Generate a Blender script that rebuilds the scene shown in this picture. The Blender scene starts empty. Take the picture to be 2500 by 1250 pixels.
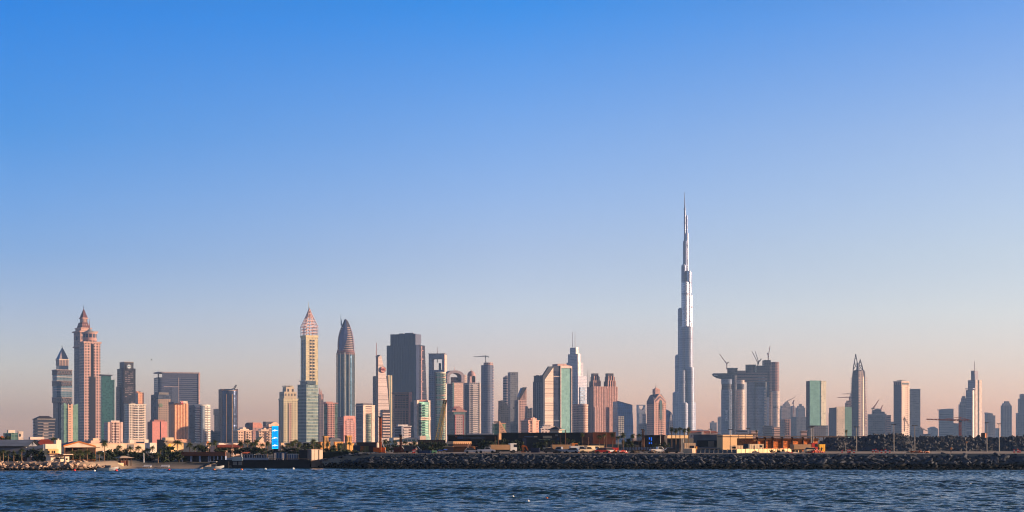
import bpy, math, random
import numpy as np
from mathutils import Vector, Matrix
# ------------------------------------------------------------------ camera, sky, sun, exposure
SC = bpy.context.scene
COL = SC.collection
F, CX, HY, CH = 3700.0, 1250.0, 1076.0, 8.0      # focal length in photo pixels, image centre, horizon row, eye height (m)
cam = bpy.data.cameras.new("camera")
cam.sensor_width = 36.0
cam.lens = 36.0 * F / 2500.0
cam.shift_y = (HY - 625.0) / 2500.0
cam.clip_start, cam.clip_end = 1.0, 60000.0
camo = bpy.data.objects.new("camera", cam)
camo.location = (0, 0, CH)
camo.rotation_euler = (math.radians(90), 0, 0)
COL.objects.link(camo)
SC.camera = camo
SUN_AZ, SUN_EL = math.radians(91.0), math.radians(10.0)
world = bpy.data.worlds.new("World")
SC.world = world
world.use_nodes = True
wn, wl = world.node_tree.nodes, world.node_tree.links
bg = wn["Background"]
bg.inputs["Strength"].default_value = 0.1
sky = wn.new("ShaderNodeTexSky")
sky.sky_type = 'NISHITA'
sky.sun_disc = False
sky.sun_elevation = SUN_EL
sky.sun_rotation = SUN_AZ
sky.air_density, sky.dust_density, sky.ozone_density = 1.0, 1.0, 1.0
# sky: Nishita graded by elevation and azimuth (the deep blue of the zenith, the pink belt over the horizon)
def lin(c):
 c = c / 255.0
 return c / 12.92 if c <= 0.04045 else ((c + 0.055) / 1.055) ** 2.4
def rgb(r, g, b):
 return (lin(r), lin(g), lin(b), 1.0)
def wnode(t, **k):
 n = wn.new(t)
 for a, v in k.items():
  setattr(n, a, v)
 return n
def wmath(op, a, b=0.0):
 n = wnode("ShaderNodeMath", operation=op)
 for i, v in enumerate((a, b)):
  if isinstance(v, (int, float)):
   n.inputs[i].default_value = v
  else:
   wl.new(v, n.inputs[i])
 return n.outputs[0]
def wramp(fac, stops):
 n = wnode("ShaderNodeValToRGB")
 e = n.color_ramp.elements
 while len(e) < len(stops):
  e.new(0.5)
 for i, (p, c) in enumerate(stops):
  e[i].position = p
  e[i].color = (c[0], c[1], c[2], 1.0)
 wl.new(fac, n.inputs[0])
 return n.outputs[0]
def wmix(mode, fac, a, b):
 n = wnode("ShaderNodeMix", data_type='RGBA', blend_type=mode)
 if isinstance(fac, (int, float)):
  n.inputs[0].default_value = fac
 else:
  wl.new(fac, n.inputs[0])
 for i, v in ((6, a), (7, b)):
  if isinstance(v, tuple):
   n.inputs[i].default_value = v
  else:
   wl.new(v, n.inputs[i])
 return n.outputs[2]
tc = wnode("ShaderNodeTexCoord")
sx = wnode("ShaderNodeSeparateXYZ")
wl.new(tc.outputs["Generated"], sx.inputs[0])
elev = wmath('MULTIPLY', sx.outputs[2], 2.5)                      # sine of elevation, 0.4 -> 1
SKY_LEFT = [(0.0000, (1.515, 1.141, 1.617)), (0.0103, (1.515, 1.141, 1.617)), (0.0425, (1.113, 0.913, 1.409)), (0.1195, (1.097, 1.023, 1.509)), (0.2026, (0.866, 0.896, 1.478)), (0.2976, (0.521, 0.747, 1.439)), (0.4835, (0.157, 0.615, 1.425)), (0.6613, (0.000, 0.548, 1.505)), (0.8500, (0.160, 0.420, 0.760)), (1.0000, (0.090, 0.200, 0.400))]
SKY_MID = [(0.0000, (2.155, 1.377, 1.698)), (0.0108, (2.155, 1.377, 1.698)), (0.0446, (1.613, 1.134, 1.567)), (0.1255, (1.401, 1.121, 1.554)), (0.2127, (1.286, 1.203, 1.684)), (0.3124, (1.006, 1.037, 1.579)), (0.5068, (0.521, 0.872, 1.642)), (0.6921, (0.039, 0.699, 1.735)), (0.8500, (0.160, 0.420, 0.760)), (1.0000, (0.090, 0.200, 0.400))]
SKY_RIGHT = [(0.0000, (1.903, 1.171, 1.364)), (0.0103, (1.903, 1.171, 1.364)), (0.0425, (1.485, 1.007, 1.337)), (0.1195, (1.365, 1.108, 1.475)), (0.2026, (1.357, 1.207, 1.517)), (0.2976, (1.201, 1.129, 1.425)), (0.4835, (0.900, 0.981, 1.432)), (0.6613, (0.421, 0.795, 1.531)), (0.8500, (0.160, 0.420, 0.760)), (1.0000, (0.090, 0.200, 0.400))]
def sky_gain(st):
 return wramp(elev, [(p, tuple(v / 6.0 for v in c)) for p, c in st])
def side(k):
 n = wmath('MULTIPLY', sx.outputs[0], k)
 n.node.use_clamp = True
 return n
gain = wmix('MIX', side(-1 / 0.306), sky_gain(SKY_MID), sky_gain(SKY_LEFT))
gain = wmix('MIX', side(1 / 0.306), gain, sky_gain(SKY_RIGHT))
graded = wmix('MULTIPLY', 1.0, sky.outputs[0], gain)
west = wramp(sx.outputs[0], [(0.0, (1, 1, 1)), (0.38, (1, 1, 1)), (0.62, (0.34, 0.36, 0.42)), (1.0, (0.16, 0.18, 0.22))])      # the low western sky is not as strong as the grade would make it
graded = wmix('MULTIPLY', 1.0, graded, west)
scaled = wmix('MULTIPLY', 1.0, graded, (6.0, 6.0, 6.0, 1.0))
wl.new(scaled, bg.inputs["Color"])
sl = bpy.data.lights.new("sun", 'SUN')
sl.energy = 5.0
sl.angle = math.radians(0.5)
sl.color = (1.0, 0.73, 0.53)
so = bpy.data.objects.new("sun", sl)
sd = Vector((math.sin(SUN_AZ) * math.cos(SUN_EL), math.cos(SUN_AZ) * math.cos(SUN_EL), math.sin(SUN_EL)))
so.rotation_euler = sd.to_track_quat('Z', 'Y').to_euler()
so.location = (3000, 0, 900)
COL.objects.link(so)
vs = SC.view_settings
vs.view_transform, vs.look, vs.exposure, vs.gamma, vs.use_curve_mapping = 'Standard', 'None', 0.95, 1.0, False
cy = SC.cycles
cy.max_bounces, cy.diffuse_bounces, cy.glossy_bounces, cy.transmission_bounces, cy.volume_bounces = 5, 2, 3, 2, 0
cy.use_denoising = True
cy.caustics_reflective = cy.caustics_refractive = False
cy.sample_clamp_indirect = 4.0
cy.filter_width = 1.1
# ------------------------------------------------------------------ helpers
RND = random.Random(7)
GZ = 4.5                                   # height of the city's ground above the sea
MATS = {}
def wx(px, Y): return (px - CX) / F * Y
def wz(py, Y): return CH + (HY - py) / F * Y
def nodes_of(name):
 m = bpy.data.materials.new(name)
 m.use_nodes = True
 nt = m.node_tree
 return m, nt, nt.nodes["Principled BSDF"]
class NG:
 def __init__(s, nt): s.nt = nt
 def n(s, t, **k):
  x = s.nt.nodes.new(t)
  for a, v in k.items(): setattr(x, a, v)
  return x
 def put(s, sock, v):
  if hasattr(v, "node") or hasattr(v, "is_output"): s.nt.links.new(v, sock)
  else: sock.default_value = v
 def math(s, op, a, b=0.0, clamp=False):
  x = s.n("ShaderNodeMath", operation=op, use_clamp=clamp)
  s.put(x.inputs[0], a); s.put(x.inputs[1], b)
  return x.outputs[0]
 def mix(s, fac, a, b, mode='MIX'):
  x = s.n("ShaderNodeMix", data_type='RGBA', blend_type=mode)
  s.put(x.inputs[0], fac); s.put(x.inputs[6], a); s.put(x.inputs[7], b)
  return x.outputs[2]
 def mixf(s, fac, a, b):
  x = s.n("ShaderNodeMix")
  s.put(x.inputs[0], fac); s.put(x.inputs[2], a); s.put(x.inputs[3], b)
  return x.outputs[0]
 def noise(s, vec, scale, detail=3.0, rough=0.55):
  x = s.n("ShaderNodeTexNoise")
  s.put(x.inputs["Vector"], vec)
  x.inputs["Scale"].default_value = scale
  x.inputs["Detail"].default_value = detail
  x.inputs["Roughness"].default_value = rough
  return x.outputs["Fac"]
def M(name, c, rough=0.75, metal=0.0, var=0.25, scale=0.25, spec=0.3):
 """a plain material with uneven tone: c is an sRGB triple"""
 if name in MATS: return MATS[name]
 m, nt, p = nodes_of(name)
 g = NG(nt)
 t = g.n("ShaderNodeTexCoord").outputs["Object"]
 f = g.noise(t, scale)
 base = rgb(*c)
 d = tuple(v * (1 - var) for v in base[:3]) + (1,)
 u = tuple(min(1, v * (1 + var)) for v in base[:3]) + (1,)
 k = g.math('MULTIPLY_ADD', f, 2.2); k.node.inputs[2].default_value = -0.6; k.node.use_clamp = True
 g.put(p.inputs["Base Color"], g.mix(k, d, u))
 p.inputs["Roughness"].default_value = rough
 p.inputs["Metallic"].default_value = metal
 p.inputs["Specular IOR Level"].default_value = spec
 MATS[name] = m
 return m
def FAC(name, wall, glass, fh=4.0, bw=4.0, ww=0.6, hh=0.6, rg=0.24, mg=0.08, rw=0.75, var=0.35, wob=0.18, mw=0.0):
 """a facade: a wall with a window grid laid out in metres along the wall (u) and up it (v)"""
 if name in MATS: return MATS[name]
 m, nt, p = nodes_of(name)
 g = NG(nt)
 tcn = g.n("ShaderNodeTexCoord")
 s = g.n("ShaderNodeSeparateXYZ"); g.put(s.inputs[0], tcn.outputs["UV"])
 cu, cv = g.math('DIVIDE', s.outputs[0], bw), g.math('DIVIDE', s.outputs[1], fh)
 def inside(c, w):
  if w >= 1.0: return 1.0
  f = g.math('FRACT', c)
  a = g.math('ABSOLUTE', g.math('SUBTRACT', f, 0.5))
  return g.math('LESS_THAN', a, w / 2)
 mask = g.math('MULTIPLY', inside(cu, ww), inside(cv, hh))
 cb = g.n("ShaderNodeCombineXYZ")
 g.put(cb.inputs[0], g.math('FLOOR', cu)); g.put(cb.inputs[1], g.math('FLOOR', cv))
 wn_ = g.n("ShaderNodeTexWhiteNoise", noise_dimensions='2D'); g.put(wn_.inputs[0], cb.outputs[0])
 gl = rgb(*glass)
 lo = tuple(v * (1 - var) for v in gl[:3]) + (1,)
 hi_ = tuple(min(1, v * (1 + var)) for v in gl[:3]) + (1,)
 gcol = g.mix(wn_.outputs[0], lo, hi_)
 nz = g.noise(tcn.outputs["Object"], 0.03, 4.0)
 w_ = rgb(*wall)
 k = g.math('MULTIPLY_ADD', nz, 2.0); k.node.inputs[2].default_value = -0.5; k.node.use_clamp = True
 wcol = g.mix(k, tuple(v * (1 - wob) for v in w_[:3]) + (1,), tuple(min(1, v * (1 + wob)) for v in w_[:3]) + (1,))
 g.put(p.inputs["Base Color"], g.mix(mask, wcol, gcol))
 rj = g.math('MULTIPLY_ADD', wn_.outputs[0], 0.10); rj.node.inputs[2].default_value = rg
 g.put(p.inputs["Roughness"], g.mixf(mask, rw, rj))
 g.put(p.inputs["Metallic"], g.mixf(mask, mw, mg))
 p.inputs["Specular IOR Level"].default_value = 0.2
 b = g.n("ShaderNodeBump"); b.inputs["Strength"].default_value = 0.5; b.inputs["Distance"].default_value = 0.25
 g.put(b.inputs["Height"], g.math('SUBTRACT', 1.0, mask))
 # panes are never quite flush with one another: tilt each one a little
 tl = g.n("ShaderNodeVectorMath", operation='MULTIPLY_ADD')
 g.put(tl.inputs[0], wn_.outputs[1]); tl.inputs[1].default_value = (0.05, 0.05, 0.04); tl.inputs[2].default_value = (-0.025, -0.025, -0.02)
 ad = g.n("ShaderNodeVectorMath", operation='ADD'); g.put(ad.inputs[0], b.outputs[0]); g.put(ad.inputs[1], tl.outputs[0])
 nrm = g.n("ShaderNodeVectorMath", operation='NORMALIZE'); g.put(nrm.inputs[0], ad.outputs[0])
 g.put(p.inputs["Normal"], nrm.outputs[0])
 MATS[name] = m
 return m
class MB:
 """collects faces, links them as ONE mesh object"""
 def __init__(s): s.v, s.f, s.u = [], [], []
 def face(s, pts, uvs=None):
  i = len(s.v)
  s.v += [tuple(p) for p in pts]
  s.f.append(tuple(range(i, i + len(pts))))
  s.u += list(uvs) if uvs else [(0.0, 0.0)] * len(pts)
 def ring(s, bot, top, cap=True, u0=0.0, vz=True):
  """walls between two loops of the same length (counter-clockwise from above); u runs along the wall in metres"""
  n = len(bot); u = u0
  for i in range(n):
   j = (i + 1) % n
   a, b, c, d = bot[i], bot[j], top[j], top[i]
   L = math.dist(a, b) or math.dist(c, d)
   s.face([a, b, c, d], [(u, a[2]), (u + L, b[2]), (u + L, c[2]), (u, d[2])])
   u += L
  if cap:
   s.face(top); s.face(list(reversed(bot)))
 def prism(s, pts, z0, z1): s.ring([(x, y, z0) for x, y in pts], [(x, y, z1) for x, y in pts])
 def box(s, x0, x1, y0, y1, z0, z1): s.prism([(x0, y0), (x1, y0), (x1, y1), (x0, y1)], z0, z1)
 def obox(s, N, r, l, a0, a1, b0, b1, z0, z1):
  P = lambda a, b: (N[0] + r[0] * a + l[0] * b, N[1] + r[1] * a + l[1] * b)
  s.prism([P(a0, b0), P(a1, b0), P(a1, b1), P(a0, b1)], z0, z1)
 def bar(s, p, q, w, w2=None, n=4):
  """a straight bar from p to q, w thick"""
  p, q = Vector(p), Vector(q); d = q - p
  if d.length < 1e-6: return
  d.normalize()
  a = d.cross(Vector((0, 0, 1)) if abs(d.z) < 0.95 else Vector((0, 1, 0))).normalized()
  b = d.cross(a)
  w2 = w if w2 is None else w2
  def loop(c, r): return [tuple(c + (a * math.cos(t) + b * math.sin(t)) * r) for t in [math.pi * 2 * (i + .5) / n for i in range(n)]]
  A, B = loop(p, w * .5 * (1.41 if n == 4 else 1)), loop(q, w2 * .5 * (1.41 if n == 4 else 1))
  for i in range(n):
   j = (i + 1) % n
   s.face([A[j], A[i], B[i], B[j]])
  s.face(A); s.face(list(reversed(B)))
 def tube(s, pts, rs, n=6):
  for i in range(len(pts) - 1): s.bar(pts[i], pts[i + 1], rs[i] * 2, rs[i + 1] * 2, n)
 def loft(s, secs, n=24, rot=0.0, cap=True):
  """secs: (x, y, z, rx, ry)"""
  prev = None
  for (x, y, z, rx, ry) in secs:
   lp = [(x + rx * math.cos(rot + 2 * math.pi * i / n), y + ry * math.sin(rot + 2 * math.pi * i / n), z) for i in range(n)]
   if prev: s.ring(prev, lp, cap=False)
   elif cap: s.face(list(reversed(lp)))
   prev = lp
  if cap and secs[-1][3] > 0.01: s.face(prev)
 def lattice(s, p, q, w, r, seg, w2=None):
  """a four-chord lattice boom"""
  p, q = Vector(p), Vector(q); d = (q - p).normalized()
  a = d.cross(Vector((0, 0, 1)) if abs(d.z) < 0.95 else Vector((0, 1, 0))).normalized(); b = d.cross(a)
  w2 = w if w2 is None else w2
  def cs(t):
   c = p.lerp(q, t); h = (w + (w2 - w) * t) / 2
   return [c + a * sx_ * h + b * sy_ * h for sx_, sy_ in ((-1, -1), (1, -1), (1, 1), (-1, 1))]
  e0, e1 = cs(0), cs(1)
  for i in range(4): s.bar(e0[i], e1[i], r)
  for k in range(seg):
   c0, c1 = cs(k / seg), cs((k + 1) / seg)
   for i in range(4):
    s.bar(c0[i] if (k + i) % 2 else c0[(i + 1) % 4], c1[(i + 1) % 4] if (k + i) % 2 else c1[i], r * .7)
 def build(s, name, mat, parent=None, origin=(0, 0, 0), smooth=False, label=None):
  me = bpy.data.meshes.new(name)
  o = Vector(origin)
  V = np.array(s.v, dtype=np.float64).reshape(-1, 3) - np.array(origin)
  me.from_pydata(V.tolist(), [], s.f)
  uv = me.uv_layers.new(name="UVMap")
  uv.data.foreach_set("uv", np.array(s.u, dtype=np.float32).ravel())
  for m in (mat if isinstance(mat, (list, tuple)) else [mat]): me.materials.append(m)
  if smooth:
   me.polygons.foreach_set("use_smooth", [True] * len(me.polygons))
  ob = bpy.data.objects.new(name, me)
  COL.objects.link(ob)
  if parent is not None: ob.parent = parent
  else: ob.location = o
  if label: ob["label"] = label
  return ob
def tag(o, label, cat, group=None, kind=None):
 if label: o["label"] = label
 if cat: o["category"] = cat
 if group: o["group"] = group
 if kind: o["kind"] = kind
 return o
def empty(name, loc, label, cat, group=None):
 o = bpy.data.objects.new(name, None)
 o.location = loc; o.empty_display_size = 1.0
 COL.objects.link(o)
 return tag(o, label, cat, group)
def copy_tree(o, loc, rz=0.0, sc=1.0, label=None):
 c = o.copy(); COL.objects.link(c)
 c.location = loc; c.rotation_euler = (0, 0, rz); c.scale = (sc, sc, sc)
 if label: c["label"] = label
 for ch in list(o.children):
  d = ch.copy(); COL.objects.link(d); d.parent = c
  for g_ in list(ch.children):
   e = g_.copy(); COL.objects.link(e); e.parent = d
 return c
class B:
 """a building: an Empty at the foot that parents its parts. Columns and rows of the photograph are turned into metres at depth Y."""
 def __init__(s, name, label, x, Y, cat="building", gz=None, group=None):
  s.Y, s.gz = Y, GZ if gz is None else gz
  s.o = (wx(x, Y), Y, s.gz)
  s.root = empty(name, s.o, label, cat, group)
  s.cy = None; s.th = None
 def z(s, y, Y=None): return s.gz - 1.0 if y is None else wz(y, Y or s.Y)
 def put(s, mb, part, m, parent=None, smooth=False, label=None):
  return mb.build(part, m, parent or s.root, s.o, smooth, label)
 def frame(s, x0, xm, x1, th=None, dep=0.0, D=None, W=None):
  """footprint seen with its near corner in column xm, left face from x0, right face to x1"""
  phi = math.atan((xm - CX) / F)
  if th is None:
   t = math.degrees(math.atan2(max(xm - x0, .01), max(x1 - xm, .01)))
   th = min(78.0, max(12.0, t)) if s.th is None else s.th
  if s.th is None: s.th = th
  T = math.radians(th) - phi
  r, l = (math.cos(T), math.sin(T)), (-math.sin(T), math.cos(T))
  Yn = s.Y + dep
  for _ in range(4):
   X0 = wx(xm, Yn)
   k1, k0 = (x1 - CX) / F, (x0 - CX) / F
   w = W if W else (k1 * Yn - X0) / max(.02, (r[0] - k1 * r[1]))
   d = D if D else (X0 - k0 * Yn) / max(.02, (-l[0] + k0 * l[1]))
   if s.cy is None or dep: break
   Yn = s.cy - (w * r[1] + d * l[1]) / 2
  if s.cy is None: s.cy = Yn + (w * r[1] + d * l[1]) / 2
  return dict(N=(wx(xm, Yn), Yn), r=r, l=l, W=w, D=d, Y=Yn)
 def box(s, part, x0, xm, x1, yt, yb=None, m=None, th=None, dep=0.0, D=None, parent=None, W=None, label=None, taper=None):
  f = s.frame(x0, xm, x1, th, dep, D, W)
  z0, z1 = s.z(yb), s.z(yt)
  if part:
   mb = MB()
   P = lambda a, b: (f['N'][0] + f['r'][0] * a + f['l'][0] * b, f['N'][1] + f['r'][1] * a + f['l'][1] * b)
   lo = [P(0, 0), P(f['W'], 0), P(f['W'], f['D']), P(0, f['D'])]
   hi_ = lo
   if taper:
    ta, tb = f['W'] * taper / 2, f['D'] * taper / 2
    hi_ = [P(ta, tb), P(f['W'] - ta, tb), P(f['W'] - ta, f['D'] - tb), P(ta, f['D'] - tb)]
   mb.ring([(x, y, z0) for x, y in lo], [(x, y, z1) for x, y in hi_])
   f['ob'] = s.put(mb, part, m, parent, label=label)
  f['z0'], f['z1'] = z0, z1
  return f
 def along(s, f, face, x):
  k = (x - CX) / F; d = f['r'] if face == 'r' else f['l']
  return (k * f['N'][1] - f['N'][0]) / (d[0] - k * d[1])
 def panel(s, part, f, face, xa, xb, yt, yb, m, proud=0.4, parent=None, label=None, mb=None):
  """a slab that stands proud of one face between columns xa and xb"""
  a, b = sorted((s.along(f, face, xa), s.along(f, face, xb)))
  q = mb or MB()
  z0, z1 = s.z(yb), s.z(yt)
  if face == 'r': q.obox(f['N'], f['r'], f['l'], a, b, -proud, 0.3, z0, z1)
  else: q.obox(f['N'], f['r'], f['l'], -proud, 0.3, a, b, z0, z1)
  if mb is None: return s.put(q, part, m, parent, label=label)
 def fins(s, part, f, face, n, w, yt, yb, m, proud=0.6, xa=None, xb=None, parent=None):
  L = f['W'] if face == 'r' else f['D']
  a0 = 0 if xa is None else s.along(f, face, xa); a1 = L if xb is None else s.along(f, face, xb)
  q = MB(); z0, z1 = s.z(yb), s.z(yt)
  for i in range(n):
   c = a0 + (a1 - a0) * (i + .5) / n
   if face == 'r': q.obox(f['N'], f['r'], f['l'], c - w / 2, c + w / 2, -proud, 0.2, z0, z1)
   else: q.obox(f['N'], f['r'], f['l'], -proud, 0.2, c - w / 2, c + w / 2, z0, z1)
  return s.put(q, part, m, parent)
 def slabs(s, part, f, step, h, yt, yb, m, proud=1.0, xa=None, xb=None, face=None, parent=None):
  """floor slabs or balcony fronts, one mesh"""
  q = MB(); z, z1 = s.z(yb), s.z(yt)
  while z + h <= z1:
   if face == 'r':
    a0 = -proud if xa is None else s.along(f, 'r', xa); a1 = f['W'] + proud if xb is None else s.along(f, 'r', xb)
    q.obox(f['N'], f['r'], f['l'], a0, a1, -proud, 0.2, z, z + h)
   elif face == 'l':
    a0 = -proud if xb is None else s.along(f, 'l', xb); a1 = f['D'] + proud if xa is None else s.along(f, 'l', xa)
    q.obox(f['N'], f['r'], f['l'], -proud, 0.2, a0, a1, z, z + h)
   else: q.obox(f['N'], f['r'], f['l'], -proud, f['W'] + proud, -proud, f['D'] + proud, z, z + h)
   z += step
  return s.put(q, part, m, parent)
 def prof(s, part, f, face, pts, m, thick, parent=None, back=False, label=None):
  """an outline (columns, rows) on one face, carried back by thick metres"""
  q = MB()
  d, o = (f['r'], f['l']) if face == 'r' else (f['l'], f['r'])
  pl = []
  for x, y in pts:
   a = s.along(f, face, x)
   pl.append((f['N'][0] + d[0] * a, f['N'][1] + d[1] * a, s.z(y)))
  fr = [(x - o[0] * .35, y - o[1] * .35, z) for x, y, z in pl]; bk = [(x + o[0] * thick, y + o[1] * thick, z) for x, y, z in pl]
  if face == 'l': fr, bk = bk, fr
  n = len(pl)
  uv = lambda P: [(math.hypot(x - f['N'][0], y - f['N'][1]), z) for x, y, z in P]
  q.face(fr, uv(fr)); q.face(list(reversed(bk)), uv(list(reversed(bk))))
  for i in range(n):
   j = (i + 1) % n
   L = thick
   q.face([fr[j], fr[i], bk[i], bk[j]], [(0, fr[j][2]), (0, fr[i][2]), (L, bk[i][2]), (L, bk[j][2])])
  ob = s.put(q, part, m, parent, label=label)
  fix_normals(ob)
  return ob
 def roof(s, part, f, ya, m, over=0.0, parent=None, ridge=0.0):
  """pyramid (ridge 0) or hip roof on a box frame, apex in row ya"""
  q = MB()
  P = lambda a, b, z: (f['N'][0] + f['r'][0] * a + f['l'][0] * b, f['N'][1] + f['r'][1] * a + f['l'][1] * b, z)
  W, D, z1 = f['W'], f['D'], f['z1']; e = over
  c = [P(-e, -e, z1 + .02), P(W + e, -e, z1 + .02), P(W + e, D + e, z1 + .02), P(-e, D + e, z1 + .02)]
  za = s.z(ya)
  A, Bp = P(W * (.5 - ridge / 2), D * .5, za), P(W * (.5 + ridge / 2), D * .5, za)
  q.face(list(reversed(c)))
  if ridge == 0:
   for i in range(4): q.face([c[i], c[(i + 1) % 4], A], [(0, z1), (W, z1), (W / 2, za)])
  else:
   q.face([c[0], c[1], Bp, A], [(0, z1), (W, z1), (W * .7, za), (W * .3, za)]); q.face([c[1], c[2], Bp], [(0, z1), (D, z1), (D / 2, za)])
   q.face([c[2], c[3], A, Bp], [(0, z1), (W, z1), (W * .7, za), (W * .3, za)]); q.face([c[3], c[0], A], [(0, z1), (D, z1), (D / 2, za)])
  return s.put(q, part, m, parent)
 def cyl(s, part, cx, hw, yt, yb=None, m=None, dep=None, hwt=None, n=28, parent=None, sy=1.0, smooth=False, rot=0.0):
  Y = (s.cy or s.Y) if dep is None else s.Y + dep
  if s.cy is None: s.cy = s.Y
  k = Y / F; q = MB()
  x = wx(cx, Y); ht = hw if hwt is None else hwt
  q.loft([(x, Y, s.z(yb, Y), hw * k, hw * k * sy), (x, Y, s.z(yt, Y), ht * k, ht * k * sy)], n, rot)
  return s.put(q, part, m, parent, smooth)
 def loft(s, part, secs, m, dep=None, n=28, parent=None, sy=1.0, smooth=False, rot=0.0):
  """secs: (column, half width in columns, row)"""
  Y = (s.cy or s.Y) if dep is None else s.Y + dep
  if s.cy is None: s.cy = s.Y
  k = Y / F; q = MB()
  q.loft([(wx(c, Y), Y, s.z(y, Y), h * k, h * k * sy) for c, h, y in secs], n, rot)
  return s.put(q, part, m, parent, smooth)
 def spire(s, part, x, yt, yb, hw, m, dep=None, hwt=0.25, parent=None, x2=None):
  Y = (s.cy or s.Y) if dep is None else s.Y + dep
  k = Y / F; q = MB()
  q.loft([(wx(x, Y), Y, s.z(yb, Y), hw * k, hw * k), (wx(x2 or x, Y), Y, s.z(yt, Y), hwt * k, hwt * k)], 8)
  return s.put(q, part, m, parent)
def fix_normals(ob):
 import bmesh
 bm = bmesh.new(); bm.from_mesh(ob.data)
 bmesh.ops.remove_doubles(bm, verts=bm.verts, dist=1e-4)
 bmesh.ops.recalc_face_normals(bm, faces=bm.faces)
 bm.to_mesh(ob.data); bm.free()
# ------------------------------------------------------------------ the setting: air, water, ground, breakwaters
def haze():
 mb = MB(); mb.box(-2700, 2700, -60, 7600, -4.5, 862)
 m, nt, p = nodes_of("haze_air")
 nt.nodes.remove(p)
 v = nt.nodes.new("ShaderNodeVolumePrincipled")
 v.inputs["Color"].default_value = (0.42, 0.66, 1.0, 1)
 v.inputs["Density"].default_value = HAZE_DENSITY
 v.inputs["Anisotropy"].default_value = 0.2
 nt.links.new(v.outputs[0], nt.nodes["Material Output"].inputs["Volume"])
 return tag(mb.build("haze", m), "thin pinkish haze in the air over the bay and the city", "haze", kind="stuff")
HAZE_DENSITY = 6.0e-5
haze()
def grid_mesh(name, X, Y, Z, mat, smooth=True):
 """X, Y, Z are (rows, cols) arrays"""
 R_, C_ = X.shape
 V = np.stack([X, Y, Z], -1).reshape(-1, 3).astype(np.float32)
 i = np.arange(R_ * C_).reshape(R_, C_)
 q = np.stack([i[:-1, :-1], i[:-1, 1:], i[1:, 1:], i[1:, :-1]], -1).reshape(-1, 4).astype(np.int32)
 me = bpy.data.meshes.new(name)
 me.vertices.add(len(V)); me.vertices.foreach_set("co", V.ravel())
 me.loops.add(q.size); me.loops.foreach_set("vertex_index", q.ravel())
 me.polygons.add(len(q)); me.polygons.foreach_set("loop_start", np.arange(0, q.size, 4, dtype=np.int32))
 me.update(calc_edges=True)
 if smooth: me.polygons.foreach_set("use_smooth", np.ones(len(q), dtype=bool))
 me.materials.append(mat)
 ob = bpy.data.objects.new(name, me); COL.objects.link(ob)
 return ob
def make_water():
 m, nt, p = nodes_of("sea_water")
 g = NG(nt)
 t = g.n("ShaderNodeTexCoord").outputs["Object"]
 mp = g.n("ShaderNodeMapping"); g.put(mp.inputs[0], t); mp.inputs["Scale"].default_value = (0.55, 1.0, 1.0)
 a = g.noise(mp.outputs[0], 1.1, 5.0, 0.62)
 b = g.noise(mp.outputs[0], 0.16, 3.0)
 h = g.math('MULTIPLY_ADD', b, 1.2); g.put(h.node.inputs[2], a)
 bp = g.n("ShaderNodeBump"); bp.inputs["Strength"].default_value = 0.9; bp.inputs["Distance"].default_value = 0.2
 g.put(bp.inputs["Height"], h); g.put(p.inputs["Normal"], bp.outputs[0])
 p.inputs["Base Color"].default_value = (0.018, 0.054, 0.066, 1)
 p.inputs["Roughness"].default_value = 0.10
 p.inputs["IOR"].default_value = 1.33
 rs = np.random.RandomState(5)
 xs = np.concatenate([[-9000, -3000, -900, -400, -240], np.linspace(-165, 165, 1000), [240, 400, 900, 3000, 9000]])
 ys = np.concatenate([[-600, -60, 60, 110], np.linspace(140, 300, 560), np.linspace(300.4, 470, 420)])
 X, Y = np.meshgrid(xs, ys)
 Z = np.zeros_like(X)
 for k in range(64):
  lam = 0.8 * (8.0 / 0.8) ** rs.rand()
  th = rs.normal(math.radians(262), 0.5)
  kx, ky = math.cos(th) * 2 * math.pi / lam, math.sin(th) * 2 * math.pi / lam
  amp = 0.0074 * lam ** 0.72
  ph = kx * X + ky * Y + rs.rand() * 6.283
  Z += amp * (np.sin(ph) + 0.25 * np.cos(2 * ph))
 fade = np.clip((190 - np.abs(X)) / 15, 0, 1) * np.clip((Y - 110) / 20, 0, 1) * np.clip((455 - Y) / 60, 0.25, 1)
 Z = Z * fade * (1 + 0.35 * np.sin(X * 0.035 + 1.3) * np.sin(Y * 0.06 + X * 0.01))
 return tag(grid_mesh("water", X, Y, Z, m), "dark blue rippled sea water in front of the breakwater", "water", kind="structure")
make_water()
XA, XB, XC, XD = -113.0, -87.0, -57.0, -44.0          # left breakwater | beach | pier | start of the long breakwater
def front(X):
 """where the land begins"""
 return np.interp(X, [-400, -115, XA, -110, XB - 2, XB, XC, XC + 1, XD, 0, 145, 400], [409, 409, 414, 431, 431, 452, 452, 447, 441, 437, 424, 400])
def ground_z(X, Y):
 zt = np.interp(X, [-400, XC, XD, 400], [2.0, 2.2, 4.3, 4.5])
 bz = np.interp(Y, [425, 431, 440, 452, 470], [-0.9, -0.35, 0.45, 1.2, 2.0])
 wB = np.clip(np.minimum((X - (XA - 1)) / 3, (XB + 3 - X) / 6), 0, 1)
 z = zt * (1 - wB) + np.minimum(bz, zt) * wB
 return z + (4.5 - z) * np.clip((Y - 560) / 260, 0, 1)
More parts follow.
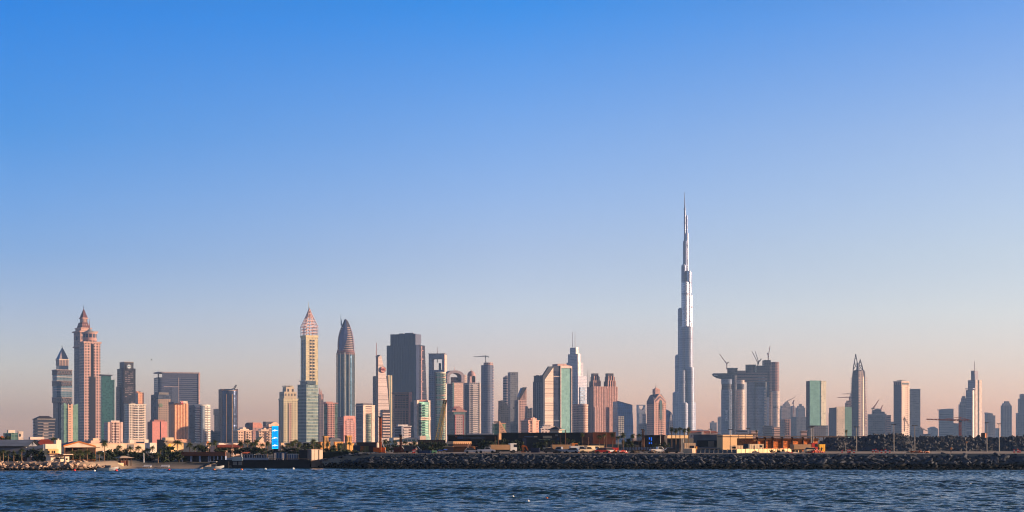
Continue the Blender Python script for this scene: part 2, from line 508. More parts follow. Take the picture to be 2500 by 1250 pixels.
def make_ground():
 xs = np.unique(np.concatenate([[-9000, -3500, -1500, -700, -300], np.linspace(-180, 180, 181), [300, 700, 1500, 3500, 9000], [XA, XB, XC, XD]]))
 off = np.array([0, 0.02, 1, 2, 4, 6, 9, 12, 16, 22, 30, 40, 60, 90, 140, 250, 500, 1200, 3000, 8000, 20000], dtype=float)
 X, O = np.meshgrid(xs, off)
 Y = front(np.clip(X, -400, 400)) + O
 Z = ground_z(X, Y)
 Z[0] = -3.0
 rs = np.random.RandomState(2)
 Z[2:] += (rs.rand(*Z[2:].shape) - .5) * 0.12
 m, nt, p = nodes_of("sandy_ground")
 g = NG(nt); t = g.n("ShaderNodeTexCoord").outputs["Object"]
 n1, n2 = g.noise(t, 0.05, 5.0), g.noise(t, 0.9, 4.0)
 f = g.math('MULTIPLY_ADD', n2, 0.5); g.put(f.node.inputs[2], g.math('MULTIPLY_ADD', n1, 1.0)); f.node.use_clamp = True
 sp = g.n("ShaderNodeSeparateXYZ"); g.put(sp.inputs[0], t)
 left = g.math('MULTIPLY', g.math('LESS_THAN', sp.outputs[0], -56.0), 62.0)      # the resort's gardens, with painted palm shade, begin right behind the beach
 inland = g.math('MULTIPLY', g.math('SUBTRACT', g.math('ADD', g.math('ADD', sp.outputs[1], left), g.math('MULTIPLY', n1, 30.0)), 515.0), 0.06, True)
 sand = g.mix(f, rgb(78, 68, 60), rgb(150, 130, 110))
 g.put(p.inputs["Base Color"], g.mix(inland, sand, g.mix(f, rgb(34, 36, 30), rgb(72, 68, 58))))      # gardens and asphalt behind the sandy shore, shade under palms included in the dark tone
 p.inputs["Roughness"].default_value = 0.95
 bp = g.n("ShaderNodeBump"); bp.inputs["Strength"].default_value = .6; bp.inputs["Distance"].default_value = .2
 g.put(bp.inputs["Height"], n2); g.put(p.inputs["Normal"], bp.outputs[0])
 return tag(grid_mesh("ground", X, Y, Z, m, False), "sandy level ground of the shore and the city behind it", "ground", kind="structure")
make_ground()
# rocks
def rock_mesh(k):
 """an angular boulder, unit size: a sphere cut by random planes"""
 import bmesh
 rs = np.random.RandomState(100 + k)
 bm = bmesh.new(); bmesh.ops.create_icosphere(bm, subdivisions=3, radius=1.0)
 co = np.array([v.co[:] for v in bm.verts])
 for _ in range(13):
  n = rs.normal(size=3); n /= np.linalg.norm(n); d = rs.uniform(.55, .85)
  h = co @ n
  co -= np.outer(np.maximum(h - d, 0), n)
 co *= np.array([1.0, .72, .40])
 co += rs.normal(size=co.shape) * .012
 me = bpy.data.meshes.new("boulder")
 fs = [tuple(v.index for v in f.verts) for f in bm.faces]
 bm.free()
 return co, np.array(fs)
ROCKS = [rock_mesh(k) for k in range(9)]
def rock_mat(name, a, b, wet):
 m, nt, p = nodes_of(name)
 g = NG(nt)
 geo = g.n("ShaderNodeNewGeometry")
 tcn = g.n("ShaderNodeTexCoord").outputs["Object"]
 pos = geo.outputs["Position"]
 f = g.noise(pos, 0.55, 2.0); f2 = g.noise(pos, 2.6, 5.0)
 k = g.math('MULTIPLY_ADD', f2, 0.8); g.put(k.node.inputs[2], g.math('MULTIPLY_ADD', f, 2.4))
 k2 = g.math('SUBTRACT', k, 1.1, True)
 col = g.mix(k2, rgb(*a), rgb(*b))
 s = g.n("ShaderNodeSeparateXYZ"); g.put(s.inputs[0], pos)
 if wet:      # the tide line: wet and weed-covered below it
  w = g.math('MULTIPLY_ADD', s.outputs[2], -1.6); g.put(w.node.inputs[2], g.math('MULTIPLY_ADD', f, 1.8)); w.node.use_clamp = True
  w.node.inputs[2].default_value = 1.5
  w2 = g.math('ADD', g.math('MULTIPLY', s.outputs[2], -1.5), g.math('MULTIPLY_ADD', f, 1.4));
  w3 = g.math('ADD', w2, wet, True)
  col = g.mix(w3, col, rgb(17, 17, 16))
 g.put(p.inputs["Base Color"], col)
 p.inputs["Roughness"].default_value = .85
 p.inputs["Specular IOR Level"].default_value = .25
 bp = g.n("ShaderNodeBump"); bp.inputs["Strength"].default_value = .7; bp.inputs["Distance"].default_value = .15
 g.put(bp.inputs["Height"], f2); g.put(p.inputs["Normal"], bp.outputs[0])
 return m
RK_DARK = rock_mat("grey_rock", (30, 32, 36), (76, 79, 86), 1.7)
RK_BROWN = rock_mat("brown_rock", (112, 88, 70), (196, 164, 138), .35)
RK_MOUND = rock_mat("rubble_rock", (32, 33, 36), (86, 86, 88), 0)
def rot_mat(rs, tilt):
 a, b, c = rs.uniform(0, 6.28), rs.normal(0, tilt), rs.normal(0, tilt)
 return np.array((Matrix.Rotation(b, 3, 'X') @ Matrix.Rotation(c, 3, 'Y') @ Matrix.Rotation(a, 3, 'Z')))
def scatter_rocks():
 """boulders of both breakwaters: (x, y, z, size, matrix, variant, which)"""
 rs = np.random.RandomState(11)
 out = []
 # the long dark breakwater
 X = XC - 1.0
 while X < 176:
  grow = np.interp(X, [-57, -40, 40, 145], [.9, .98, 1.2, 1.75])
  hgt = float(np.interp(X, [-57, -50, -42, -25], [1.2, 2.2, 3.6, 4.35]))
  fy = float(front(np.array(X)))
  run = hgt * 1.75
  n = max(4, int(round(run * 1.25 / (grow * .66))))
  for j in range(n + 2):
   t = (j + rs.uniform(-.4, .4)) / n
   s = grow * rs.lognormal(-0.12, .30) * .82
   y = fy - run * (1 - t) + rs.uniform(-.3, .3) + 0.2
   z = -0.35 + (hgt + .05) * min(max(t, -.05), 1.0) - .22 * s + rs.uniform(-.15, .15)
   if t > .98: z = hgt - .45 * s + rs.uniform(-.2, .1)
   out.append((X + rs.uniform(-.6, .6) * grow, y, z, s, rot_mat(rs, .27), rs.randint(9), 0))
  X += grow * rs.uniform(.85, 1.15)
 for _ in range(210):      # rocks lying on the bank where the breakwater starts
  x = rs.uniform(-58, -39); y = float(front(np.array(x))) + rs.uniform(-1, 17); s = rs.lognormal(-.2, .3) * .8
  out.append((x, y, float(ground_z(np.array(x), np.array(y))) - .1 * s, s, rot_mat(rs, .3), rs.randint(9), 0))
 # the short sunlit breakwater below the resort
 X = -152.0
 while X < -108:
  grow = 1.15
  hgt = float(np.interp(X, [-152, -125, -117, -108], [2.0, 2.2, 2.7, .5]))
  fy = float(np.interp(X, [-152, -118, -108], [409, 409, 417]))
  n = 6
  for j in range(n + 1):
   t = (j + rs.uniform(-.4, .4)) / n
   s = grow * rs.lognormal(-.15, .28) * .8
   out.append((X + rs.uniform(-.5, .5), fy - 4.2 * (1 - t) + .7, -.3 + hgt * min(t, 1.05) + rs.uniform(-.12, .2), s, rot_mat(rs, .45), rs.randint(9), 1))
  X += grow * rs.uniform(.8, 1.1)
 return out
def merged(name, rocks, mat, extra=None):
 V, Fc, o = [], [], 0
 if extra is not None:
  V.append(np.array(extra[0], float)); o = len(extra[0]); Fc += [tuple(f) for f in extra[1]]
 for (x, y, z, s, R_, k, _w) in rocks:
  co, fs = ROCKS[k]
  V.append(co @ R_.T * s + np.array([x, y, z])); Fc += [tuple(f) for f in (fs + o)]; o += len(co)
 me = bpy.data.meshes.new(name)
 me.from_pydata(np.concatenate(V).tolist(), [], Fc)
 me.materials.append(mat)
 ob = bpy.data.objects.new(name, me); COL.objects.link(ob)
 return ob
def core(xs, prof):
 """a low bank under the rocks: prof(x) gives (y, z) points across it"""
 V, Fc = [], []
 for x in xs: V += [(x, y, z) for y, z in prof(x)]
 n = len(prof(xs[0]))
 for i in range(len(xs) - 1):
  for j in range(n - 1):
   a = i * n + j; Fc.append((a, a + n, a + n + 1, a + 1))
 return V, Fc
def make_breakwaters():
 rk = scatter_rocks()
 vis = [r for r in rk if abs(r[0]) / r[1] < 1255 / F and r[2] > .55]
 vis.sort(key=lambda r: -r[3] / r[1])
 single = set(id(r) for r in vis[:296])
 meshes = {}
 for r in rk:
  if id(r) not in single: continue
  x, y, z, s, R_, k, w = r
  if (k, w) not in meshes:
   me = bpy.data.meshes.new("boulder")
   me.from_pydata(ROCKS[k][0].tolist(), [], [tuple(f) for f in ROCKS[k][1]])
   me.materials.append(RK_BROWN if w else RK_DARK)
   meshes[(k, w)] = me
  ob = bpy.data.objects.new("boulder", meshes[(k, w)])
  ob.matrix_world = Matrix.Translation((x, y, z)) @ Matrix(R_.tolist()).to_4x4() @ Matrix.Scale(s, 4)
  COL.objects.link(ob)
  if w: tag(ob, "brown sunlit boulder in the short breakwater below the white resort house", "boulder", "boulders of the short breakwater")
  else: tag(ob, "shaded grey boulder in the sloping face of the long dark breakwater", "boulder", "boulders of the long breakwater")
 rest0 = [r for r in rk if id(r) not in single and r[6] == 0]; rest1 = [r for r in rk if id(r) not in single and r[6] == 1]
 def pr(x):
  h = float(np.interp(x, [-57, -50, -42, -25], [1.2, 2.2, 3.6, 4.35])); fy = float(front(np.array(x)))
  return [(fy - h * 1.75 + .3, -1.5), (fy - h * 1.75 + 1.4, -.6), (fy + .5, h - .45), (fy + 1.5, h - .35)]
 tag(merged("breakwater_rubble", rest0, RK_DARK, core(list(np.linspace(-58, 176, 120)), pr)), "smaller grey rocks packed between the boulders of the long dark breakwater", "breakwater", kind="stuff")
 def pr1(x):
  h = float(np.interp(x, [-152, -117, -108], [1.75, 2.1, .4])); fy = float(np.interp(x, [-152, -118, -108], [409, 409, 417]))
  return [(fy - 4, -1.5), (fy - 3.4, -.6), (fy + .6, h - .5), (fy + 1.5, h - .4)]
 tag(merged("breakwater_rubble", rest1, RK_BROWN, core(list(np.linspace(-153, -107, 40)), pr1)), "smaller brown rocks packed between the boulders of the short sunlit breakwater", "breakwater", kind="stuff")
make_breakwaters()
def make_mound():
 """the long heap of quarry rock behind the sand strip"""
 rs = np.random.RandomState(21)
 px_ = [1880, 1950, 1990, 2030, 2060, 2100, 2135, 2160, 2195, 2225, 2260, 2300, 2340, 2375, 2410, 2440, 2480, 2560, 2700]
 py_ = [1103, 1098, 1082, 1062, 1064, 1064, 1056, 1058, 1056, 1064, 1061, 1063, 1061, 1064, 1067, 1065, 1061, 1063, 1066]
 Yc = 545.0
 def crest(x): return float(np.interp(x, [wx(a, Yc) for a in px_], [wz(b, Yc) for b in py_]))
 def pr(x):
  h = crest(x) - .7
  k = max(h - 4.3, .05)
  return [(Yc - 16 * k / 6 - 1, 3.6), (Yc - 11 * k / 6, 4.3 + k * .3), (Yc - 5 * k / 6, 4.3 + k * .72), (Yc, h), (Yc + 6, h - .6), (Yc + 18, 4.0)]
 xs = list(np.linspace(wx(1885, Yc), wx(2690, Yc), 110))
 rocks = []
 for x in np.arange(xs[0], xs[-1], .62):
  P = pr(x)
  for j in range(10):
   t = rs.uniform(0, 3.25); i = min(int(t), 2) if t < 3 else 3; u = t - i
   y = P[i][0] * (1 - u) + P[i + 1][0] * u; z = P[i][1] * (1 - u) + P[i + 1][1] * u
   s = rs.lognormal(-.42, .33)
   rocks.append((x + rs.uniform(-.4, .4), y, z + .1 * s, s, rot_mat(rs, .9), rs.randint(9), 0))
 tag(merged("rubble_mound", rocks, RK_MOUND, core(xs, pr)), "long dark heap of quarry rock behind the sand strip on the right", "rubble mound", kind="stuff")
make_mound()
# ------------------------------------------------------------------ the city: left third
SHADE = (58, 62, 74)
STEEL = M("grey_steel", (120, 120, 124), .45, .6)
DSTEEL = M("dark_steel", (62, 62, 66), .5, .4)
CREAM = M("cream_render", (222, 200, 176), .8)
WHITE = M("white_render", (226, 220, 212), .75)
PINK = M("pink_render", (226, 168, 146), .8)
TAN = M("tan_render", (206, 166, 118), .85)
ROOFG = M("grey_roofing", (104, 106, 110), .8)
TERRA = M("terracotta_tiles", (170, 98, 74), .85)
DKROOF = M("dark_roofing", (60, 50, 54), .7)
CONC = M("bare_concrete", (150, 142, 134), .9)
REDP = M("red_paint", (190, 40, 34), .5)
ORNG = M("orange_paint", (206, 104, 34), .55)
YELP = M("yellow_paint", (232, 178, 24), .5)
BLUEP = M("blue_paint", (44, 78, 122), .6)
GLASSB = M("blue_glass", (48, 64, 90), .2, .3, .15)
GLASST = M("teal_glass", (74, 128, 116), .25, .2, .12)
GLASSD = M("dark_glass", (24, 26, 33), .4, 0, .2, spec=.1)
BLACK = M("black_cladding", (40, 40, 44), .5)
def slab_frame(b, part, f, y0, y1, m, over=1.2, parent=None):
 """a projecting roof slab or cornice round a box frame"""
 q = MB(); q.obox(f['N'], f['r'], f['l'], -over, f['W'] + over, -over, f['D'] + over, b.z(y1), b.z(y0))
 return b.put(q, part, m, parent)
def rooftop(b, f, y, m, n=3, seed=1):
 """lift house and plant on a roof, as one part"""
 rs = random.Random(seed); q = MB(); z = f['z1']
 top = b.z(y) - z
 for i in range(n):
  a0 = f['W'] * rs.uniform(.08, .6); w = f['W'] * rs.uniform(.15, .32); d0 = f['D'] * rs.uniform(.1, .55); d = f['D'] * rs.uniform(.15, .35)
  q.obox(f['N'], f['r'], f['l'], a0, min(a0 + w, f['W'] * .95), d0, min(d0 + d, f['D'] * .95), z - .05, z + top * (1 if i == 0 else rs.uniform(.3, .8)))
 return b.put(q, "roof_plant", m)
def ornament(b, part, f, face, m, kind, c, r, parent=None, y=None, txt=None, tm=None, size=None, up=False):
 """a round plate or lettering on a face: kind 'disc' or 'text'; c is (column, row)"""
 a = b.along(f, face, c[0]); d = f['r'] if face == 'r' else f['l']; o = f['l'] if face == 'r' else f['r']
 px, py, pz = f['N'][0] + d[0] * a, f['N'][1] + d[1] * a, b.z(c[1])
 nx, ny = -o[0], -o[1]
 if kind == 'disc':
  q = MB(); R_ = r * b.Y / F; n = 28
  P = lambda t, k, off: (px + d[0] * math.cos(t) * k + nx * off, py + d[1] * math.cos(t) * k + ny * off, pz + math.sin(t) * k)
  A = [P(2 * math.pi * i / n, R_, .3) for i in range(n)]; Bk = [P(2 * math.pi * i / n, R_, 1.2) for i in range(n)]
  if face == 'l': A.reverse(); Bk.reverse()
  q.face(Bk); q.face(list(reversed(A)))
  for i in range(n): q.face([A[i], A[(i + 1) % n], Bk[(i + 1) % n], Bk[i]])
  return b.put(q, part, m, parent)
 cu = bpy.data.curves.new(part, 'FONT'); cu.body = txt; cu.size = size; cu.extrude = .25; cu.align_x = 'CENTER'; cu.align_y = 'CENTER'
 tmp = bpy.data.objects.new("tmp", cu); COL.objects.link(tmp)
 me = bpy.data.meshes.new_from_object(tmp.evaluated_get(bpy.context.evaluated_depsgraph_get()))
 bpy.data.objects.remove(tmp)
 me.name = part; me.materials.clear(); me.materials.append(tm or m)
 ob = bpy.data.objects.new(part, me); COL.objects.link(ob); ob.parent = parent or b.root
 ux = Vector((d[0], d[1], 0)) if face == 'r' else Vector((-d[0], -d[1], 0)); uy = Vector((0, 0, 1))
 if up: ux, uy = uy, -ux
 nz_ = Vector((nx, ny, 0))
 off = 1.6
 R3 = Matrix((ux, uy, nz_)).transposed().to_4x4()
 ob.matrix_local = Matrix.Translation((px + nx * off - b.o[0], py + ny * off - b.o[1], pz - b.o[2])) @ R3
 return ob
# far left
b = B("office_block", "low green glass office with a cream lift core at the far left edge", 34, 1500)
f = b.box("glass_body", 8, 13, 44, 1057, m=FAC("fc_green_low", (120, 140, 130), (76, 108, 100), 3.6, 3, .85, .85))
g_ = b.box("lift_core", 43, 45, 57, 1053, m=M("cream_core", (214, 190, 170)), dep=-3)
b.panel("window_strip", g_, 'r', 48, 50.5, 1059, 1066, GLASSD)
b.box("roof_room", 17, 20, 37, 1050, 1056.9, m=CREAM)
b = B("hotel_block", "grey mid-rise block with a hipped dark roof left of the pyramid-topped tower", 108, 2250)
f = b.box("body", 81, 92, 134, 1023, m=FAC("fc_grey_band", (120, 112, 112), (52, 58, 72), 4.4, 40, 1, .6))
slab_frame(b, "cornice", f, 1022, 1024, CONC, 1)
h = b.box(None, 82, 93, 133, 1023.5, 1024); b.roof("roof", dict(h, z1=b.z(1022)), 1015, DKROOF, .5, ridge=.55)
b.slabs("balcony_slabs", f, 4.4, 1.6, 1026, 1072, M("grey_fronts", (156, 140, 134)), .8, xa=106, xb=118, face='r')
b.slabs("balcony_edge", f, 4.4, 1.4, 1026, 1072, WHITE, .9, xa=81, xb=84, face='l')
# pyramid-topped tower
b = B("pyramid_tower", "slim tower with woven bands and a dark pyramid top, left of the clock tower", 152, 3350)
fc = FAC("fc_bluegreen", (120, 132, 142), (70, 104, 114), 4.5, 3.2, .7, .75)
f = b.box("lower_shaft", 129.5, 141, 175, 982, m=FAC("fc_lower", (98, 92, 98), (44, 50, 66), 4.5, 4, .5, 1))
f2 = b.box("upper_shaft", 128, 139, 176, 902, 982, fc)
for i, (ya, yb_) in enumerate(((902, 915), (929, 942), (969, 983))):
 q = MB()
 z0, z1 = b.z(yb_), b.z(ya)
 for face, L in (('r', f2['W']), ('l', f2['D'])):
  n = 9
  for k in range(n):
   for s_ in (-1, 1):
    c = L * (k + .5) / n; w = L / n * .5
    p0 = (c - s_ * w, z0); p1 = (c + s_ * w, z1)
    d, o = (f2['r'], f2['l']) if face == 'r' else (f2['l'], f2['r'])
    pt = lambda a, z: (f2['N'][0] + d[0] * a - o[0] * .8, f2['N'][1] + d[1] * a - o[1] * .8, z)
    q.bar(pt(*p0), pt(*p1), .9)
 b.put(q, "woven_band", M("band_bronze", (176, 156, 146), .5, .2))
 slab_frame(b, "band_slab", f2, ya - .2 if i == 0 else ya, ya + 1.2, M("band_bronze", (176, 156, 146)), 1.6)
for ya in (919, 948, 953): slab_frame(b, "ring_slab", f2, ya, ya + 1.6, M("band_light", (208, 190, 178)), .7)
f3 = b.box("neck", 137, 145, 167, 892, 902, GLASSB)
f4 = b.box("drum", 136.5, 145, 167.5, 877, 892, FAC("fc_drum", (196, 160, 142), (60, 66, 80), 40, 3.4, .5, 1))
slab_frame(b, "drum_cornice", f4, 876, 878, CREAM, 1)
b.roof("pyramid", f4, 845, FAC("fc_pyr", (148, 134, 136), (46, 56, 80), 60, 26, .5, 1), .4)
b.panel("pyramid_glass", f4, 'r', 152, 159, 876.5, 876.9, GLASSD)
b.spire("finial", 151.3, 842, 847, .9, DSTEEL)
# green glass pair with a pink balcony shaft
b = B("green_apartment_tower", "green glass apartment tower with a pink balcony shaft, in front of the pyramid-topped tower", 168, 2450)
f = b.box("rear_block", 150, 156, 190, 992, m=FAC("fc_gr_back", (108, 96, 92), (48, 54, 62), 3.8, 3, .6, .6))
gm = FAC("fc_green_glass", (138, 168, 146), (128, 162, 138), 3.6, 2.8, .9, .88, mg=.15, var=.1)
b.prof("glass_wing", f, 'r', [(155.8, 1082), (165.2, 1082), (165.2, 989), (155.8, 984)], gm, 9)
b.prof("glass_wing", f, 'r', [(178.2, 1082), (190.6, 1082), (190.6, 985), (178.2, 989)], gm, 9)
b.prof("side_glass", f, 'l', [(149.2, 1082), (155.8, 1082), (155.8, 984), (149.2, 989)], gm, 3)
b.panel("balcony_shaft", f, 'r', 165.4, 178, 986, 1082, FAC("fc_balc_pink", (230, 182, 150), (92, 66, 60), 3.8, 6.4, .5, .6), 1.0)
b.slabs("balcony_slabs", f, 3.8, 1.5, 992, 1080, M("pink_front", (228, 186, 160)), 2.4, 165.6, 172, 'r')
# clock tower: two volumes
PS = (200, 156, 136)
b = B("clock_tower", "tall pink stone clock-tower skyscraper with a stepped mansard spire, tallest on the left", 212, 3800)
st = M("pink_stone", PS, .85)
f = b.box("clock_shaft", 181, 197, 234, 846, m=FAC("fc_clock_sh", (130, 112, 114), (44, 44, 56), 6, 6, .5, .55))
f2 = b.box("clock_stage", 180, 196, 236, 809, 846, FAC("fc_clock", (186, 146, 130), (64, 62, 74), 13, 9, .32, .7))
slab_frame(b, "cornice", f2, 807.5, 811, st, 3); slab_frame(b, "string_course", f2, 845, 848, st, 2)
ornament(b, "clock_face", f2, 'l', M("clock_dial", (96, 92, 98)), 'disc', (188, 825), 5)
f3 = b.box("attic", 184, 198, 223, 800, 808, FAC("fc_attic", PS, (70, 66, 76), 8, 5, .4, .5))
slab_frame(b, "cornice", f3, 799, 801.5, st, 1.5)
man = FAC("fc_mansard", (112, 76, 72), (186, 150, 134), 8, 6, .3, .35)
f4 = b.box("mansard", 187, 200, 219.5, 785.5, 799.5, man, taper=.3)
f5 = b.box("belvedere", 195, 202.5, 213.5, 776, 785.5, FAC("fc_belv", PS, (56, 52, 60), 30, 3.4, .55, .8))
slab_frame(b, "cornice", f5, 774, 776.5, st, 1.6)
b.roof("spire_roof", dict(f5, z1=b.z(774)), 750, M("spire_slate", (110, 72, 72)), .6)
b.spire("finial", 204.2, 745, 752, .8, DSTEEL)
f6 = b.box("front_volume", 194, 205.5, 245, 839, m=FAC("fc_grid_pink", (206, 162, 144), (34, 30, 36), 7, 7.4, .56, .58, var=.2), dep=-60, th=20)
b.cy = None
slab_frame(b, "cornice", f6, 837, 841.5, st, 2.2)
b.panel("glass_strip", f6, 'r', 222, 228.6, 843, 921, GLASSD, .5)
b.panel("glass_strip", f6, 'r', 218, 233.4, 921, 1080, M("brown_glass", (44, 40, 44), .5, 0, spec=.05), .6)
b.panel("corner_pier", f6, 'r', 205.4, 208, 843, 1080, st, .5)
b.cy = f6['Y'] + 26
b.cyl("rotunda", 219, 16.5, 815, 838.9, FAC("fc_rot", (186, 140, 124), (40, 46, 64), 26, 9, .78, .72))
b.cyl("rotunda_cornice", 219, 18, 812.5, 815.5, st)
b.loft("rotunda_roof", [(219, 17, 812.5), (219, 6, 807), (219, 2, 803), (219, 1.4, 800)], CONC, n=20)
b.spire("mast", 218.6, 779, 800, 1.1, M("mast_red", (150, 90, 84)))
b = B("green_office_tower", "dark green glass office tower right of the clock tower, with a slanted flat roof", 262, 3620)
fg = FAC("fc_darkgreen", (66, 100, 96), (52, 100, 92), 4.2, 3.4, .86, .8, mg=.2, var=.15)
f = b.box("body", 245.5, 248, 279, 927, m=fg)
b.box("upper_body", 246, 248.5, 271, 916, 927, fg, dep=3)
b.prof("roof_blade", f, 'r', [(246.5, 914), (278, 914.6), (272, 917.5), (247, 917)], DKROOF, 26)
b.spire("aerial", 264, 909, 914, .5, DSTEEL)
b.panel("edge_fin", f, 'r', 277.6, 280, 926, 1080, M("teal_fin", (120, 150, 142)), .8)
b = B("logo_tower", "black office tower with shoulders and a round white emblem near its top", 308, 3300)
fb = FAC("fc_black", (56, 54, 60), (36, 38, 50), 4.6, 5.5, .8, .6)
b.box("lower_wing", 283.5, 292, 318, 943, m=fb, dep=14)
b.cy = None
f = b.box("body", 286, 302, 331, 899, m=fb, dep=0)
f2 = b.box("upper_body", 292, 304, 326, 884, 899, M("black_panels", (58, 56, 62), .5), dep=.1)
q = MB(); rs = random.Random(4)
for i in range(27):
 yy = 907 + i * 4.6
 x = 305.5
 while x < 324:
  w = rs.uniform(2.5, 6.5)
  if rs.random() < .62: b.panel("", f, 'r', x, min(x + w, 325), yy, yy + 1.7, None, .35, mb=q)
  x += w + rs.uniform(.6, 2.6)
b.put(q, "window_dashes", M("pale_blinds", (146, 130, 126), .4))
b.panel("recess", f, 'l', 297, 301, 900, 1080, M("brown_recess", (78, 68, 70)), .3)
d1 = ornament(b, "emblem_ring", f2, 'r', M("ring_grey", (82, 78, 82)), 'disc', (314.8, 894.6), 8)
d2 = ornament(b, "emblem_disc", dict(f2, N=(f2['N'][0] + f2['l'][0] * -.4, f2['N'][1] - f2['l'][1] * .4)), 'r', M("emblem_white", (235, 240, 240), .4, var=.05), 'disc', (314.8, 894.6), 4.6)
ornament(b, "emblem_letters", dict(f2, N=(f2['N'][0] - f2['l'][0] * .3, f2['N'][1] - f2['l'][1] * .3)), 'r', M("emblem_teal", (40, 110, 120), .4), 'text', (314.8, 894.6), 0, txt="AD", size=5.2)
slab_frame(b, "parapet", f2, 882.8, 884.2, M("pale_parapet", (176, 160, 146)), .3)
b = B("orange_office_block", "orange sunlit block half hidden behind the black emblem tower", 342, 3900)
f = b.box("body", 331, 337, 351, 958, m=FAC("fc_orange", (226, 160, 118), (168, 110, 84), 4.4, 5, .5, .5))
f2 = b.box("stair_tower", 331, 334, 343, 955, 958, M("orange_render", (226, 160, 118)))
b.panel("glass_panel", f, 'l', 331.5, 336.6, 960, 1000, GLASSB, .4)
b = B("white_apartment_tower", "white apartment tower with rows of deep balconies in front of the black tower", 330, 2500)
f = b.box("body", 303.5, 315.5, 356, 988, m=FAC("fc_wht_apt", (226, 206, 186), (78, 66, 68), 4.0, 4.4, .5, .5))
b.panel("balcony_recess", f, 'r', 326, 349, 992, 1076, FAC("fc_recess", (168, 138, 120), (58, 52, 58), 4.0, 3.6, .62, .8), .2)
b.slabs("balcony_slabs", f, 4.0, 1.5, 990, 1078, M("white_front", (232, 214, 194)), 1.1, 325.5, 349.5, 'r')
b.panel("centre_pier", f, 'r', 336.5, 338.5, 990, 1078, WHITE, 1.0)
b.slabs("side_balconies", f, 4.0, 1.3, 990, 1078, M("shaded_white", (184, 176, 176)), 1.0, 311, 315.5, 'l')  # white balconies on the shaded side, shade put into the colour
slab_frame(b, "parapet", f, 986.5, 989, M("white_front", (232, 214, 194)), .8)
rooftop(b, f, 984.5, CREAM, 2, 3)
p = b.box("podium", 300, 314, 364, 1073, m=M("podium_cream", (220, 190, 164)), dep=-14)
b = B("pink_apartment_block", "small pale pink apartment block with two stacks of balconies, left of the white tower", 278, 2150)
pk = FAC("fc_pinkapt", (230, 188, 166), (104, 78, 72), 3.8, 4.2, .44, .42)
f = b.box("body", 254, 263, 300, 1031, m=pk)
for xa, xb in ((272, 279), (283, 290)):
 b.panel("balcony_bay", f, 'r', xa, xb, 1030, 1078, FAC("fc_bay_pk", (224, 178, 156), (84, 60, 58), 3.8, 2.6, .6, .55), .9)
 b.slabs("balcony_slabs", f, 3.8, 1.2, 1032, 1078, M("pink_white", (238, 206, 186)), 1.7, xa, xb, 'r')
f2 = b.box("roof_storey", 268, 271, 292, 1026.5, 1031, M("pink_white", (238, 206, 186)))
b.slabs("side_balconies", f, 3.8, 1.2, 1032, 1078, M("shaded_white", (184, 176, 176)), .9, 254, 262, 'l')  # greyed because this side lies in shade
b.panel("wing", f, 'r', 263, 268, 1030, 1078, M("pink_pier", (230, 190, 170)), .6)
b.panel("wing", f, 'r', 294, 300, 1030, 1078, M("pink_pier", (230, 190, 170)), .6)
# salmon block, grey block with a stone face, frame building
b = B("salmon_block", "solid salmon-pink block with a dark slit down its middle", 386, 2350)
sm = M("salmon_render", (220, 142, 126), .85, var=.12)
f = b.box("body", 360, 371, 408, 1029, m=FAC("fc_salmon_side", (150, 92, 84), (96, 70, 74), 4.2, 9, .3, .5))
for xa, xb in ((371.5, 390), (392.6, 408)): b.panel("front_panel", f, 'r', xa, xb, 1029, 1082, sm, 1.0)
b.panel("slit", f, 'r', 390, 392.6, 1029, 1082, BLACK, .2)
b.box("roof_storey", 366, 376, 402, 1024.5, 1029, m=M("salmon_dark", (170, 112, 98)))
b = B("framed_office_block", "broad grey office block with a thin roof frame, open at its left corner", 436, 3950)
fg2 = FAC("fc_grey_lines", (100, 102, 116), (56, 62, 84), 5.2, 30, 1, .62)
f = b.box("body", 383.5, 385.5, 487, 921, m=fg2, th=10, D=60)
b.cy = None
q = MB()
zt, z9, zl = b.z(907.5), b.z(910.5), b.z(921)
q.obox(f['N'], f['r'], f['l'], -1, f['W'] + 1, -1, f['D'], z9, zt)
b.put(q, "roof_frame", M("frame_pale", (168, 150, 146)))
f2 = dict(f); b.panel("upper_wall", f, 'r', 396, 487, 910.5, 921, M("upper_grey", (78, 80, 96), .5, 0), .0)
q = MB(); q.obox(f['N'], f['r'], f['l'], 0, 3, 0, 4, zl, z9); b.put(q, "corner_post", M("frame_pale", (168, 150, 146)))
q = MB(); a = b.along(f, 'r', 484.5); q.obox(f['N'], f['r'], f['l'], a, f['W'] + 1.4, -1.6, 6, b.gz - 1, zt - .1); b.put(q, "sunlit_edge", M("edge_sunlit", (220, 178, 164)))  # sunlight on the right edge, put in as a pale pink strip
b.panel("mullion", f, 'r', 435.4, 437, 921, 990, M("frame_pale", (168, 150, 146)), .9)
b.panel("recess_wall", f, 'r', 419, 435, 944, 990, M("recess_grey", (84, 88, 104), .5, 0), .5)
b.panel("recess_sill", f, 'r', 400, 436, 943, 944.4, M("frame_pale", (168, 150, 146)), .7)
b = B("stone_office_block", "stepped block with dark glass left side and small-windowed stone face before the framed block", 394, 3150)
f = b.box("rear_body", 368.5, 386, 418, 963, m=FAC("fc_dk_glass", (70, 74, 86), (44, 54, 74), 4.4, 3.6, .85, .8))
b.box("roof_storey", 377, 388, 412, 957.5, 963, m=M("taupe_storey", (112, 104, 98)))
f2 = b.box("stone_front", 382, 386.4, 417, 975, m=FAC("fc_stone_sm", (168, 142, 124), (84, 72, 70), 4.4, 4, .4, .45), dep=-20, th=18)
ornament(b, "wall_emblem", f2, 'r', M("emblem_green", (122, 134, 108)), 'disc', (392.5, 990), 4.6)
b = B("orange_ribbed_tower", "orange vertically ribbed tower with a red and white flower emblem on its crown", 436, 2600)
fo = FAC("fc_orange_rib", (232, 162, 116), (140, 92, 74), 60, 5.6, .42, 1)
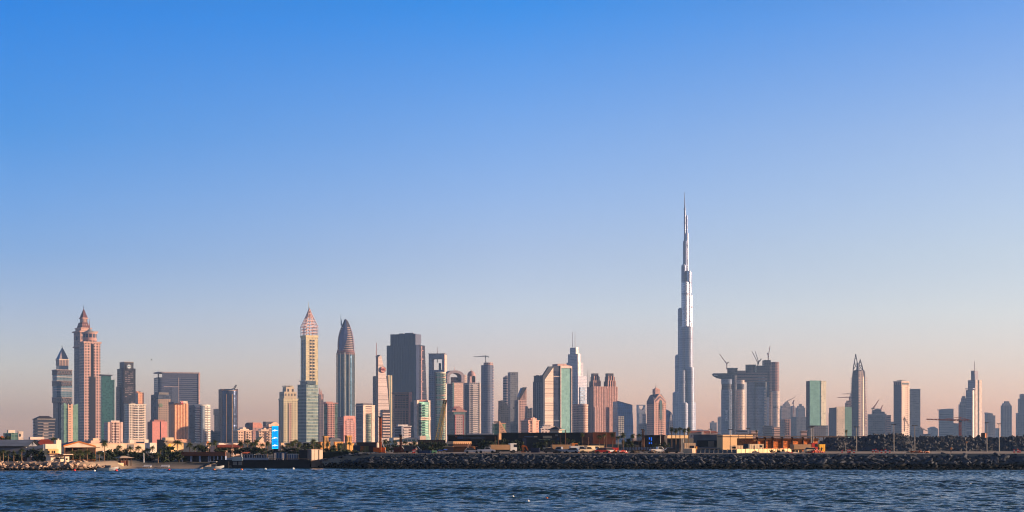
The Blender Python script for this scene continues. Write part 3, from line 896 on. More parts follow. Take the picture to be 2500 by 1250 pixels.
f = b.box("body", 412, 425, 460, 985, m=fo)
b.fins("ribs", f, 'r', 5, 3.4, 984, 1078, M("orange_pier", (236, 170, 126)), 1.2)
f2 = b.box("crown", 437, 440, 458, 979, 985, M("crown_cream", (228, 200, 176)), dep=-2)
b.panel("left_crown", f, 'l', 412, 424, 981, 987, M("crown_shade", (130, 108, 104)), .6)
ornament(b, "flower_emblem", f2, 'r', M("emblem_red", (196, 36, 44), .5), 'disc', (443.5, 983), 3.3)
q = ornament(b, "emblem_petals", dict(f2, N=(f2['N'][0] - f2['l'][0] * .5, f2['N'][1] - f2['l'][1] * .5)), 'r', M("petal_white", (235, 215, 210)), 'disc', (443.5, 983), 1.2)
b.box("podium", 408, 424, 466, 1072, m=M("orange_podium", (222, 162, 122)), dep=-12)
b = B("white_balcony_tower", "white tower wrapped in curved balcony bands with a shaded left flank", 488, 2700)
f = b.box("body", 461.5, 477, 509, 991, m=FAC("fc_shade_flank", (84, 82, 90), (54, 58, 72), 4.2, 5, .6, .6))  # the left flank's shade is put into this dark wall colour
b.cy = f['Y'] + f['W'] * .35
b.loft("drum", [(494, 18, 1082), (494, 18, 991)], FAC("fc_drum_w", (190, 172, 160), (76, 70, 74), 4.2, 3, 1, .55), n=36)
q = MB(); Yc = b.cy; k = Yc / F
z = b.gz
while z < b.z(990):
 for c0, c1 in ((math.radians(200), math.radians(262)), (math.radians(272), math.radians(320)), (math.radians(326), math.radians(380))):
  n = 8
  R0, R1 = 17.5 * k, 19.3 * k; cx_ = wx(494, Yc)
  for i in range(n):
   t0, t1 = c0 + (c1 - c0) * i / n, c0 + (c1 - c0) * (i + 1) / n
   A = [(cx_ + R_ * math.cos(t), Yc + R_ * math.sin(t)) for R_, t in ((R0, t0), (R1, t0), (R1, t1), (R0, t1))]
   q.prism(A, z, z + 1.9)
 z += 4.2
b.put(q, "balcony_bands", M("white_front2", (236, 222, 204)))
b.panel("centre_glass", f, 'r', 484, 489, 992, 1080, M("pale_glass", (150, 160, 168), .2, .4), 18)
b.loft("crown_ring", [(494, 19, 991), (494, 19, 988.5), (494, 12, 987)], M("white_front2", (236, 222, 204)), n=36)
b.panel("flank_grid", f, 'l', 463, 476, 990, 1080, FAC("fc_shade_flank", (84, 82, 90), (54, 58, 72), 4.2, 5, .6, .6), .3)
b = B("dark_slender_tower", "slender dark blue-grey tower just left of the round glass tower", 528, 3500)
f = b.box("body", 523, 525, 537, 1012, m=FAC("fc_navy", (66, 70, 84), (46, 54, 72), 4, 3, .8, .7))
b.box("cantilever_storeys", 521, 523.5, 537, 999, 1013, m=FAC("fc_navy", (66, 70, 84), (46, 54, 72), 4, 3, .8, .7), dep=-5)
b.panel("cap", f, 'r', 526, 534, 998, 999.5, DSTEEL)
b = B("dark_low_office", "low dark blue office between the balcony tower and the round glass tower", 526, 2900)
f = b.box("body", 514, 516, 538, 1053, m=FAC("fc_navy_low", (74, 78, 92), (54, 64, 84), 4, 6, 1, .6))
b.box("roof_room", 514.5, 515.5, 520, 1050.5, 1053, m=M("navy_room", (84, 84, 94)))
b = B("round_glass_tower", "round dark glass tower with gold glints and a crane arm on its roof", 558, 2950)
f = b.box("stone_frame", 533.5, 541.5, 581, 949.5, m=FAC("fc_frame_br", (128, 100, 96), (50, 48, 58), 4.6, 4, .5, .55))
gl = FAC("fc_round_gl", (56, 62, 80), (74, 84, 108), 4.4, 2.6, .86, .8, rg=.14, mg=.7)
b.cy = f['Y'] + f['W'] * .34
b.cyl("glass_drum", 560, 20, 955, m=gl, n=40)
b.cyl("roof_ring", 560, 16, 952.5, 955, M("ring_taupe", (150, 128, 118)), n=32)
b.cyl("roof_drum", 562, 12, 950, 952.6, GLASSB, n=32)
for xx in (553, 567): b.spire("gold_mullion", xx, 962, 1082, .9, M("gold_metal", (236, 178, 120), .3, .7), dep=-(b.Y - b.cy) - 19.4 * b.cy / F, hwt=.9)
b.panel("right_wing", f, 'r', 576, 581, 966, 1082, M("wing_brown", (150, 108, 98)), 1)
q = MB(); Y_ = b.cy
q.lattice((wx(570, Y_), Y_, wz(951, Y_)), (wx(577, Y_), Y_, wz(940, Y_)), 2.2, .7, 5); q.bar((wx(570, Y_), Y_, wz(951, Y_)), (wx(566, Y_), Y_, wz(949, Y_)), 2)
b.put(q, "crane_arm", DSTEEL)
# low apartment blocks before the LED screen
for (x0, xm, x1, yt, Y, lb) in ((570, 581, 614, 1047, 2000, "cream stepped apartment block below the round glass tower"), (625, 632, 663, 1048, 1900, "cream stepped apartment block just left of the blue screen")):
 b = B("apartment_block", lb, (x0 + x1) / 2, Y)
 f = b.box("body", x0, xm, x1, yt + 4, m=FAC("fc_apt_cream", (226, 186, 156), (90, 70, 66), 3.4, 3.6, .5, .45))
 w = x1 - xm
 for xa, xb in ((xm, xm + w * .26), (xm + w * .74, x1)):
  b.slabs("balcony_slabs", f, 3.4, 1.4, yt + 6, 1086, M("apt_front", (234, 198, 170)), 1.3, xa, xb, 'r')
 b.panel("stair_slot", f, 'r', xm + w * .46, xm + w * .56, yt + 5, 1086, M("slot_brown", (96, 72, 66)), .3)
 b.box("roof_storey", x0 + 5, xm + 5, x1 - 6, yt, yt + 4, M("apt_front", (234, 198, 170)))
 b.box("roof_room", x0 + 14, xm + 12, x1 - 13, yt - 3.6, yt, M("apt_front", (234, 198, 170)))
 slab_frame(b, "cornice", f, yt + 3.4, yt + 5, M("apt_front", (234, 198, 170)), 1)
b = B("gabled_brown_block", "dusky brown block with rounded gable ends behind the cream apartments", 620, 2800)
f = b.box("body", 598, 617, 641, 1042, m=FAC("fc_br_dusk", (150, 106, 96), (82, 70, 74), 4, 4.5, .5, .5))
b.prof("rounded_gable", f, 'l', [(598.5, 1043), (598.5, 1036), (601, 1032.5), (604, 1031.5), (607, 1033), (610, 1036), (610, 1043)], M("gable_dusk", (120, 104, 104)), 4)
b.prof("brown_gable", f, 'r', [(617, 1044), (617, 1031.5), (636, 1031.5), (640, 1036), (641, 1044)], M("gable_brown", (178, 116, 98)), 16)
b = B("arched_roof_block", "block with a wavy cream arched roofline directly behind the blue screen", 660, 2550)
f = b.box("body", 642, 656, 681, 1040, m=FAC("fc_arch", (222, 170, 142), (72, 66, 74), 4, 3, 1, .5))
pts = [(656, 1041), (656, 1035.5)] + [(656 + 25 * t, 1035.5 - 5.5 * math.sin(max(0, (t - .2) / .8) * math.pi)) for t in [i / 12 for i in range(13)]] + [(681, 1041)]
b.prof("wavy_parapet", f, 'r', pts, M("arch_cream", (230, 180, 150)), 5)
b.box("rear_tower", 642, 649, 672, 1029, 1040, FAC("fc_arch_r", (96, 92, 98), (62, 64, 76), 4, 4, .6, .6), dep=16)
# ------------------------------------------------------------------ the city: middle third
b = B("cream_office_tower", "cream stone tower with a stepped open crown, between the blue screen and the caged-spire tower", 706, 2850)
cs = (214, 196, 158)
f = b.box("body", 680.5, 692.5, 727, 974, m=FAC("fc_cream_st", cs, (140, 130, 112), 4.2, 5, .5, .55))
f2 = b.box("upper_body", 682, 694, 724, 956, 974, FAC("fc_cream_up", (206, 184, 154), (84, 78, 80), 9, 6, .42, .5))
slab_frame(b, "cornice", f, 973, 975.5, M("cream_stone", cs), 1)
b.panel("window_strip", f, 'r', 705.5, 711.5, 984, 1080, FAC("fc_strip_pk", (214, 170, 148), (96, 74, 68), 4.2, 7, .5, .5), .5)
b.panel("dark_edge", f, 'r', 704.6, 705.6, 984, 1080, BLACK, .5)
f3 = b.box("crown_storey", 690, 698, 718, 944, 956, FAC("fc_crown_cr", (206, 184, 156), (70, 70, 78), 12, 9, .4, .6))
b.box("crown_pier", 704, 706, 716, 940.5, 944, M("cream_stone", cs))
q = MB(); q.obox(f3['N'], f3['r'], f3['l'], -1, f3['W'] * .8, -2, f3['D'], b.z(942.6), b.z(941)); b.put(q, "roof_plate", CONC)
b.fins("ribs", f, 'l', 3, 1, 976, 1080, M("rib_shade", (150, 142, 134)), .6)
b = B("caged_spire_tower", "tall cream tower topped by an open lattice pyramid with a flagpole", 755, 3900)
f = b.box("shaft", 734, 747, 776.5, 820, 940, FAC("fc_gev", (220, 200, 156), (196, 178, 140), 5, 5, .5, .5))
for xa, xb in ((756, 760.8), (763, 768)):
 b.panel("window_strip", f, 'r', xa, xb, 829, 936, FAC("fc_gev_w", (226, 196, 150), (44, 40, 46), 8.2, 60, 1, .62, mg=.1, rg=.3), .4)
b.panel("window_strip", f, 'l', 737, 739.5, 829, 936, FAC("fc_gev_l", (128, 130, 142), (40, 46, 66), 8.2, 60, 1, .7), .4)
b.panel("window_strip", f, 'l', 741.5, 743.5, 829, 936, FAC("fc_gev_l", (128, 130, 142), (40, 46, 66), 8.2, 60, 1, .7), .4)
slab_frame(b, "cornice", f, 818, 823, M("gold_cornice", (236, 206, 150)), .8)
cg = M("cage_pink", (232, 188, 172), .6)
def ring_pts(fr, z, sc=1.0):
 c = (fr['N'][0] + fr['r'][0] * fr['W'] / 2 + fr['l'][0] * fr['D'] / 2, fr['N'][1] + fr['r'][1] * fr['W'] / 2 + fr['l'][1] * fr['D'] / 2)
 P = lambda a, d: (c[0] + sc * (fr['r'][0] * a + fr['l'][0] * d), c[1] + sc * (fr['r'][1] * a + fr['l'][1] * d), z)
 W, D = fr['W'] / 2, fr['D'] / 2
 out = []
 for (a0, d0), (a1, d1) in (((-W, -D), (W, -D)), ((W, -D), (W, D)), ((W, D), (-W, D)), ((-W, D), (-W, -D))):
  for k in range(4): out.append(P(a0 + (a1 - a0) * k / 4, d0 + (d1 - d0) * k / 4))
 return out
q = MB()
prev = None
for yy, sc in ((819, .98), (811, .98), (804, .98), (797, 1.0)):
 R_ = ring_pts(f, b.z(yy), sc)
 for i in range(16):
  q.bar(R_[i], R_[(i + 1) % 16], 1.5)
  if prev: q.bar(prev[i], R_[i], 1.4)
 prev = R_
b.put(q, "lattice_cage", cg)
q = MB()
base = ring_pts(f, b.z(797), 1.0)
for yy, sc in ((789.5, .83), (782, .66), (773, .46), (764, .27), (756, .11), (751, .02)):
 R_ = ring_pts(f, b.z(yy), sc)
 for i in range(16):
  if sc > .05: q.bar(R_[i], R_[(i + 1) % 16], 1.4)
  if sc > .2 or i % 2 == 0: q.bar(base[i], R_[i], 1.5 if i % 4 == 0 else 1.1)
 base = R_
b.put(q, "lattice_pyramid", cg)
b.loft("spire_core", [(754.2, 3.6, 775), (754.2, .6, 750)], M("core_shade", (150, 110, 104)), n=8)
b.spire("flagpole", 753.4, 737, 751, .8, M("pole_pale", (210, 204, 180)))
f2 = b.box("collar", 731, 744, 770, 929.5, 932, M("collar_grey", (140, 144, 140)), dep=-25)
b.cy = None
f3 = b.box("lower_block", 726.5, 748, 776.5, 940, m=FAC("fc_teal_low", (112, 128, 118), (52, 72, 72), 8.4, 5.4, .8, .7), dep=-46, th=38)
b.box("neck", 733, 750, 771, 932, 940, FAC("fc_neck", (92, 104, 104), (54, 66, 74), 5, 3, .7, .7))
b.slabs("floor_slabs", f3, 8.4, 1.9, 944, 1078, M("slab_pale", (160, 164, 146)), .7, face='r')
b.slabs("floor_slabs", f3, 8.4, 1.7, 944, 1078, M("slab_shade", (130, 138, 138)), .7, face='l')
b = B("twin_blade_tower", "thin dark tower ending in two curved blades, tucked behind the caged-spire tower", 784, 4200)
f = b.box("body", 776, 779, 790, 962, m=FAC("fc_blade", (130, 112, 112), (50, 52, 64), 4.4, 4, .6, .7))
b.prof("blade", f, 'r', [(779.5, 963), (779.5, 947), (781, 950), (784, 963)], M("blade_pink", (206, 158, 144)), 3)
b.prof("blade", f, 'r', [(784, 975), (784, 950), (786.5, 960), (789, 975)], M("blade_pink", (206, 158, 144)), 3)
b = B("red_and_green_tower", "red-banded balcony tower between green glass wings, left of the pointed-dome tower", 807, 2600)
f = b.box("rear_body", 790.5, 796, 824, 984, m=FAC("fc_rg_back", (150, 122, 116), (70, 66, 72), 3.8, 3, .6, .6))
rgm = FAC("fc_rg_glass", (136, 150, 136), (98, 124, 112), 3.8, 3, .9, .85, mg=.4)
b.panel("glass_wing", f, 'r', 790.6, 798.5, 992, 1080, rgm, 2)
b.panel("glass_wing", f, 'r', 815.5, 823.5, 987, 1080, rgm, 2)
b.panel("red_bay", f, 'r', 798.5, 815.5, 985, 1080, FAC("fc_red_bay", (222, 164, 146), (106, 64, 62), 3.8, 4.2, .55, .55), 4)
b.slabs("balcony_slabs", f, 3.8, 1.3, 988, 1078, M("red_front", (232, 180, 162)), 5.5, 799, 806, 'r')
b.slabs("balcony_slabs", f, 3.8, 1.3, 988, 1078, M("red_front", (232, 180, 162)), 5.5, 808, 815, 'r')
f2 = b.box("crown", 790, 796, 813, 980.5, 984, M("red_crown", (210, 150, 134)))
slab_frame(b, "cornice", f, 983, 985, M("red_crown", (210, 150, 134)), 1.2)
# the pointed-dome tower
b = B("pointed_dome_tower", "tall blue-green glass tower ending in a pointed ribbed dome with a ball on top", 844, 4050)
b.cy = 4050
R6 = 21.0
gl = FAC("fc_rose", (110, 130, 140), (44, 70, 88), 4.4, 5, .9, .92, rg=.16, mg=.4)
k = b.cy / F
cxm = wx(844, b.cy)
q = MB()
# twelve-lobed shaft: alternate flat glass and projecting bays
lp = []
for i in range(72):
 t = 2 * math.pi * i / 72
 lp.append((cxm + k * (R6 - (1.6 if (i // 6) % 2 else 0)) * math.cos(t), b.cy + k * (R6 - (1.6 if (i // 6) % 2 else 0)) * math.sin(t)))
q.ring([(x, y, b.gz - 1) for x, y in lp], [(x, y, b.z(862, b.cy)) for x, y in lp])
b.put(q, "shaft", gl)
q = MB()
for i in range(12):
 t = 2 * math.pi * (i * 6 - .0) / 72
 q.bar((cxm + k * R6 * math.cos(t), b.cy + k * R6 * math.sin(t), b.gz), (cxm + k * R6 * math.cos(t), b.cy + k * R6 * math.sin(t), b.z(862, b.cy)), 1.8 if i % 3 else 4.4)
b.put(q, "shaft_mullions", M("rose_gold", (232, 220, 196), .4, .1))
b.cyl("collar", 844, 21.6, 856, 866, M("collar_br", (128, 92, 90)), n=48)
b.cyl("collar_ring", 844, 21.9, 861.5, 863, M("collar_dark", (70, 60, 66)), n=48)
# dome core with louvre rings
hw = lambda y: 20.6 * max(0.02, math.cos(min(1.0, max(0, (858 - y) / 82)) ** 1.35 * math.pi / 2 * .96))
b.loft("dome_core", [(844, hw(y) * .9, y) for y in range(857, 779, -4)], M("dome_dark", (66, 58, 66)), n=36, smooth=True)
q = MB()
for i in range(13):
 y = 855 - i * 4.5
 R_ = hw(y) * k; z = b.z(y, b.cy)
 q.loft([(cxm, b.cy, z, R_, R_), (cxm, b.cy, z + 1.7, hw(y - 1.5) * k, hw(y - 2) * k)], 36)
b.put(q, "louvre_rings", M("louvre_pink", (186, 160, 152)))
# four broad pointed shells that cross at the top
for i, (a0, wk) in enumerate(((-2.05, 1.4), (-0.25, .5), (1.1, .8), (2.55, .9))):
 q = MB(); A, Bk = [], []
 N_ = 16
 for j in range(N_ + 1):
  u = j / N_; y = 857 - 74 * u
  R_ = (hw(y) * 1.045 + .3) * k; w = .62 * wk * (0.08 + .92 * math.sin(math.pi * min(1, .12 + u * .80)))
  t0, t1 = a0 - w * .62, a0 + w * .62
  a0 += .035 if i == 0 else 0
  A.append([(cxm + R_ * math.cos(t), b.cy + R_ * math.sin(t), b.z(y, b.cy)) for t in (t0, a0, t1)])
  Bk.append([(cxm + (R_ - 1.5) * math.cos(t), b.cy + (R_ - 1.5) * math.sin(t), b.z(y, b.cy)) for t in (t0, a0, t1)])
 for j in range(N_):
  for h in range(2):
   q.face([A[j][h], A[j][h + 1], A[j + 1][h + 1], A[j + 1][h]])
   q.face([Bk[j][h + 1], Bk[j][h], Bk[j + 1][h], Bk[j + 1][h + 1]])
  q.face([Bk[j][0], A[j][0], A[j + 1][0], Bk[j + 1][0]]); q.face([A[j][2], Bk[j][2], Bk[j + 1][2], A[j + 1][2]])
 b.put(q, "curved_shell", M("shell_blue", (76, 88, 130), .5, .1) if i != 1 else M("shell_mauve", (128, 116, 130), .5))
b.loft("ball", [(843.6, .4, 788), (843.6, 3.4, 786), (843.6, 4.6, 783), (843.6, 3.6, 780.4), (843.6, .6, 779)], M("ball_grey", (108, 104, 116), .35, .3), n=16, smooth=True)
b.spire("horn", 833.6, 779, 795, 1.9, M("shell_blue", (98, 104, 132)), hwt=.9, x2=832.6)
b.spire("aerial", 832, 767, 781, .5, DSTEEL)
b = B("pink_gabled_tower", "pink apartment tower with an arched front frame at the foot of the pointed-dome tower", 848, 2500)
f = b.box("body", 824, 839, 868, 1018, m=FAC("fc_pk_gab", (196, 144, 134), (84, 68, 74), 3.8, 3.4, .55, .55))
pkf = M("pink_frame", (224, 150, 134))
b.prof("arched_frame", f, 'r', [(839, 1082), (839, 1017), (842, 1015), (865, 1015), (868, 1018), (868, 1082), (864, 1082), (864, 1030), (860, 1022), (847, 1022), (843, 1030), (843, 1082)], pkf, 2.0)
b.slabs("balcony_slabs", f, 3.8, 1.4, 1026, 1080, M("pink_pale2", (216, 170, 160)), 1.6, 845, 852.5, 'r')
b.slabs("balcony_slabs", f, 3.8, 1.4, 1026, 1080, M("pink_pale2", (216, 170, 160)), 1.6, 855, 862.5, 'r')
b.panel("red_corner", f, 'l', 832, 838.8, 1038, 1080, M("red_corner", (150, 84, 76)), .6)
b.slabs("edge_balconies", f, 3.8, 1.1, 1028, 1080, M("pink_pale2", (216, 170, 160)), 1.4, 865, 869, 'r')
b = B("gold_curtain_tower", "stone tower with a curved gold and green glass bay set in its front", 892, 2750)
f = b.box("body", 868.5, 888, 914, 990, m=FAC("fc_goldst", (130, 118, 118), (82, 80, 90), 4.2, 5, .6, .5))
st2 = M("gold_stone", (226, 192, 168))
f2 = b.box("roof_storey", 869, 886, 909, 984.5, 990, M("dk_storey", (96, 88, 92)))
for xa, xb in ((885.5, 891), (906, 914)): b.panel("stone_pier", f, 'r', xa, xb, 990, 1080, st2, 1.6)
b.panel("stone_head", f, 'r', 891, 906, 990, 1011, FAC("fc_head", (226, 192, 168), (110, 88, 84), 4, 60, 1, .4), 1.4)
b.cyl("glass_bay", 898.5, 7.6, 1011, m=FAC("fc_goldglass", (196, 190, 160), (112, 130, 118), 4.2, 1.6, .9, .9, rg=.1, mg=.75), dep=8, n=32)
b.slabs("side_lines", f, 12.6, 1, 994, 1078, M("line_grey", (150, 142, 142)), .5, 869, 886, 'l')
slab_frame(b, "cornice", f, 988.5, 991, st2, 1)
b = B("fin_tower", "pink fin-shaped tower with a tall mast and a round red emblem", 935, 3000)
f = b.box("core", 910, 918, 958, 918, m=FAC("fc_fin_core", (86, 84, 92), (48, 52, 66), 4.2, 6, .6, .7), th=20)
pf = FAC("fc_fin", (238, 212, 198), (228, 198, 184), 3.8, 200, 1, .35)
b.prof("fin_front", f, 'r', [(922.5, 1082), (922.5, 872), (929.5, 867.5), (931, 868), (936, 892), (942, 914), (946, 950), (950, 1000), (952, 1082)], pf, 7)
b.panel("dark_spine", f, 'r', 918, 922.4, 870, 1082, M("spine_navy", (52, 54, 68), .4, .3), 2)
b.prof("spine_cap", f, 'r', [(918, 871), (923, 866.6), (929, 866.6), (923, 871.4)], M("spine_navy", (52, 54, 68)), 6)
b.prof("gold_wing", f, 'r', [(948, 915), (957.6, 916), (957.6, 1082), (954, 1082), (951, 1000)], FAC("fc_goldwing", (232, 204, 160), (110, 128, 122), 300, 5.4, .5, 1, mg=.5), 5)
b.slabs("floor_bands", f, 5.6, 2.4, 1001, 1066, M("band_pink", (240, 198, 178)), 3.2, 933, 951, 'r')
b.panel("dark_floors", f, 'r', 933, 951, 1000, 1068, M("floor_dark", (70, 56, 60)), 2.4)
b.spire("mast", 918.8, 837, 874, 1.0, M("mast_brown", (150, 96, 84)), dep=12, hwt=.5)
e1 = dict(f, N=(f['N'][0] - f['l'][0] * .7, f['N'][1] - f['l'][1] * .7))
ornament(b, "emblem_ring", e1, 'r', M("emblem_brown", (140, 70, 62)), 'disc', (934.8, 902), 7.6)
e2 = dict(f, N=(f['N'][0] - f['l'][0] * 1.0, f['N'][1] - f['l'][1] * 1.0))
ornament(b, "emblem_disc", e2, 'r', M("emblem_pink", (236, 168, 150)), 'disc', (934.8, 902), 6.5)
ornament(b, "emblem_letters", e2, 'r', M("emblem_red2", (178, 50, 44)), 'text', (934.8, 902), 0, txt="MR", size=6.2)
b = B("charcoal_tower", "huge charcoal-blue tower with shoulders and a flaring right edge", 992, 4300)
ck = FAC("fc_charcoal", (50, 56, 84), (30, 37, 64), 7, 6.5, .72, .8, rg=.35, mg=.05, rw=.6)
f = b.box("body", 944, 1016, 1037, 842, m=ck, th=66)
f2 = b.box("upper_body", 953, 1014, 1027, 814, 842, ck)
b.prof("upper_side", f2, 'r', [(1014, 842), (1014, 815), (1028, 813.5), (1028, 838)], M("upper_side_gr", (96, 98, 116), .6), 1)
b.fins("grooves", f, 'l', 11, 1.2, 845, 1080, M("groove_navy", (42, 48, 76), .7), .7)
b.fins("grooves", f2, 'l', 9, 1.2, 815, 842, M("groove_navy", (42, 48, 76), .7), .7)
b.prof("flared_edge", f, 'r', [(1024, 1080), (1024, 841), (1037, 841), (1041, 950), (1044, 1080)], FAC("fc_flare", (52, 46, 54), (36, 34, 44), 6, 200, 1, .5), 20)
q = MB()
b.panel("", f, 'r', 1027.5, 1029.5, 843, 1080, None, 1.4, mb=q); b.put(q, "pink_rib", M("rib_pink", (176, 136, 130)))
for yy in (853, 874, 903, 930, 953): b.panel("bracket", f, 'r', 1027.5, 1032, yy, yy + 2, M("rib_pink", (176, 136, 130)), 2)
rooftop(b, f2, 810.5, M("roof_mauve", (110, 104, 112)), 3, 9)
b = B("brown_gridded_block", "brown office block with a gridded window front below the charcoal tower", 982, 2900)
f = b.box("body", 958.5, 963, 1000, 962, m=FAC("fc_br_grid", (168, 126, 112), (62, 54, 58), 4.4, 5.5, .8, .66))
b.box("side_wall", 998, 1000, 1006, 957, m=M("side_pink", (214, 150, 132)), dep=-4)
slab_frame(b, "roof_slab", f, 957, 961, M("slab_brown", (140, 110, 104)), 1.4)
for yy in (968, 998): b.panel("spandrel", f, 'r', 964, 1000, yy, yy + 3, M("slab_brown", (140, 110, 104)), .6)
b.fins("mullions", f, 'r', 5, .9, 999, 1050, M("mull_pink", (196, 150, 138)), .8)
b = B("small_white_hotel", "small white hotel with rounded balcony bands at the foot of the brown gridded block", 982, 2000)
f = b.box("left_wing", 959.5, 964, 984, 1042, m=FAC("fc_wh_hot", (168, 162, 166), (76, 78, 92), 3.4, 60, 1, .55))
f2 = b.box("right_wing", 980, 984, 1003.5, 1041, m=FAC("fc_wh_hot2", (234, 208, 194), (110, 86, 84), 3.4, 60, 1, .5), dep=-5)
b.slabs("balcony_slabs", f2, 3.4, 1.5, 1044, 1070, M("hot_white", (240, 218, 204)), 1.2, 986, 997, 'r')
b.panel("centre_pier", f2, 'r', 980, 985, 1041, 1074, M("hot_grey", (186, 178, 178)), .8)
q = b.box("roof_storey", 968, 972, 996, 1036.5, 1041, M("hot_white", (240, 218, 204)))
slab_frame(b, "parapet", f2, 1039.6, 1042, M("hot_white", (240, 218, 204)), .8)
b = B("green_bowed_tower", "green glass tower between cream bowed edges with a bridge band across it", 1026, 2350)
f = b.box("rear_body", 1002, 1022, 1049, 980, m=FAC("fc_gb_back", (82, 80, 88), (52, 56, 70), 4, 6, .7, .5))
b.prof("green_front", f, 'r', [(1021, 1078), (1021, 981), (1047, 981), (1047, 1078)], FAC("fc_gb_green", (126, 172, 150), (112, 164, 146), 3.8, 3, .86, .8, mg=.15, var=.12), 4)
for xa, xb in ((1017.6, 1023.2), (1045, 1050.4)):
 b.prof("bowed_edge", f, 'r', [(xa + 1.4, 1080), (xa, 1050), (xa, 977), (xb, 977), (xb, 1050), (xb + 1, 1080)], M("bow_cream", (232, 196, 174)), 8)
b.slabs("balcony_slabs", f, 3.8, 1.3, 984, 1074, M("bow_pale", (190, 206, 188)), 5.2, 1033, 1041, 'r')
b.panel("window_column", f, 'r', 1023.6, 1026.4, 984, 1072, FAC("fc_gb_col", (120, 160, 140), (52, 60, 60), 5.4, 60, 1, .6), 4.5)
for yy in (1019, 1023): b.panel("bridge_band", f, 'r', 1022, 1047, yy, yy + 2.4, M("bow_cream", (232, 196, 174)), 5.6)
b.box("roof_storey", 1014, 1024, 1040, 975.5, 980, M("gb_roof", (176, 120, 106)))
b.box("podium", 1016, 1026, 1050, 1065, m=M("pod_green", (150, 176, 158)), dep=-10)
b = B("portal_tower", "grey tower with a big square opening through its top and a needle in the middle", 1068, 3500)
pg = FAC("fc_portal", (138, 140, 156), (84, 90, 114), 4.4, 4, .6, .6)
f = b.box("body", 1046.5, 1085, 1090, 903, m=pg, th=76)
pm = M("portal_grey", (146, 142, 150), .6)
q = MB(); zA, zB = b.z(903), b.z(876)
for x0, x1 in ((1046.5, 1055.5), (1079, 1085)):
 a0, a1 = sorted((b.along(f, 'l', x0), b.along(f, 'l', x1))); q.obox(f['N'], f['r'], f['l'], 0, f['W'], a0, a1, zA, zB)
b.put(q, "portal_leg", pm)
q = MB(); q.obox(f['N'], f['r'], f['l'], 0, f['W'], 0, f['D'], zB, b.z(864)); b.put(q, "portal_head", pm)
q = MB(); q.obox(f['N'], f['r'], f['l'], -.6, f['W'] + .6, -.6, f['D'] + .6, b.z(864), b.z(862.6)); b.put(q, "roof_edge", M("roof_edge_br", (130, 110, 112)))
b.panel("lit_side", f, 'r', 1085, 1090, 866, 1078, M("portal_pink", (224, 180, 164)), .5)
b.box("lift_core", 1071, 1074, 1077, 886, 903, M("core_dark", (70, 66, 74)))
b.spire("needle", 1067.6, 847, 885, 1.1, M("needle_br", (130, 104, 106)), hwt=.4)
b.slabs("louvre_bands", f, 8.8, 2, 912, 1078, M("louvre_gr", (120, 118, 126)), .8, 1049, 1060, 'l')
b = B("curved_green_tower", "pale curved green and cream tower standing in front of the portal tower", 1074, 2900)
b.cy = 2900
b.loft("curved_glass", [(1075, 13.5, 1082), (1075, 13.5, 910)], FAC("fc_curvgr", (200, 198, 170), (128, 158, 136), 4.2, 3, .8, .72, rg=.15, mg=.5), n=40, sy=.8)
b.loft("crown_ring", [(1075, 13.8, 912), (1075, 13.8, 909), (1075, 10, 908)], M("ring_cream", (228, 214, 188)), n=40, sy=.8)
for yy in (920, 939, 964, 975, 993, 1012): b.loft("band", [(1075, 14, yy + 2.2), (1075, 14, yy)], M("ring_pinkc", (226, 182, 158)), n=40, sy=.8)
q = MB(); k = 2900 / F; z = b.gz
while z < b.z(912, 2900):
 q.box(wx(1084.5, 2900), wx(1089, 2900), 2900 - 9, 2900 + 3, z, z + 1.7); z += 4.2
b.put(q, "edge_balconies", M("edge_white", (232, 212, 190)))
b.box(None, 1061, 1063, 1064, 909)
q = MB(); q.box(wx(1061, 2900), wx(1064, 2900), 2900 - 8, 2900 + 6, b.gz, b.z(908, 2900)); b.put(q, "left_spine", M("spine_grey", (120, 118, 122)))
b = B("arch_topped_tower", "balcony tower crowned by a tall open arch and a thin spike", 1112, 3250)
f = b.box("rear_body", 1091.5, 1104, 1132, 936, m=FAC("fc_arch_bk", (92, 86, 92), (54, 56, 68), 4.2, 5, .6, .6))
f2 = b.box("balcony_front", 1103, 1105, 1131, 933, m=FAC("fc_arch_fr", (206, 168, 152), (96, 84, 86), 4.2, 60, 1, .5), dep=-10)
b.slabs("balcony_slabs", f2, 4.2, 1.7, 936, 1060, M("arch_front", (226, 190, 172)), 1.4, 1107, 1130, 'r')
b.panel("glass_strip", f2, 'r', 1104.5, 1108, 934, 1060, M("strip_teal", (112, 132, 128), .2, .4), 1.6)
A, I_ = [], []
for i in range(13):
 t = math.pi * i / 12
 A.append((1112 - 20.5 * math.cos(t), 916 - 12 * math.sin(t))); I_.append((1112 - 14.5 * math.cos(t), 919 - 8.5 * math.sin(t)))
b.prof("arch_crown", f, 'r', [(1091.5, 936)] + A + [(1132.5, 936), (1126.5, 936)] + I_[::-1] + [(1097.5, 936)], M("arch_mauve", (150, 134, 138)), 22)
b.cyl("lantern", 1109, 9, 921, 936, FAC("fc_lant", (150, 128, 122), (60, 62, 76), 6, 3, .6, .6), n=24)
b.spire("spike", 1110, 895, 906, .9, M("spike_cream", (224, 190, 170)), hwt=.3)
b = B("white_link_block", "narrow white block squeezed between the arch-topped and the domed tower", 1136, 3600)
f = b.box("body", 1132, 1134, 1140, 917, m=FAC("fc_wh_link", (236, 206, 186), (180, 140, 126), 4.4, 4, .4, .4))
b.box("roof_room", 1133, 1134, 1138, 914.5, 917, M("link_roof", (220, 186, 168)))
b = B("domed_apartment_tower", "grey balcony tower under a pointed dome with an arched window", 1152, 3050)
f = b.box("body", 1133, 1146, 1172, 934, m=FAC("fc_dome_ap", (164, 152, 150), (78, 78, 86), 4.2, 4.4, .55, .55))
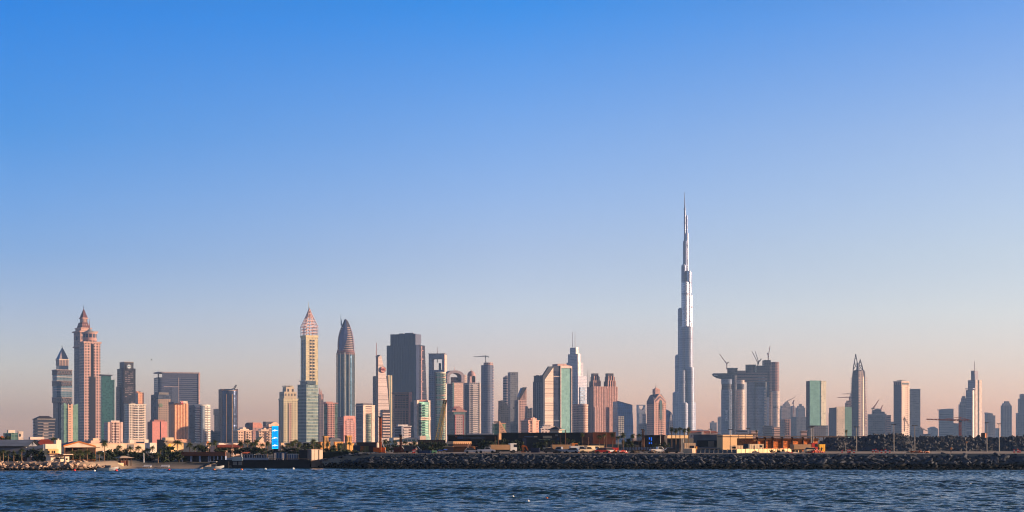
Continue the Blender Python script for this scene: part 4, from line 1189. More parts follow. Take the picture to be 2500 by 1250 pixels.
b.panel("balcony_shaft", f, 'r', 1151, 1167, 936, 1080, FAC("fc_dome_sh", (186, 172, 168), (72, 72, 82), 4.2, 60, 1, .55), .5)
b.slabs("balcony_slabs", f, 4.2, 1.6, 938, 1080, M("dome_front", (206, 190, 182)), 1.6, 1154, 1165, 'r')
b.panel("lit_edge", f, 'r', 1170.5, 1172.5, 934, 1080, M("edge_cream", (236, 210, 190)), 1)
f2 = b.box("dome_drum", 1141, 1147, 1161, 918, 934, M("drum_pink", (186, 148, 140)))
b.loft("pointed_dome", [(1151, 10.5, 918), (1151, 9.6, 913), (1151, 7, 908.5), (1151, 3.4, 906), (1151, .4, 904.5)], M("dome_pink", (182, 142, 136)), n=24, smooth=True)
b.prof("arched_window", f2, 'r', [(1153, 933), (1153, 921), (1154.5, 917.5), (1156.5, 916.6), (1158.6, 917.5), (1160, 921), (1160, 933)], GLASSD, -.6)
b.spire("spike", 1150, 896, 905, .7, M("spike_cream", (224, 190, 170)), hwt=.25)
b.panel("flank_windows", f, 'l', 1135, 1144, 940, 1080, FAC("fc_dome_fl", (96, 92, 98), (56, 58, 72), 4.2, 4, .5, .5), .3)
b = B("hipped_roof_block", "block with a red classical hipped roof and a pink window bay, before the arch-topped tower", 1116, 2300)
f = b.box("body", 1095, 1106, 1136, 1005, m=FAC("fc_hip_blk", (132, 118, 118), (64, 64, 72), 3.8, 4, .5, .6))
b.panel("glass_front", f, 'r', 1107, 1135, 1006, 1070, M("hip_teal", (118, 138, 134), .25, .4), .6)
b.panel("pink_bay", f, 'r', 1109.5, 1131.5, 1013.5, 1070, FAC("fc_hip_bay", (186, 156, 150), (106, 92, 92), 3.8, 3.2, .5, .5), 1.8)
for xa in (1109.5, 1130.3): b.panel("red_pilaster", f, 'r', xa, xa + 1.4, 1013.5, 1070, M("pil_red", (190, 96, 92)), 2.3)
b.panel("red_lintel", f, 'r', 1109.5, 1131.6, 1012.4, 1013.8, M("pil_red", (190, 96, 92)), 2.3)
slab_frame(b, "cornice", f, 1002.5, 1005.5, M("hip_cornice", (176, 130, 120)), 2)
h = b.box(None, 1097, 1107, 1134, 1003, 1004); b.roof("hipped_roof", dict(h, z1=b.z(1002.5)), 991.5, M("hip_roof", (168, 112, 102)), 1.2, ridge=.5)
b.prof("pediment", f, 'r', [(1113, 1003), (1113, 997), (1121, 993.5), (1129, 997), (1129, 1003)], M("hip_cornice", (176, 130, 120)), -1.2)
b = B("round_crane_tower", "unfinished round grey tower under a hammerhead crane", 1190, 3700)
b.cy = 3700
b.loft("body", [(1190, 15.5, 1082), (1190, 15.5, 892)], FAC("fc_rnd_gr", (118, 120, 136), (72, 80, 106), 4.4, 4.5, .6, .66), n=36)
b.loft("top_storeys", [(1192, 11.5, 892), (1192, 11.5, 885.5)], FAC("fc_rnd_top", (190, 146, 132), (80, 74, 82), 4.4, 5, .6, .6), n=36)
b.loft("plant_band", [(1190, 15.9, 946), (1190, 15.9, 941)], M("band_mauve", (110, 106, 116)), n=36)
q = MB(); z = b.gz
while z < b.z(893, 3700): q.loft([(wx(1203.4, 3700), 3700 - 8, z, 2.6, 4), (wx(1203.4, 3700), 3700 - 8, z + 1.6, 2.6, 4)], 10); z += 6.6
b.put(q, "edge_balconies", M("edge_mauve", (190, 164, 158)))
def tower_crane(label, x, yb, yt, jib, cjib, Y, m, w=1.8, group="tower cranes over the skyline", hook=False):
 """mast from row yb to yt, jib and counter-jib tips as (column, row)"""
 k = Y / F; P = lambda c, r: (wx(c, Y), Y, wz(r, Y))
 o = P(x, yb); r_ = empty("tower_crane", o, label, "crane", group)
 q = MB(); q.lattice(P(x, yb), P(x, yt), w, w * .34, 8); q.build("mast", m, r_, o)
 q = MB(); q.lattice(P(x, yt), P(*jib), w * .8, w * .3, 9, w * .4); q.build("jib", m, r_, o)
 q = MB(); q.lattice(P(x, yt), P(*cjib), w * .8, w * .32, 3)
 q.build("counter_jib", m, r_, o)
 q = MB(); c = P(*cjib); q.box(c[0] - w * .8, c[0] + w * .8, c[1] - w * .6, c[1] + w * .6, c[2] - w * 1.2, c[2] + w * .3); q.build("counterweight", CONC, r_, o)
 q = MB(); c = P(x, yt); q.box(c[0] - w * .7, c[0] + w * .7, c[1] - w, c[1] + w * .4, c[2] - w * 1.1, c[2] - .1); q.build("cab", DSTEEL, r_, o)
 q = MB(); a = P(x, yt - w * 1.9 / k); q.bar(P(x, yt), a, w * .4); t = P(*jib); u = P(x + (jib[0] - x) * .6, yt + (jib[1] - yt) * .6)
 q.bar(a, u, .5); q.bar(a, P(*cjib), .5); q.build("apex_stays", m, r_, o)
 return r_
tower_crane("hammerhead crane on top of the round unfinished grey tower", 1185.5, 886, 870.5, (1156, 871), (1192, 870.5), 3700, M("crane_grey", (104, 100, 108)))
b = B("banded_round_tower", "slim round tower with bright banded side and round cap, behind the flat grey slab", 1236, 3900)
b.cy = 3900
b.loft("body", [(1236, 8, 1082), (1236, 8, 921)], FAC("fc_band_rd", (170, 152, 150), (92, 92, 106), 6.6, 60, 1, .5), n=28)
b.loft("cap", [(1238, 5.6, 921), (1238, 6.4, 918.5), (1238, 4, 917)], M("cap_white", (220, 200, 186)), n=24)
b = B("grey_slab_tower", "plain pale grey slab tower with two slots at its top edge", 1254, 3300)
f = b.box("body", 1243.5, 1246, 1265, 910, m=FAC("fc_slabgr", (140, 138, 140), (118, 118, 124), 4.4, 3.4, .7, .5), th=14, D=24)
slab_frame(b, "parapet", f, 908.5, 910.3, M("slab_gr", (134, 132, 134)), .3)
for xa in (1251, 1254.6): b.panel("roof_slot", f, 'r', xa, xa + 1.2, 910.5, 915, BLACK, .2)
b.panel("vent", f, 'r', 1252.6, 1255.8, 994.5, 998, BLACK, .3)
b.panel("lower_storeys", f, 'r', 1246, 1265, 1036, 1080, FAC("fc_slab_low", (116, 114, 120), (88, 90, 102), 4, 4, .6, .6), .5)
b = B("slant_cut_tower", "dark tower cut off by a slope falling to the right, left of the grey slab", 1233, 2950)
f = b.box("body", 1221.5, 1222.5, 1244, 998, m=FAC("fc_slant_dk", (84, 84, 92), (50, 54, 66), 4.2, 4, .8, .7), th=14, D=22)
b.prof("sloping_top", f, 'r', [(1222.5, 998.2), (1222.5, 978), (1229, 977), (1244, 995), (1244, 998.2)], FAC("fc_slant_dk", (84, 84, 92), (50, 54, 66), 4.2, 4, .8, .7), 20)
b = B("wedge_top_tower", "pink tower with a steep dark wedge-shaped roof, right of the grey slab", 1276, 3100)
f = b.box("body", 1266.5, 1268, 1285.5, 976, m=FAC("fc_wedge", (222, 176, 160), (92, 78, 80), 5, 4, .55, .55), th=18)
b.prof("wedge_wall", f, 'r', [(1268, 976), (1268, 975), (1285.5, 948), (1285.5, 976)], M("wedge_pink", (226, 180, 164)), 2)
b.prof("wedge_roof", f, 'r', [(1266.6, 978), (1266.6, 968), (1275.5, 945.5), (1285.8, 945.5), (1268.5, 976)], M("wedge_dark", (58, 60, 72), .3, .3), -1.5)
b.prof("rear_mass", f, 'r', [(1266.8, 976), (1266.8, 969), (1276, 946.4), (1285.2, 946.4), (1285.2, 976)], M("wedge_dark", (58, 60, 72), .3, .3), 14)
b = B("slope_roof_block", "low dark block with a sloping roof between the wedge-top and the dark twin towers", 1293, 2800)
f = b.box("body", 1286, 1287, 1300, 1006, m=FAC("fc_slopeb", (96, 94, 102), (60, 62, 76), 4.2, 4, .7, .6), th=15, D=16)
b.prof("sloping_top", f, 'r', [(1287, 1006.3), (1287, 991), (1293, 1002), (1294, 1000), (1299, 995.5), (1300, 996), (1300, 1006.3)], FAC("fc_slopeb", (96, 94, 102), (60, 62, 76), 4.2, 4, .7, .6), 14)
b = B("sail_gable_block", "small green and orange block with a sail-shaped gable sloping down to the right", 1220, 1500)
f = b.box("green_wing", 1206, 1207, 1217, 1034, m=FAC("fc_sail_gr", (150, 168, 138), (110, 146, 118), 3.6, 3, .85, .8), th=14, D=9)
b.box("roof_room", 1205, 1206, 1217, 1028.5, 1032, M("sail_dark", (96, 82, 82)), dep=1)
f2 = b.box("right_wing", 1216, 1217, 1234, 1034, m=FAC("fc_sail_gr", (150, 168, 138), (110, 146, 118), 3.6, 3, .85, .8), th=14, D=9)
b.prof("orange_sail", f2, 'r', [(1217, 1064), (1217, 1028), (1219.5, 1028), (1236, 1057), (1236, 1064)], M("sail_orange", (224, 168, 130)), -2.4)
slab_frame(b, "cornice", f2, 1032.5, 1034.5, M("sail_pink", (216, 160, 136)), .5)
q = MB()
for i in range(5): b.panel("", f2, 'r', 1220 + 2.6 * i, 1221 + 2.6 * i, 1037 + 5.2 * i, 1038.6 + 5.2 * i, None, 2.8, mb=q)
b.put(q, "sail_windows", BLACK)
b = B("pink_stepped_block", "pink stepped apartment block with a grey left flank, in front of the wedge-top tower", 1294, 1900)
f = b.box("body", 1272, 1290, 1315.5, 1027, m=FAC("fc_pkstep", (228, 168, 144), (116, 80, 76), 3.4, 3.8, .45, .5))
b.box("upper_storeys", 1280, 1292, 1310, 1020.5, 1027, FAC("fc_pkstep", (228, 168, 144), (116, 80, 76), 3.4, 3.8, .45, .5))
b.prof("gable_bay", f, 'r', [(1298, 1060), (1298, 1022), (1302, 1018), (1306, 1022), (1306, 1060)], M("pk_gable", (232, 176, 152)), -1.6)
b.slabs("balcony_slabs", f, 3.4, 1.2, 1029, 1064, M("pk_front2", (236, 186, 164)), 1.2, 1290, 1297, 'r')
slab_frame(b, "cornice", f, 1026, 1027.6, M("pk_front2", (236, 186, 164)), 1)
b = B("dark_step_tower", "dark blue-grey stepped tower immediately left of the sloped-roof landmark", 1313, 3200)
f = b.box("body", 1301, 1324, 1327, 932, m=FAC("fc_dkstep", (78, 82, 100), (48, 54, 76), 4.2, 3.4, .6, .7))
f2 = b.box("upper_body", 1303, 1324, 1326.4, 917, 932, FAC("fc_dkstep2", (78, 80, 92), (50, 54, 70), 4.2, 3.4, .6, .8))
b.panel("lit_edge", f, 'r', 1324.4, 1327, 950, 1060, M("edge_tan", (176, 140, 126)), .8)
b.fins("ribs", f, 'l', 4, .9, 934, 1070, M("rib_bluegr", (126, 126, 136)), .5)
rooftop(b, f2, 915.4, DSTEEL, 2, 5)
b = B("sloped_landmark", "A-shaped landmark of a slanted cream slab and a teal slab joined over a dark recess", 1362, 2650)
f = b.box("recess", 1350, 1352, 1369, 905, m=FAC("fc_recess_n", (54, 60, 84), (36, 44, 70), 4.2, 4, .9, .85), th=30, D=30)
b.panel("recess_sill", f, 'r', 1351.5, 1368.5, 918, 919.5, M("sill_cream", (214, 190, 172)), .5)
b.prof("cream_slab", f, 'r', [(1330, 1080), (1330, 927), (1350.8, 897), (1350.8, 1080)], FAC("fc_crslab", (236, 208, 186), (230, 198, 176), 4.2, 300, 1, .3), 5)
b.prof("slanted_roof", f, 'r', [(1325.6, 929), (1325.6, 918), (1340.5, 895), (1352, 895), (1351, 896.6), (1330.2, 927)], M("slant_navy", (54, 58, 72), .5), 5)
b.prof("left_edge", f, 'r', [(1325.6, 1080), (1325.6, 928), (1330, 927), (1330, 1080)], M("left_navy", (62, 66, 80), .5), 5)
b.prof("teal_slab", f, 'r', [(1369, 1080), (1368.5, 896), (1394.6, 896), (1394.6, 1080)], FAC("fc_tealslab", (140, 178, 168), (134, 175, 165), 4.2, 3, .94, .9, rg=.3, mg=.12, var=.08), 26)
b.prof("teal_frame", f, 'r', [(1367.2, 1080), (1367.2, 892.5), (1395.6, 892.5), (1395.6, 1080), (1394, 1080), (1394, 898), (1369, 898), (1369, 1080)], M("frame_rose", (230, 200, 182)), -1.8)
b.prof("bridge_block", f, 'r', [(1350.8, 906), (1350.8, 894), (1367.4, 893), (1367.4, 906)], M("bridge_navy", (60, 64, 80), .35, .3), 20)
b.prof("roof_storey", f, 'r', [(1361, 893), (1361, 888), (1381, 887), (1384, 890), (1395, 892.6), (1395, 893.5)], M("roof_rose", (200, 160, 146)), 18)
b.spire("roof_mast", 1340, 893, 897, .8, DSTEEL)
b.panel("lower_lines", f, 'r', 1351, 1368.5, 1026, 1028, M("sill_grey", (120, 122, 136)), .6)
b = B("stepped_white_block", "low white terraced block between the pink stepped block and the hip-roofed villa", 1336, 1700)
for i, (x0, x1, yt) in enumerate(((1317, 1356, 1046), (1321, 1352, 1041), (1325, 1346, 1037))):
 f = b.box("terrace_storey", x0, x0 + 4, x1, yt, None if i == 0 else yt + 5, FAC("fc_terr", (230, 204, 190), (140, 110, 104), 3.2, 4, .5, .5), th=20) if i == 0 else b.box("terrace_storey", x0, x0 + 4, x1, yt, yt + 4.5, FAC("fc_terr", (230, 204, 190), (140, 110, 104), 3.2, 4, .5, .5))
 slab_frame(b, "balcony_edge", f, yt - .4, yt + .9, M("terr_white", (234, 212, 198)), 1)
b = B("hip_roofed_villa", "white villa with a dark pyramid roof peeping over the black waterfront building", 1356, 1050)
f = b.box("body", 1342, 1364, 1372, 1050, m=FAC("fc_villa", (206, 180, 160), (90, 80, 84), 7, 7, .5, .5), th=60)
h = b.box(None, 1342, 1364, 1372, 1050); b.roof("pyramid_roof", h, 1040.5, M("villa_roof", (58, 52, 60), .8), 1.6, ridge=.12)
slab_frame(b, "eaves_band", f, 1048.6, 1050.2, M("villa_white", (232, 206, 186)), 1.4)
# ------------------------------------------------------------------ the city: right third
b = B("stepped_antenna_tower", "tall stepped silver tower with twin white antennas, right of the A-shaped landmark", 1407, 4500)
am = FAC("fc_addr", (176, 170, 176), (110, 112, 128), 4.6, 4, .55, .62, rg=.22, mg=.3, rw=.5, mw=.1)
f = b.box("base_stage", 1383, 1411, 1433, 917, m=am, th=52)
f2 = b.box("middle_stage", 1383, 1410, 1424, 884, 917, am)
f3 = b.box("upper_stage", 1386.5, 1409, 1418.5, 863.5, 884, am)
f4 = b.box("top_stage", 1391.5, 1405, 1411.8, 847.5, 863.5, am)
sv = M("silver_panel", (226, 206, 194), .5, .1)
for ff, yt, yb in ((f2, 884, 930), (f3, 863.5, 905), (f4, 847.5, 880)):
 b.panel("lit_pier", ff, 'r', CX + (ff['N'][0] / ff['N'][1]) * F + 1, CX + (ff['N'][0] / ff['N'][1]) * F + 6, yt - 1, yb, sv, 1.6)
b.panel("glass_bay", f, 'r', 1415, 1427, 945, 1000, FAC("fc_addr_b", (170, 170, 176), (96, 112, 132), 5, 5, .8, .7, mg=.6), 3)
b.fins("ribs", f, 'l', 5, 1.4, 918, 1080, M("addr_rib", (150, 146, 156), .4, .4), .9)
for x, yt in ((1397.6, 810), (1404, 810.5)): b.spire("antenna", x, yt, 848, .75, M("antenna_pale", (190, 180, 178), .4, .4), hwt=.4)
b = B("round_balcony_tower", "round apartment tower wrapped in rows of balconies at the foot of the stepped antenna tower", 1416, 2500)
b.cy = 2500
b.loft("drum", [(1412, 15, 1082), (1412, 15, 990)], FAC("fc_rdbal", (198, 158, 140), (80, 66, 68), 3.8, 3.2, .5, .55), n=32)
b.loft("drum", [(1424, 11, 1082), (1424, 11, 990)], FAC("fc_rdbal", (198, 158, 140), (80, 66, 68), 3.8, 3.2, .5, .55), dep=-14, n=32)
q = MB(); z = b.gz; k = 2500 / F
while z < b.z(990, 2500):
 q.loft([(wx(1424, 2486), 2486, z, 11.7 * k, 11.7 * k), (wx(1424, 2486), 2486, z + 1.3, 11.7 * k, 11.7 * k)], 28)
 q.loft([(wx(1412, 2500), 2500, z, 15.5 * k, 15.5 * k), (wx(1412, 2500), 2500, z + 1.0, 15.5 * k, 15.5 * k)], 28); z += 3.8
b.put(q, "balcony_rings", M("rd_front", (226, 188, 168)))
b.loft("crown", [(1424, 12.4, 991), (1424, 12.4, 988), (1424, 6, 986)], M("rd_front", (226, 188, 168)), dep=-14, n=28)
b.loft("crown", [(1410, 13, 990), (1410, 13, 986.5)], M("rd_crown", (176, 140, 130)), n=28)
b.box("white_edge", 1429, 1431, 1435, 988, m=FAC("fc_rdedge", (226, 204, 188), (90, 74, 74), 3.8, 60, 1, .5), dep=-16)
b = B("art_deco_twin_tower", "brown art deco tower with two matching stepped crowns and tall vertical ribs", 1471, 3300)
dm = FAC("fc_deco", (208, 158, 142), (118, 92, 92), 300, 6.2, .42, 1)
f = b.box("body", 1433, 1448, 1508, 944, m=dm, th=24)
rb = M("deco_rib", (222, 172, 154))
b.fins("ribs", f, 'r', 15, 2.3, 943, 1080, rb, 1.4)
b.fins("ribs", f, 'l', 4, 1.4, 944, 1080, M("deco_shade", (126, 108, 112)), .7)
dk = FAC("fc_deco_dk", (112, 90, 94), (64, 56, 66), 300, 4.2, .5, 1)
for (xa, xb) in ((1439, 1467), (1474, 1504)):
 w = xb - xa
 g1 = b.box("crown_stage", xa, xa + 8, xb, 930, 944, dk)
 b.fins("crown_ribs", g1, 'r', 4, 2.2, 928, 946, rb, 1.2)
 g2 = b.box("crown_stage", xa + 2.5, xa + 9, xb - 3, 919, 930, dk)
 b.fins("crown_ribs", g2, 'r', 3, 2.0, 917, 932, rb, 1.0)
 g3 = b.box("crown_top", xa + 4, xa + 10, xb - 6, 910.5, 919, M("deco_cap", (78, 66, 74), .5))
for xa, xb in ((1449, 1470), (1485, 1507)): b.panel("lower_bay", f, 'r', xa, xb, 994, 1080, dm, 4)
for xa, xb in ((1449, 1470), (1485, 1507)):
 q = MB(); a0, a1 = b.along(f, 'r', xa), b.along(f, 'r', xb)
 for i in range(5):
  c = a0 + (a1 - a0) * (i + .5) / 5; q.obox(f['N'], f['r'], f['l'], c - 1.3, c + 1.3, -5.2, -3.9, b.gz, b.z(993))
 b.put(q, "bay_ribs", rb)
b.panel("centre_strip", f, 'r', 1472.5, 1483, 949, 1080, FAC("fc_deco_c", (200, 152, 138), (126, 96, 94), 4.4, 4, .5, .5), 1.9)
for x in (1434.8, 1438.2): b.spire("antenna", x, 900, 946, .6, M("antenna_grey", (150, 140, 142)), hwt=.3)
b = B("blue_wedge_building", "deep blue glass building with a roof sloping down to the right and bowed edge", 1527, 3000)
bm_ = FAC("fc_bluew", (52, 84, 128), (40, 78, 134), 5, 4, .94, .94, rg=.12, mg=.7)
f = b.box(None, 1507, 1507.5, 1546, 1000, th=14, D=40)
b.prof("glass_body", f, 'r', [(1507.5, 1080), (1507.5, 979.5), (1520, 983), (1543, 989.5), (1544.5, 1010), (1546, 1040), (1546.5, 1080)], bm_, 36)
b.prof("roof_edge", f, 'r', [(1507.2, 980.2), (1507.2, 978.4), (1520, 981.7), (1544, 988.4), (1544.2, 990.4), (1520, 984)], M("wedge_navy", (40, 50, 76), .3, .3), -.8)
b.panel("bright_reflection_panel", f, 'r', 1509, 1523.5, 1016, 1064, FAC("fc_bluew2", (214, 200, 180), (190, 180, 168), 4, 3.4, .9, .8, rg=.15, mg=.6), .5)  # bright reflection painted on the glass as a cream gridded panel
b.fins("mullions", f, 'r', 8, .8, 992, 1078, M("mull_blue", (46, 64, 100), .3, .4), .5)
b = B("crescent_top_tower", "distant thin tower whose top is scooped out in a crescent", 1567, 5200)
f = b.box("body", 1558, 1560, 1576, 1008, m=FAC("fc_cresc", (150, 148, 156), (106, 110, 126), 5, 5, .6, .6), th=16, D=30)
pts = [(1558.6, 1009), (1558.6, 989)] + [(1567.2 - 7.6 * math.cos(math.pi * t), 989.5 + 11 * math.sin(math.pi * t)) for t in [i / 10 for i in range(11)]] + [(1575.8, 989), (1575.8, 1009)]
b.prof("scooped_top", f, 'r', pts, M("cresc_grey", (146, 144, 154), .5), 24)
b.prof("top_bar", f, 'r', [(1558.4, 990), (1558.4, 988), (1576, 988), (1576, 990)], M("cresc_grey", (146, 144, 154), .5), 24)
b = B("grey_flat_block", "flat-topped grey block between the crescent-topped tower and the pagoda-gabled tower", 1574, 3800)
f = b.box("body", 1562, 1564, 1592, 1035, m=FAC("fc_flatgr", (120, 122, 134), (86, 92, 112), 4.4, 5, .8, .5), th=14, D=30)
slab_frame(b, "parapet", f, 1034, 1036, M("par_grey", (134, 134, 144)), .5)
b.box("striped_wing", 1568, 1570, 1577, 1010, 1034, FAC("fc_stripew", (206, 190, 186), (110, 110, 124), 5, 60, 1, .5))
b = B("pagoda_gable_tower", "pink tower with layered pointed gables and a small spike, left of the tallest needle tower", 1602, 3150)
pm2 = FAC("fc_pagoda", (224, 170, 148), (104, 78, 78), 4.4, 5.2, .5, .5)
f = b.box("body", 1579, 1596, 1626, 986, m=pm2)
pw = M("pagoda_pink", (226, 172, 150))
for off, pr_ in ((0, -.6), (3.4, -1.4), (6.6, -2.2)):
 xs = [(1596.4, 986.5), (1596.4, 978 + off), (1610, 962 + off * 1.5), (1612, 962 + off * 1.5), (1625.4, 978 + off), (1625.4, 986.5)]
 b.prof("gable", f, 'r', xs, pw if off != 3.4 else M("gable_band", (130, 112, 116)), pr_)
b.prof("side_gable", f, 'l', [(1579, 987), (1579, 980), (1586, 966), (1590, 963), (1596, 972), (1596, 987)], M("gable_side", (112, 104, 114)), 18)
b.prof("gable_mass", f, 'r', [(1596, 987), (1596, 978), (1608, 961.4), (1614, 961.4), (1625.6, 978), (1625.6, 987)], M("gable_side", (112, 104, 114)), 18)
f2 = b.box("lantern", 1593, 1600, 1611, 951, 966, M("lantern_pink", (196, 150, 136)))
h = dict(f2, z1=b.z(951)); b.roof("lantern_roof", h, 944.5, pw, .8)
b.spire("spike", 1601.3, 934.5, 946, .8, M("spike_grey", (120, 104, 106)), hwt=.2)
b.prof("glass_bay", f, 'r', [(1609, 1022), (1609, 980), (1612, 975), (1615, 980), (1615, 1022), (1612, 1025)], M("pagoda_glass", (112, 134, 128), .2, .4), -3)
for xa, xb in ((1598, 1607.5), (1616.5, 1624)): b.panel("stone_bay", f, 'r', xa, xb, 984, 1080, pm2, 2.2)
b.slabs("balcony_slabs", f, 4.4, 1.4, 1000, 1080, M("pagoda_pale", (232, 188, 168)), 3, 1607, 1617, 'r')
b.panel("corner_pier", f, 'r', 1596, 1598, 980, 1080, pw, 2)
b = B("blue_shell_building", "blue glass building with a white pointed shell, tucked left of the needle tower", 1635, 3400)
b.cy = 3400
f = b.box(None, 1626, 1627, 1644, 1000, th=14, D=30)
b.prof("blue_curve", f, 'r', [(1626.5, 1080), (1626.5, 1000), (1632, 1002), (1638, 1006), (1642, 1013), (1643.6, 1024), (1643.6, 1080)], FAC("fc_bluecv", (64, 88, 124), (46, 76, 122), 5, 4, .9, .9, mg=.6), 26)
b.prof("white_shell", f, 'r', [(1632, 1080), (1632.6, 1045), (1634.5, 1022), (1637, 1008.5), (1639.5, 1018), (1641.4, 1040), (1642, 1080)], FAC("fc_shell", (214, 200, 192), (150, 146, 150), 4, 4, .5, .4), -5)
# the needle tower
b = B("needle_skyscraper", "immensely tall silver needle skyscraper of stepped round tubes, by far the tallest", 1671, 5000)
b.cy = 5000
bk = FAC("fc_needle", (146, 148, 158), (108, 114, 134), 7.4, 3.4, .62, .72, rg=.3, mg=.45, rw=.5, mw=.4, var=.12, wob=.06)
bk2 = FAC("fc_needle_dk", (120, 126, 144), (86, 96, 124), 7.4, 3.4, .62, .72, rg=.3, mg=.5, rw=.45, mw=.4, var=.12, wob=.06)
bk3 = FAC("fc_needle_gl", (168, 168, 176), (140, 142, 154), 7.4, 3.4, .62, .72, rg=.22, mg=.75, rw=.3, mw=.7, var=.12, wob=.06)
tubes = [  # left, right, top row, depth
 (1642, 1657, 959, 22, 0), (1648, 1663, 868, 14, 0), (1655, 1669, 754, 8, 0), (1663.4, 1675, 648, 6, 1), (1667.4, 1677.5, 589, 10, 1), (1669.6, 1674.6, 516, 14, 0),
 (1674, 1679, 528, 16, 1), (1673.5, 1681.4, 572, 10, 1), (1675, 1688, 663, 4, 0), (1676, 1691.6, 722, 10, 0), (1669, 1692, 799, -12, 0), (1673, 1695.6, 898, -22, 0),
 (1677, 1699.3, 983, -16, 0), (1656, 1676, 905, -26, 0), (1660, 1680, 985, -36, 0), (1650, 1668, 960, 0, 0), (1664, 1682, 690, -4, 1), (1659, 1676, 800, -10, 0)]
for (x0, x1, yt, dep, dk_) in tubes:
 c, h = (x0 + x1) / 2, (x1 - x0) / 2
 q = MB(); Y_ = b.Y + dep; k = Y_ / F
 q.loft([(wx(c, Y_), Y_, b.gz - 1, h * k, h * k * 1.1), (wx(c, Y_), Y_, b.z(yt, Y_), h * k, h * k * 1.1)], 26)
 t_ = b.put(q, "tube", bk3 if yt in (663, 722, 690, 572) else bk2 if dk_ else bk)
 for yy in range(int(yt) + 26, 1070, 94):
  q = MB(); q.loft([(wx(c, Y_), Y_, b.z(yy + 4, Y_), h * k + .5, h * k * 1.1 + .5), (wx(c, Y_), Y_, b.z(yy, Y_), h * k + .5, h * k * 1.1 + .5)], 26)
  b.put(q, "mechanical_band", M("needle_band", (120, 122, 138), .5, .4), t_)
 q = MB(); q.loft([(wx(c, Y_), Y_, b.z(yt, Y_), h * k * .72, h * k * .72), (wx(c, Y_), Y_, b.z(yt - 2.2, Y_), h * k * .66, h * k * .66)], 20)
 b.put(q, "tube_cap", M("needle_cap", (150, 152, 166), .4, .5), t_)
b.loft("spire", [(1671.9, 1.7, 520), (1671.6, 1.2, 500), (1671.3, .7, 484), (1671.2, .35, 468.5)], M("needle_spire", (112, 116, 132), .5, .1), n=12)
b.loft("spire_collar", [(1671.7, 2.9, 512), (1671.7, 2.9, 509)], M("needle_cap", (150, 152, 166), .4, .5), n=14)
# tall unfinished pair joined by a bridge
b = B("unfinished_twin_towers", "two rounded unfinished towers joined high up by a bridge deck with a cantilevered tip", 1820, 4300)
b.cy = 4300
k = b.cy / F
em = FAC("fc_em_gl", (128, 134, 150), (96, 108, 128), 4.4, 3.2, .8, .7, rg=.3, mg=.2)
ec = FAC("fc_em_cr", (150, 128, 122), (92, 82, 84), 4.4, 5, .7, .55)
edk = FAC("fc_em_dk", (86, 80, 86), (50, 50, 60), 4.4, 6, .8, .5)
def oval(part, cx, hw_, yt, yb, m, dep=0, sy=.75, n=30): return b.cyl(part, cx, hw_, yt, yb, m, dep=dep, sy=sy, n=n)
L1 = oval("tower_lobe", 1774, 13.4, 951, None, em, dep=-24)
oval("lobe_gap", 1774, 12.4, 938, 951, edk, dep=-24); oval("lobe_band", 1774, 13.4, 926, 938, em, dep=-24)
oval("core_shaft", 1792, 6, 916, None, edk, dep=-24)
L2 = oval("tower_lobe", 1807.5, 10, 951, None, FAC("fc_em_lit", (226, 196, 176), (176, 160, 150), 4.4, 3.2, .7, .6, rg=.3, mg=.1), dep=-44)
oval("lobe_gap", 1807.5, 9.2, 938, 951, edk, dep=-44); oval("lobe_band", 1807.5, 10, 928, 938, FAC("fc_em_lit", (0, 0, 0), (0, 0, 0)), dep=-44)
oval("upper_storeys", 1786, 25, 914, 926.5, edk, sy=.5)
R1 = oval("tower_lobe", 1833.5, 10.6, 918, None, em)
oval("tower_lobe", 1857, 13.8, 944, None, em, dep=-3); oval("lobe_gap", 1857, 13, 934, 944, edk, dep=-3); oval("lobe_band", 1857, 13.6, 916, 934, em, dep=-3)
oval("core_shaft", 1880, 7.5, 884, None, ec, dep=-2)
oval("tower_lobe", 1894, 9, 955, None, FAC("fc_em_lit", (0, 0, 0), (0, 0, 0)), dep=-22)
oval("upper_storeys", 1890, 12, 884, 955, FAC("fc_em_br", (146, 112, 106), (92, 74, 76), 4.4, 5, .7, .6), dep=2)
oval("upper_drum", 1832, 12, 892, 912, edk); oval("drum_rim", 1833, 13, 890.5, 893, DSTEEL)
q = MB(); q.box(wx(1846, 4300), wx(1878, 4300), 4290, 4322, b.z(930, 4300), b.z(893, 4300)); q.box(wx(1864, 4300), wx(1880, 4300), 4288, 4322, b.z(893, 4300), b.z(879.5, 4300)); b.put(q, "upper_frame", edk)
oval("drum_top", 1788, 12.5, 899, 914, edk); oval("drum_rim", 1788, 13.4, 898.5, 900.5, DSTEEL);
q = MB(); q.box(wx(1796, 4300), wx(1822, 4300), 4296, 4318, b.z(912, 4300), b.z(905, 4300)); b.put(q, "roof_works", M("em_works", (150, 120, 112)))
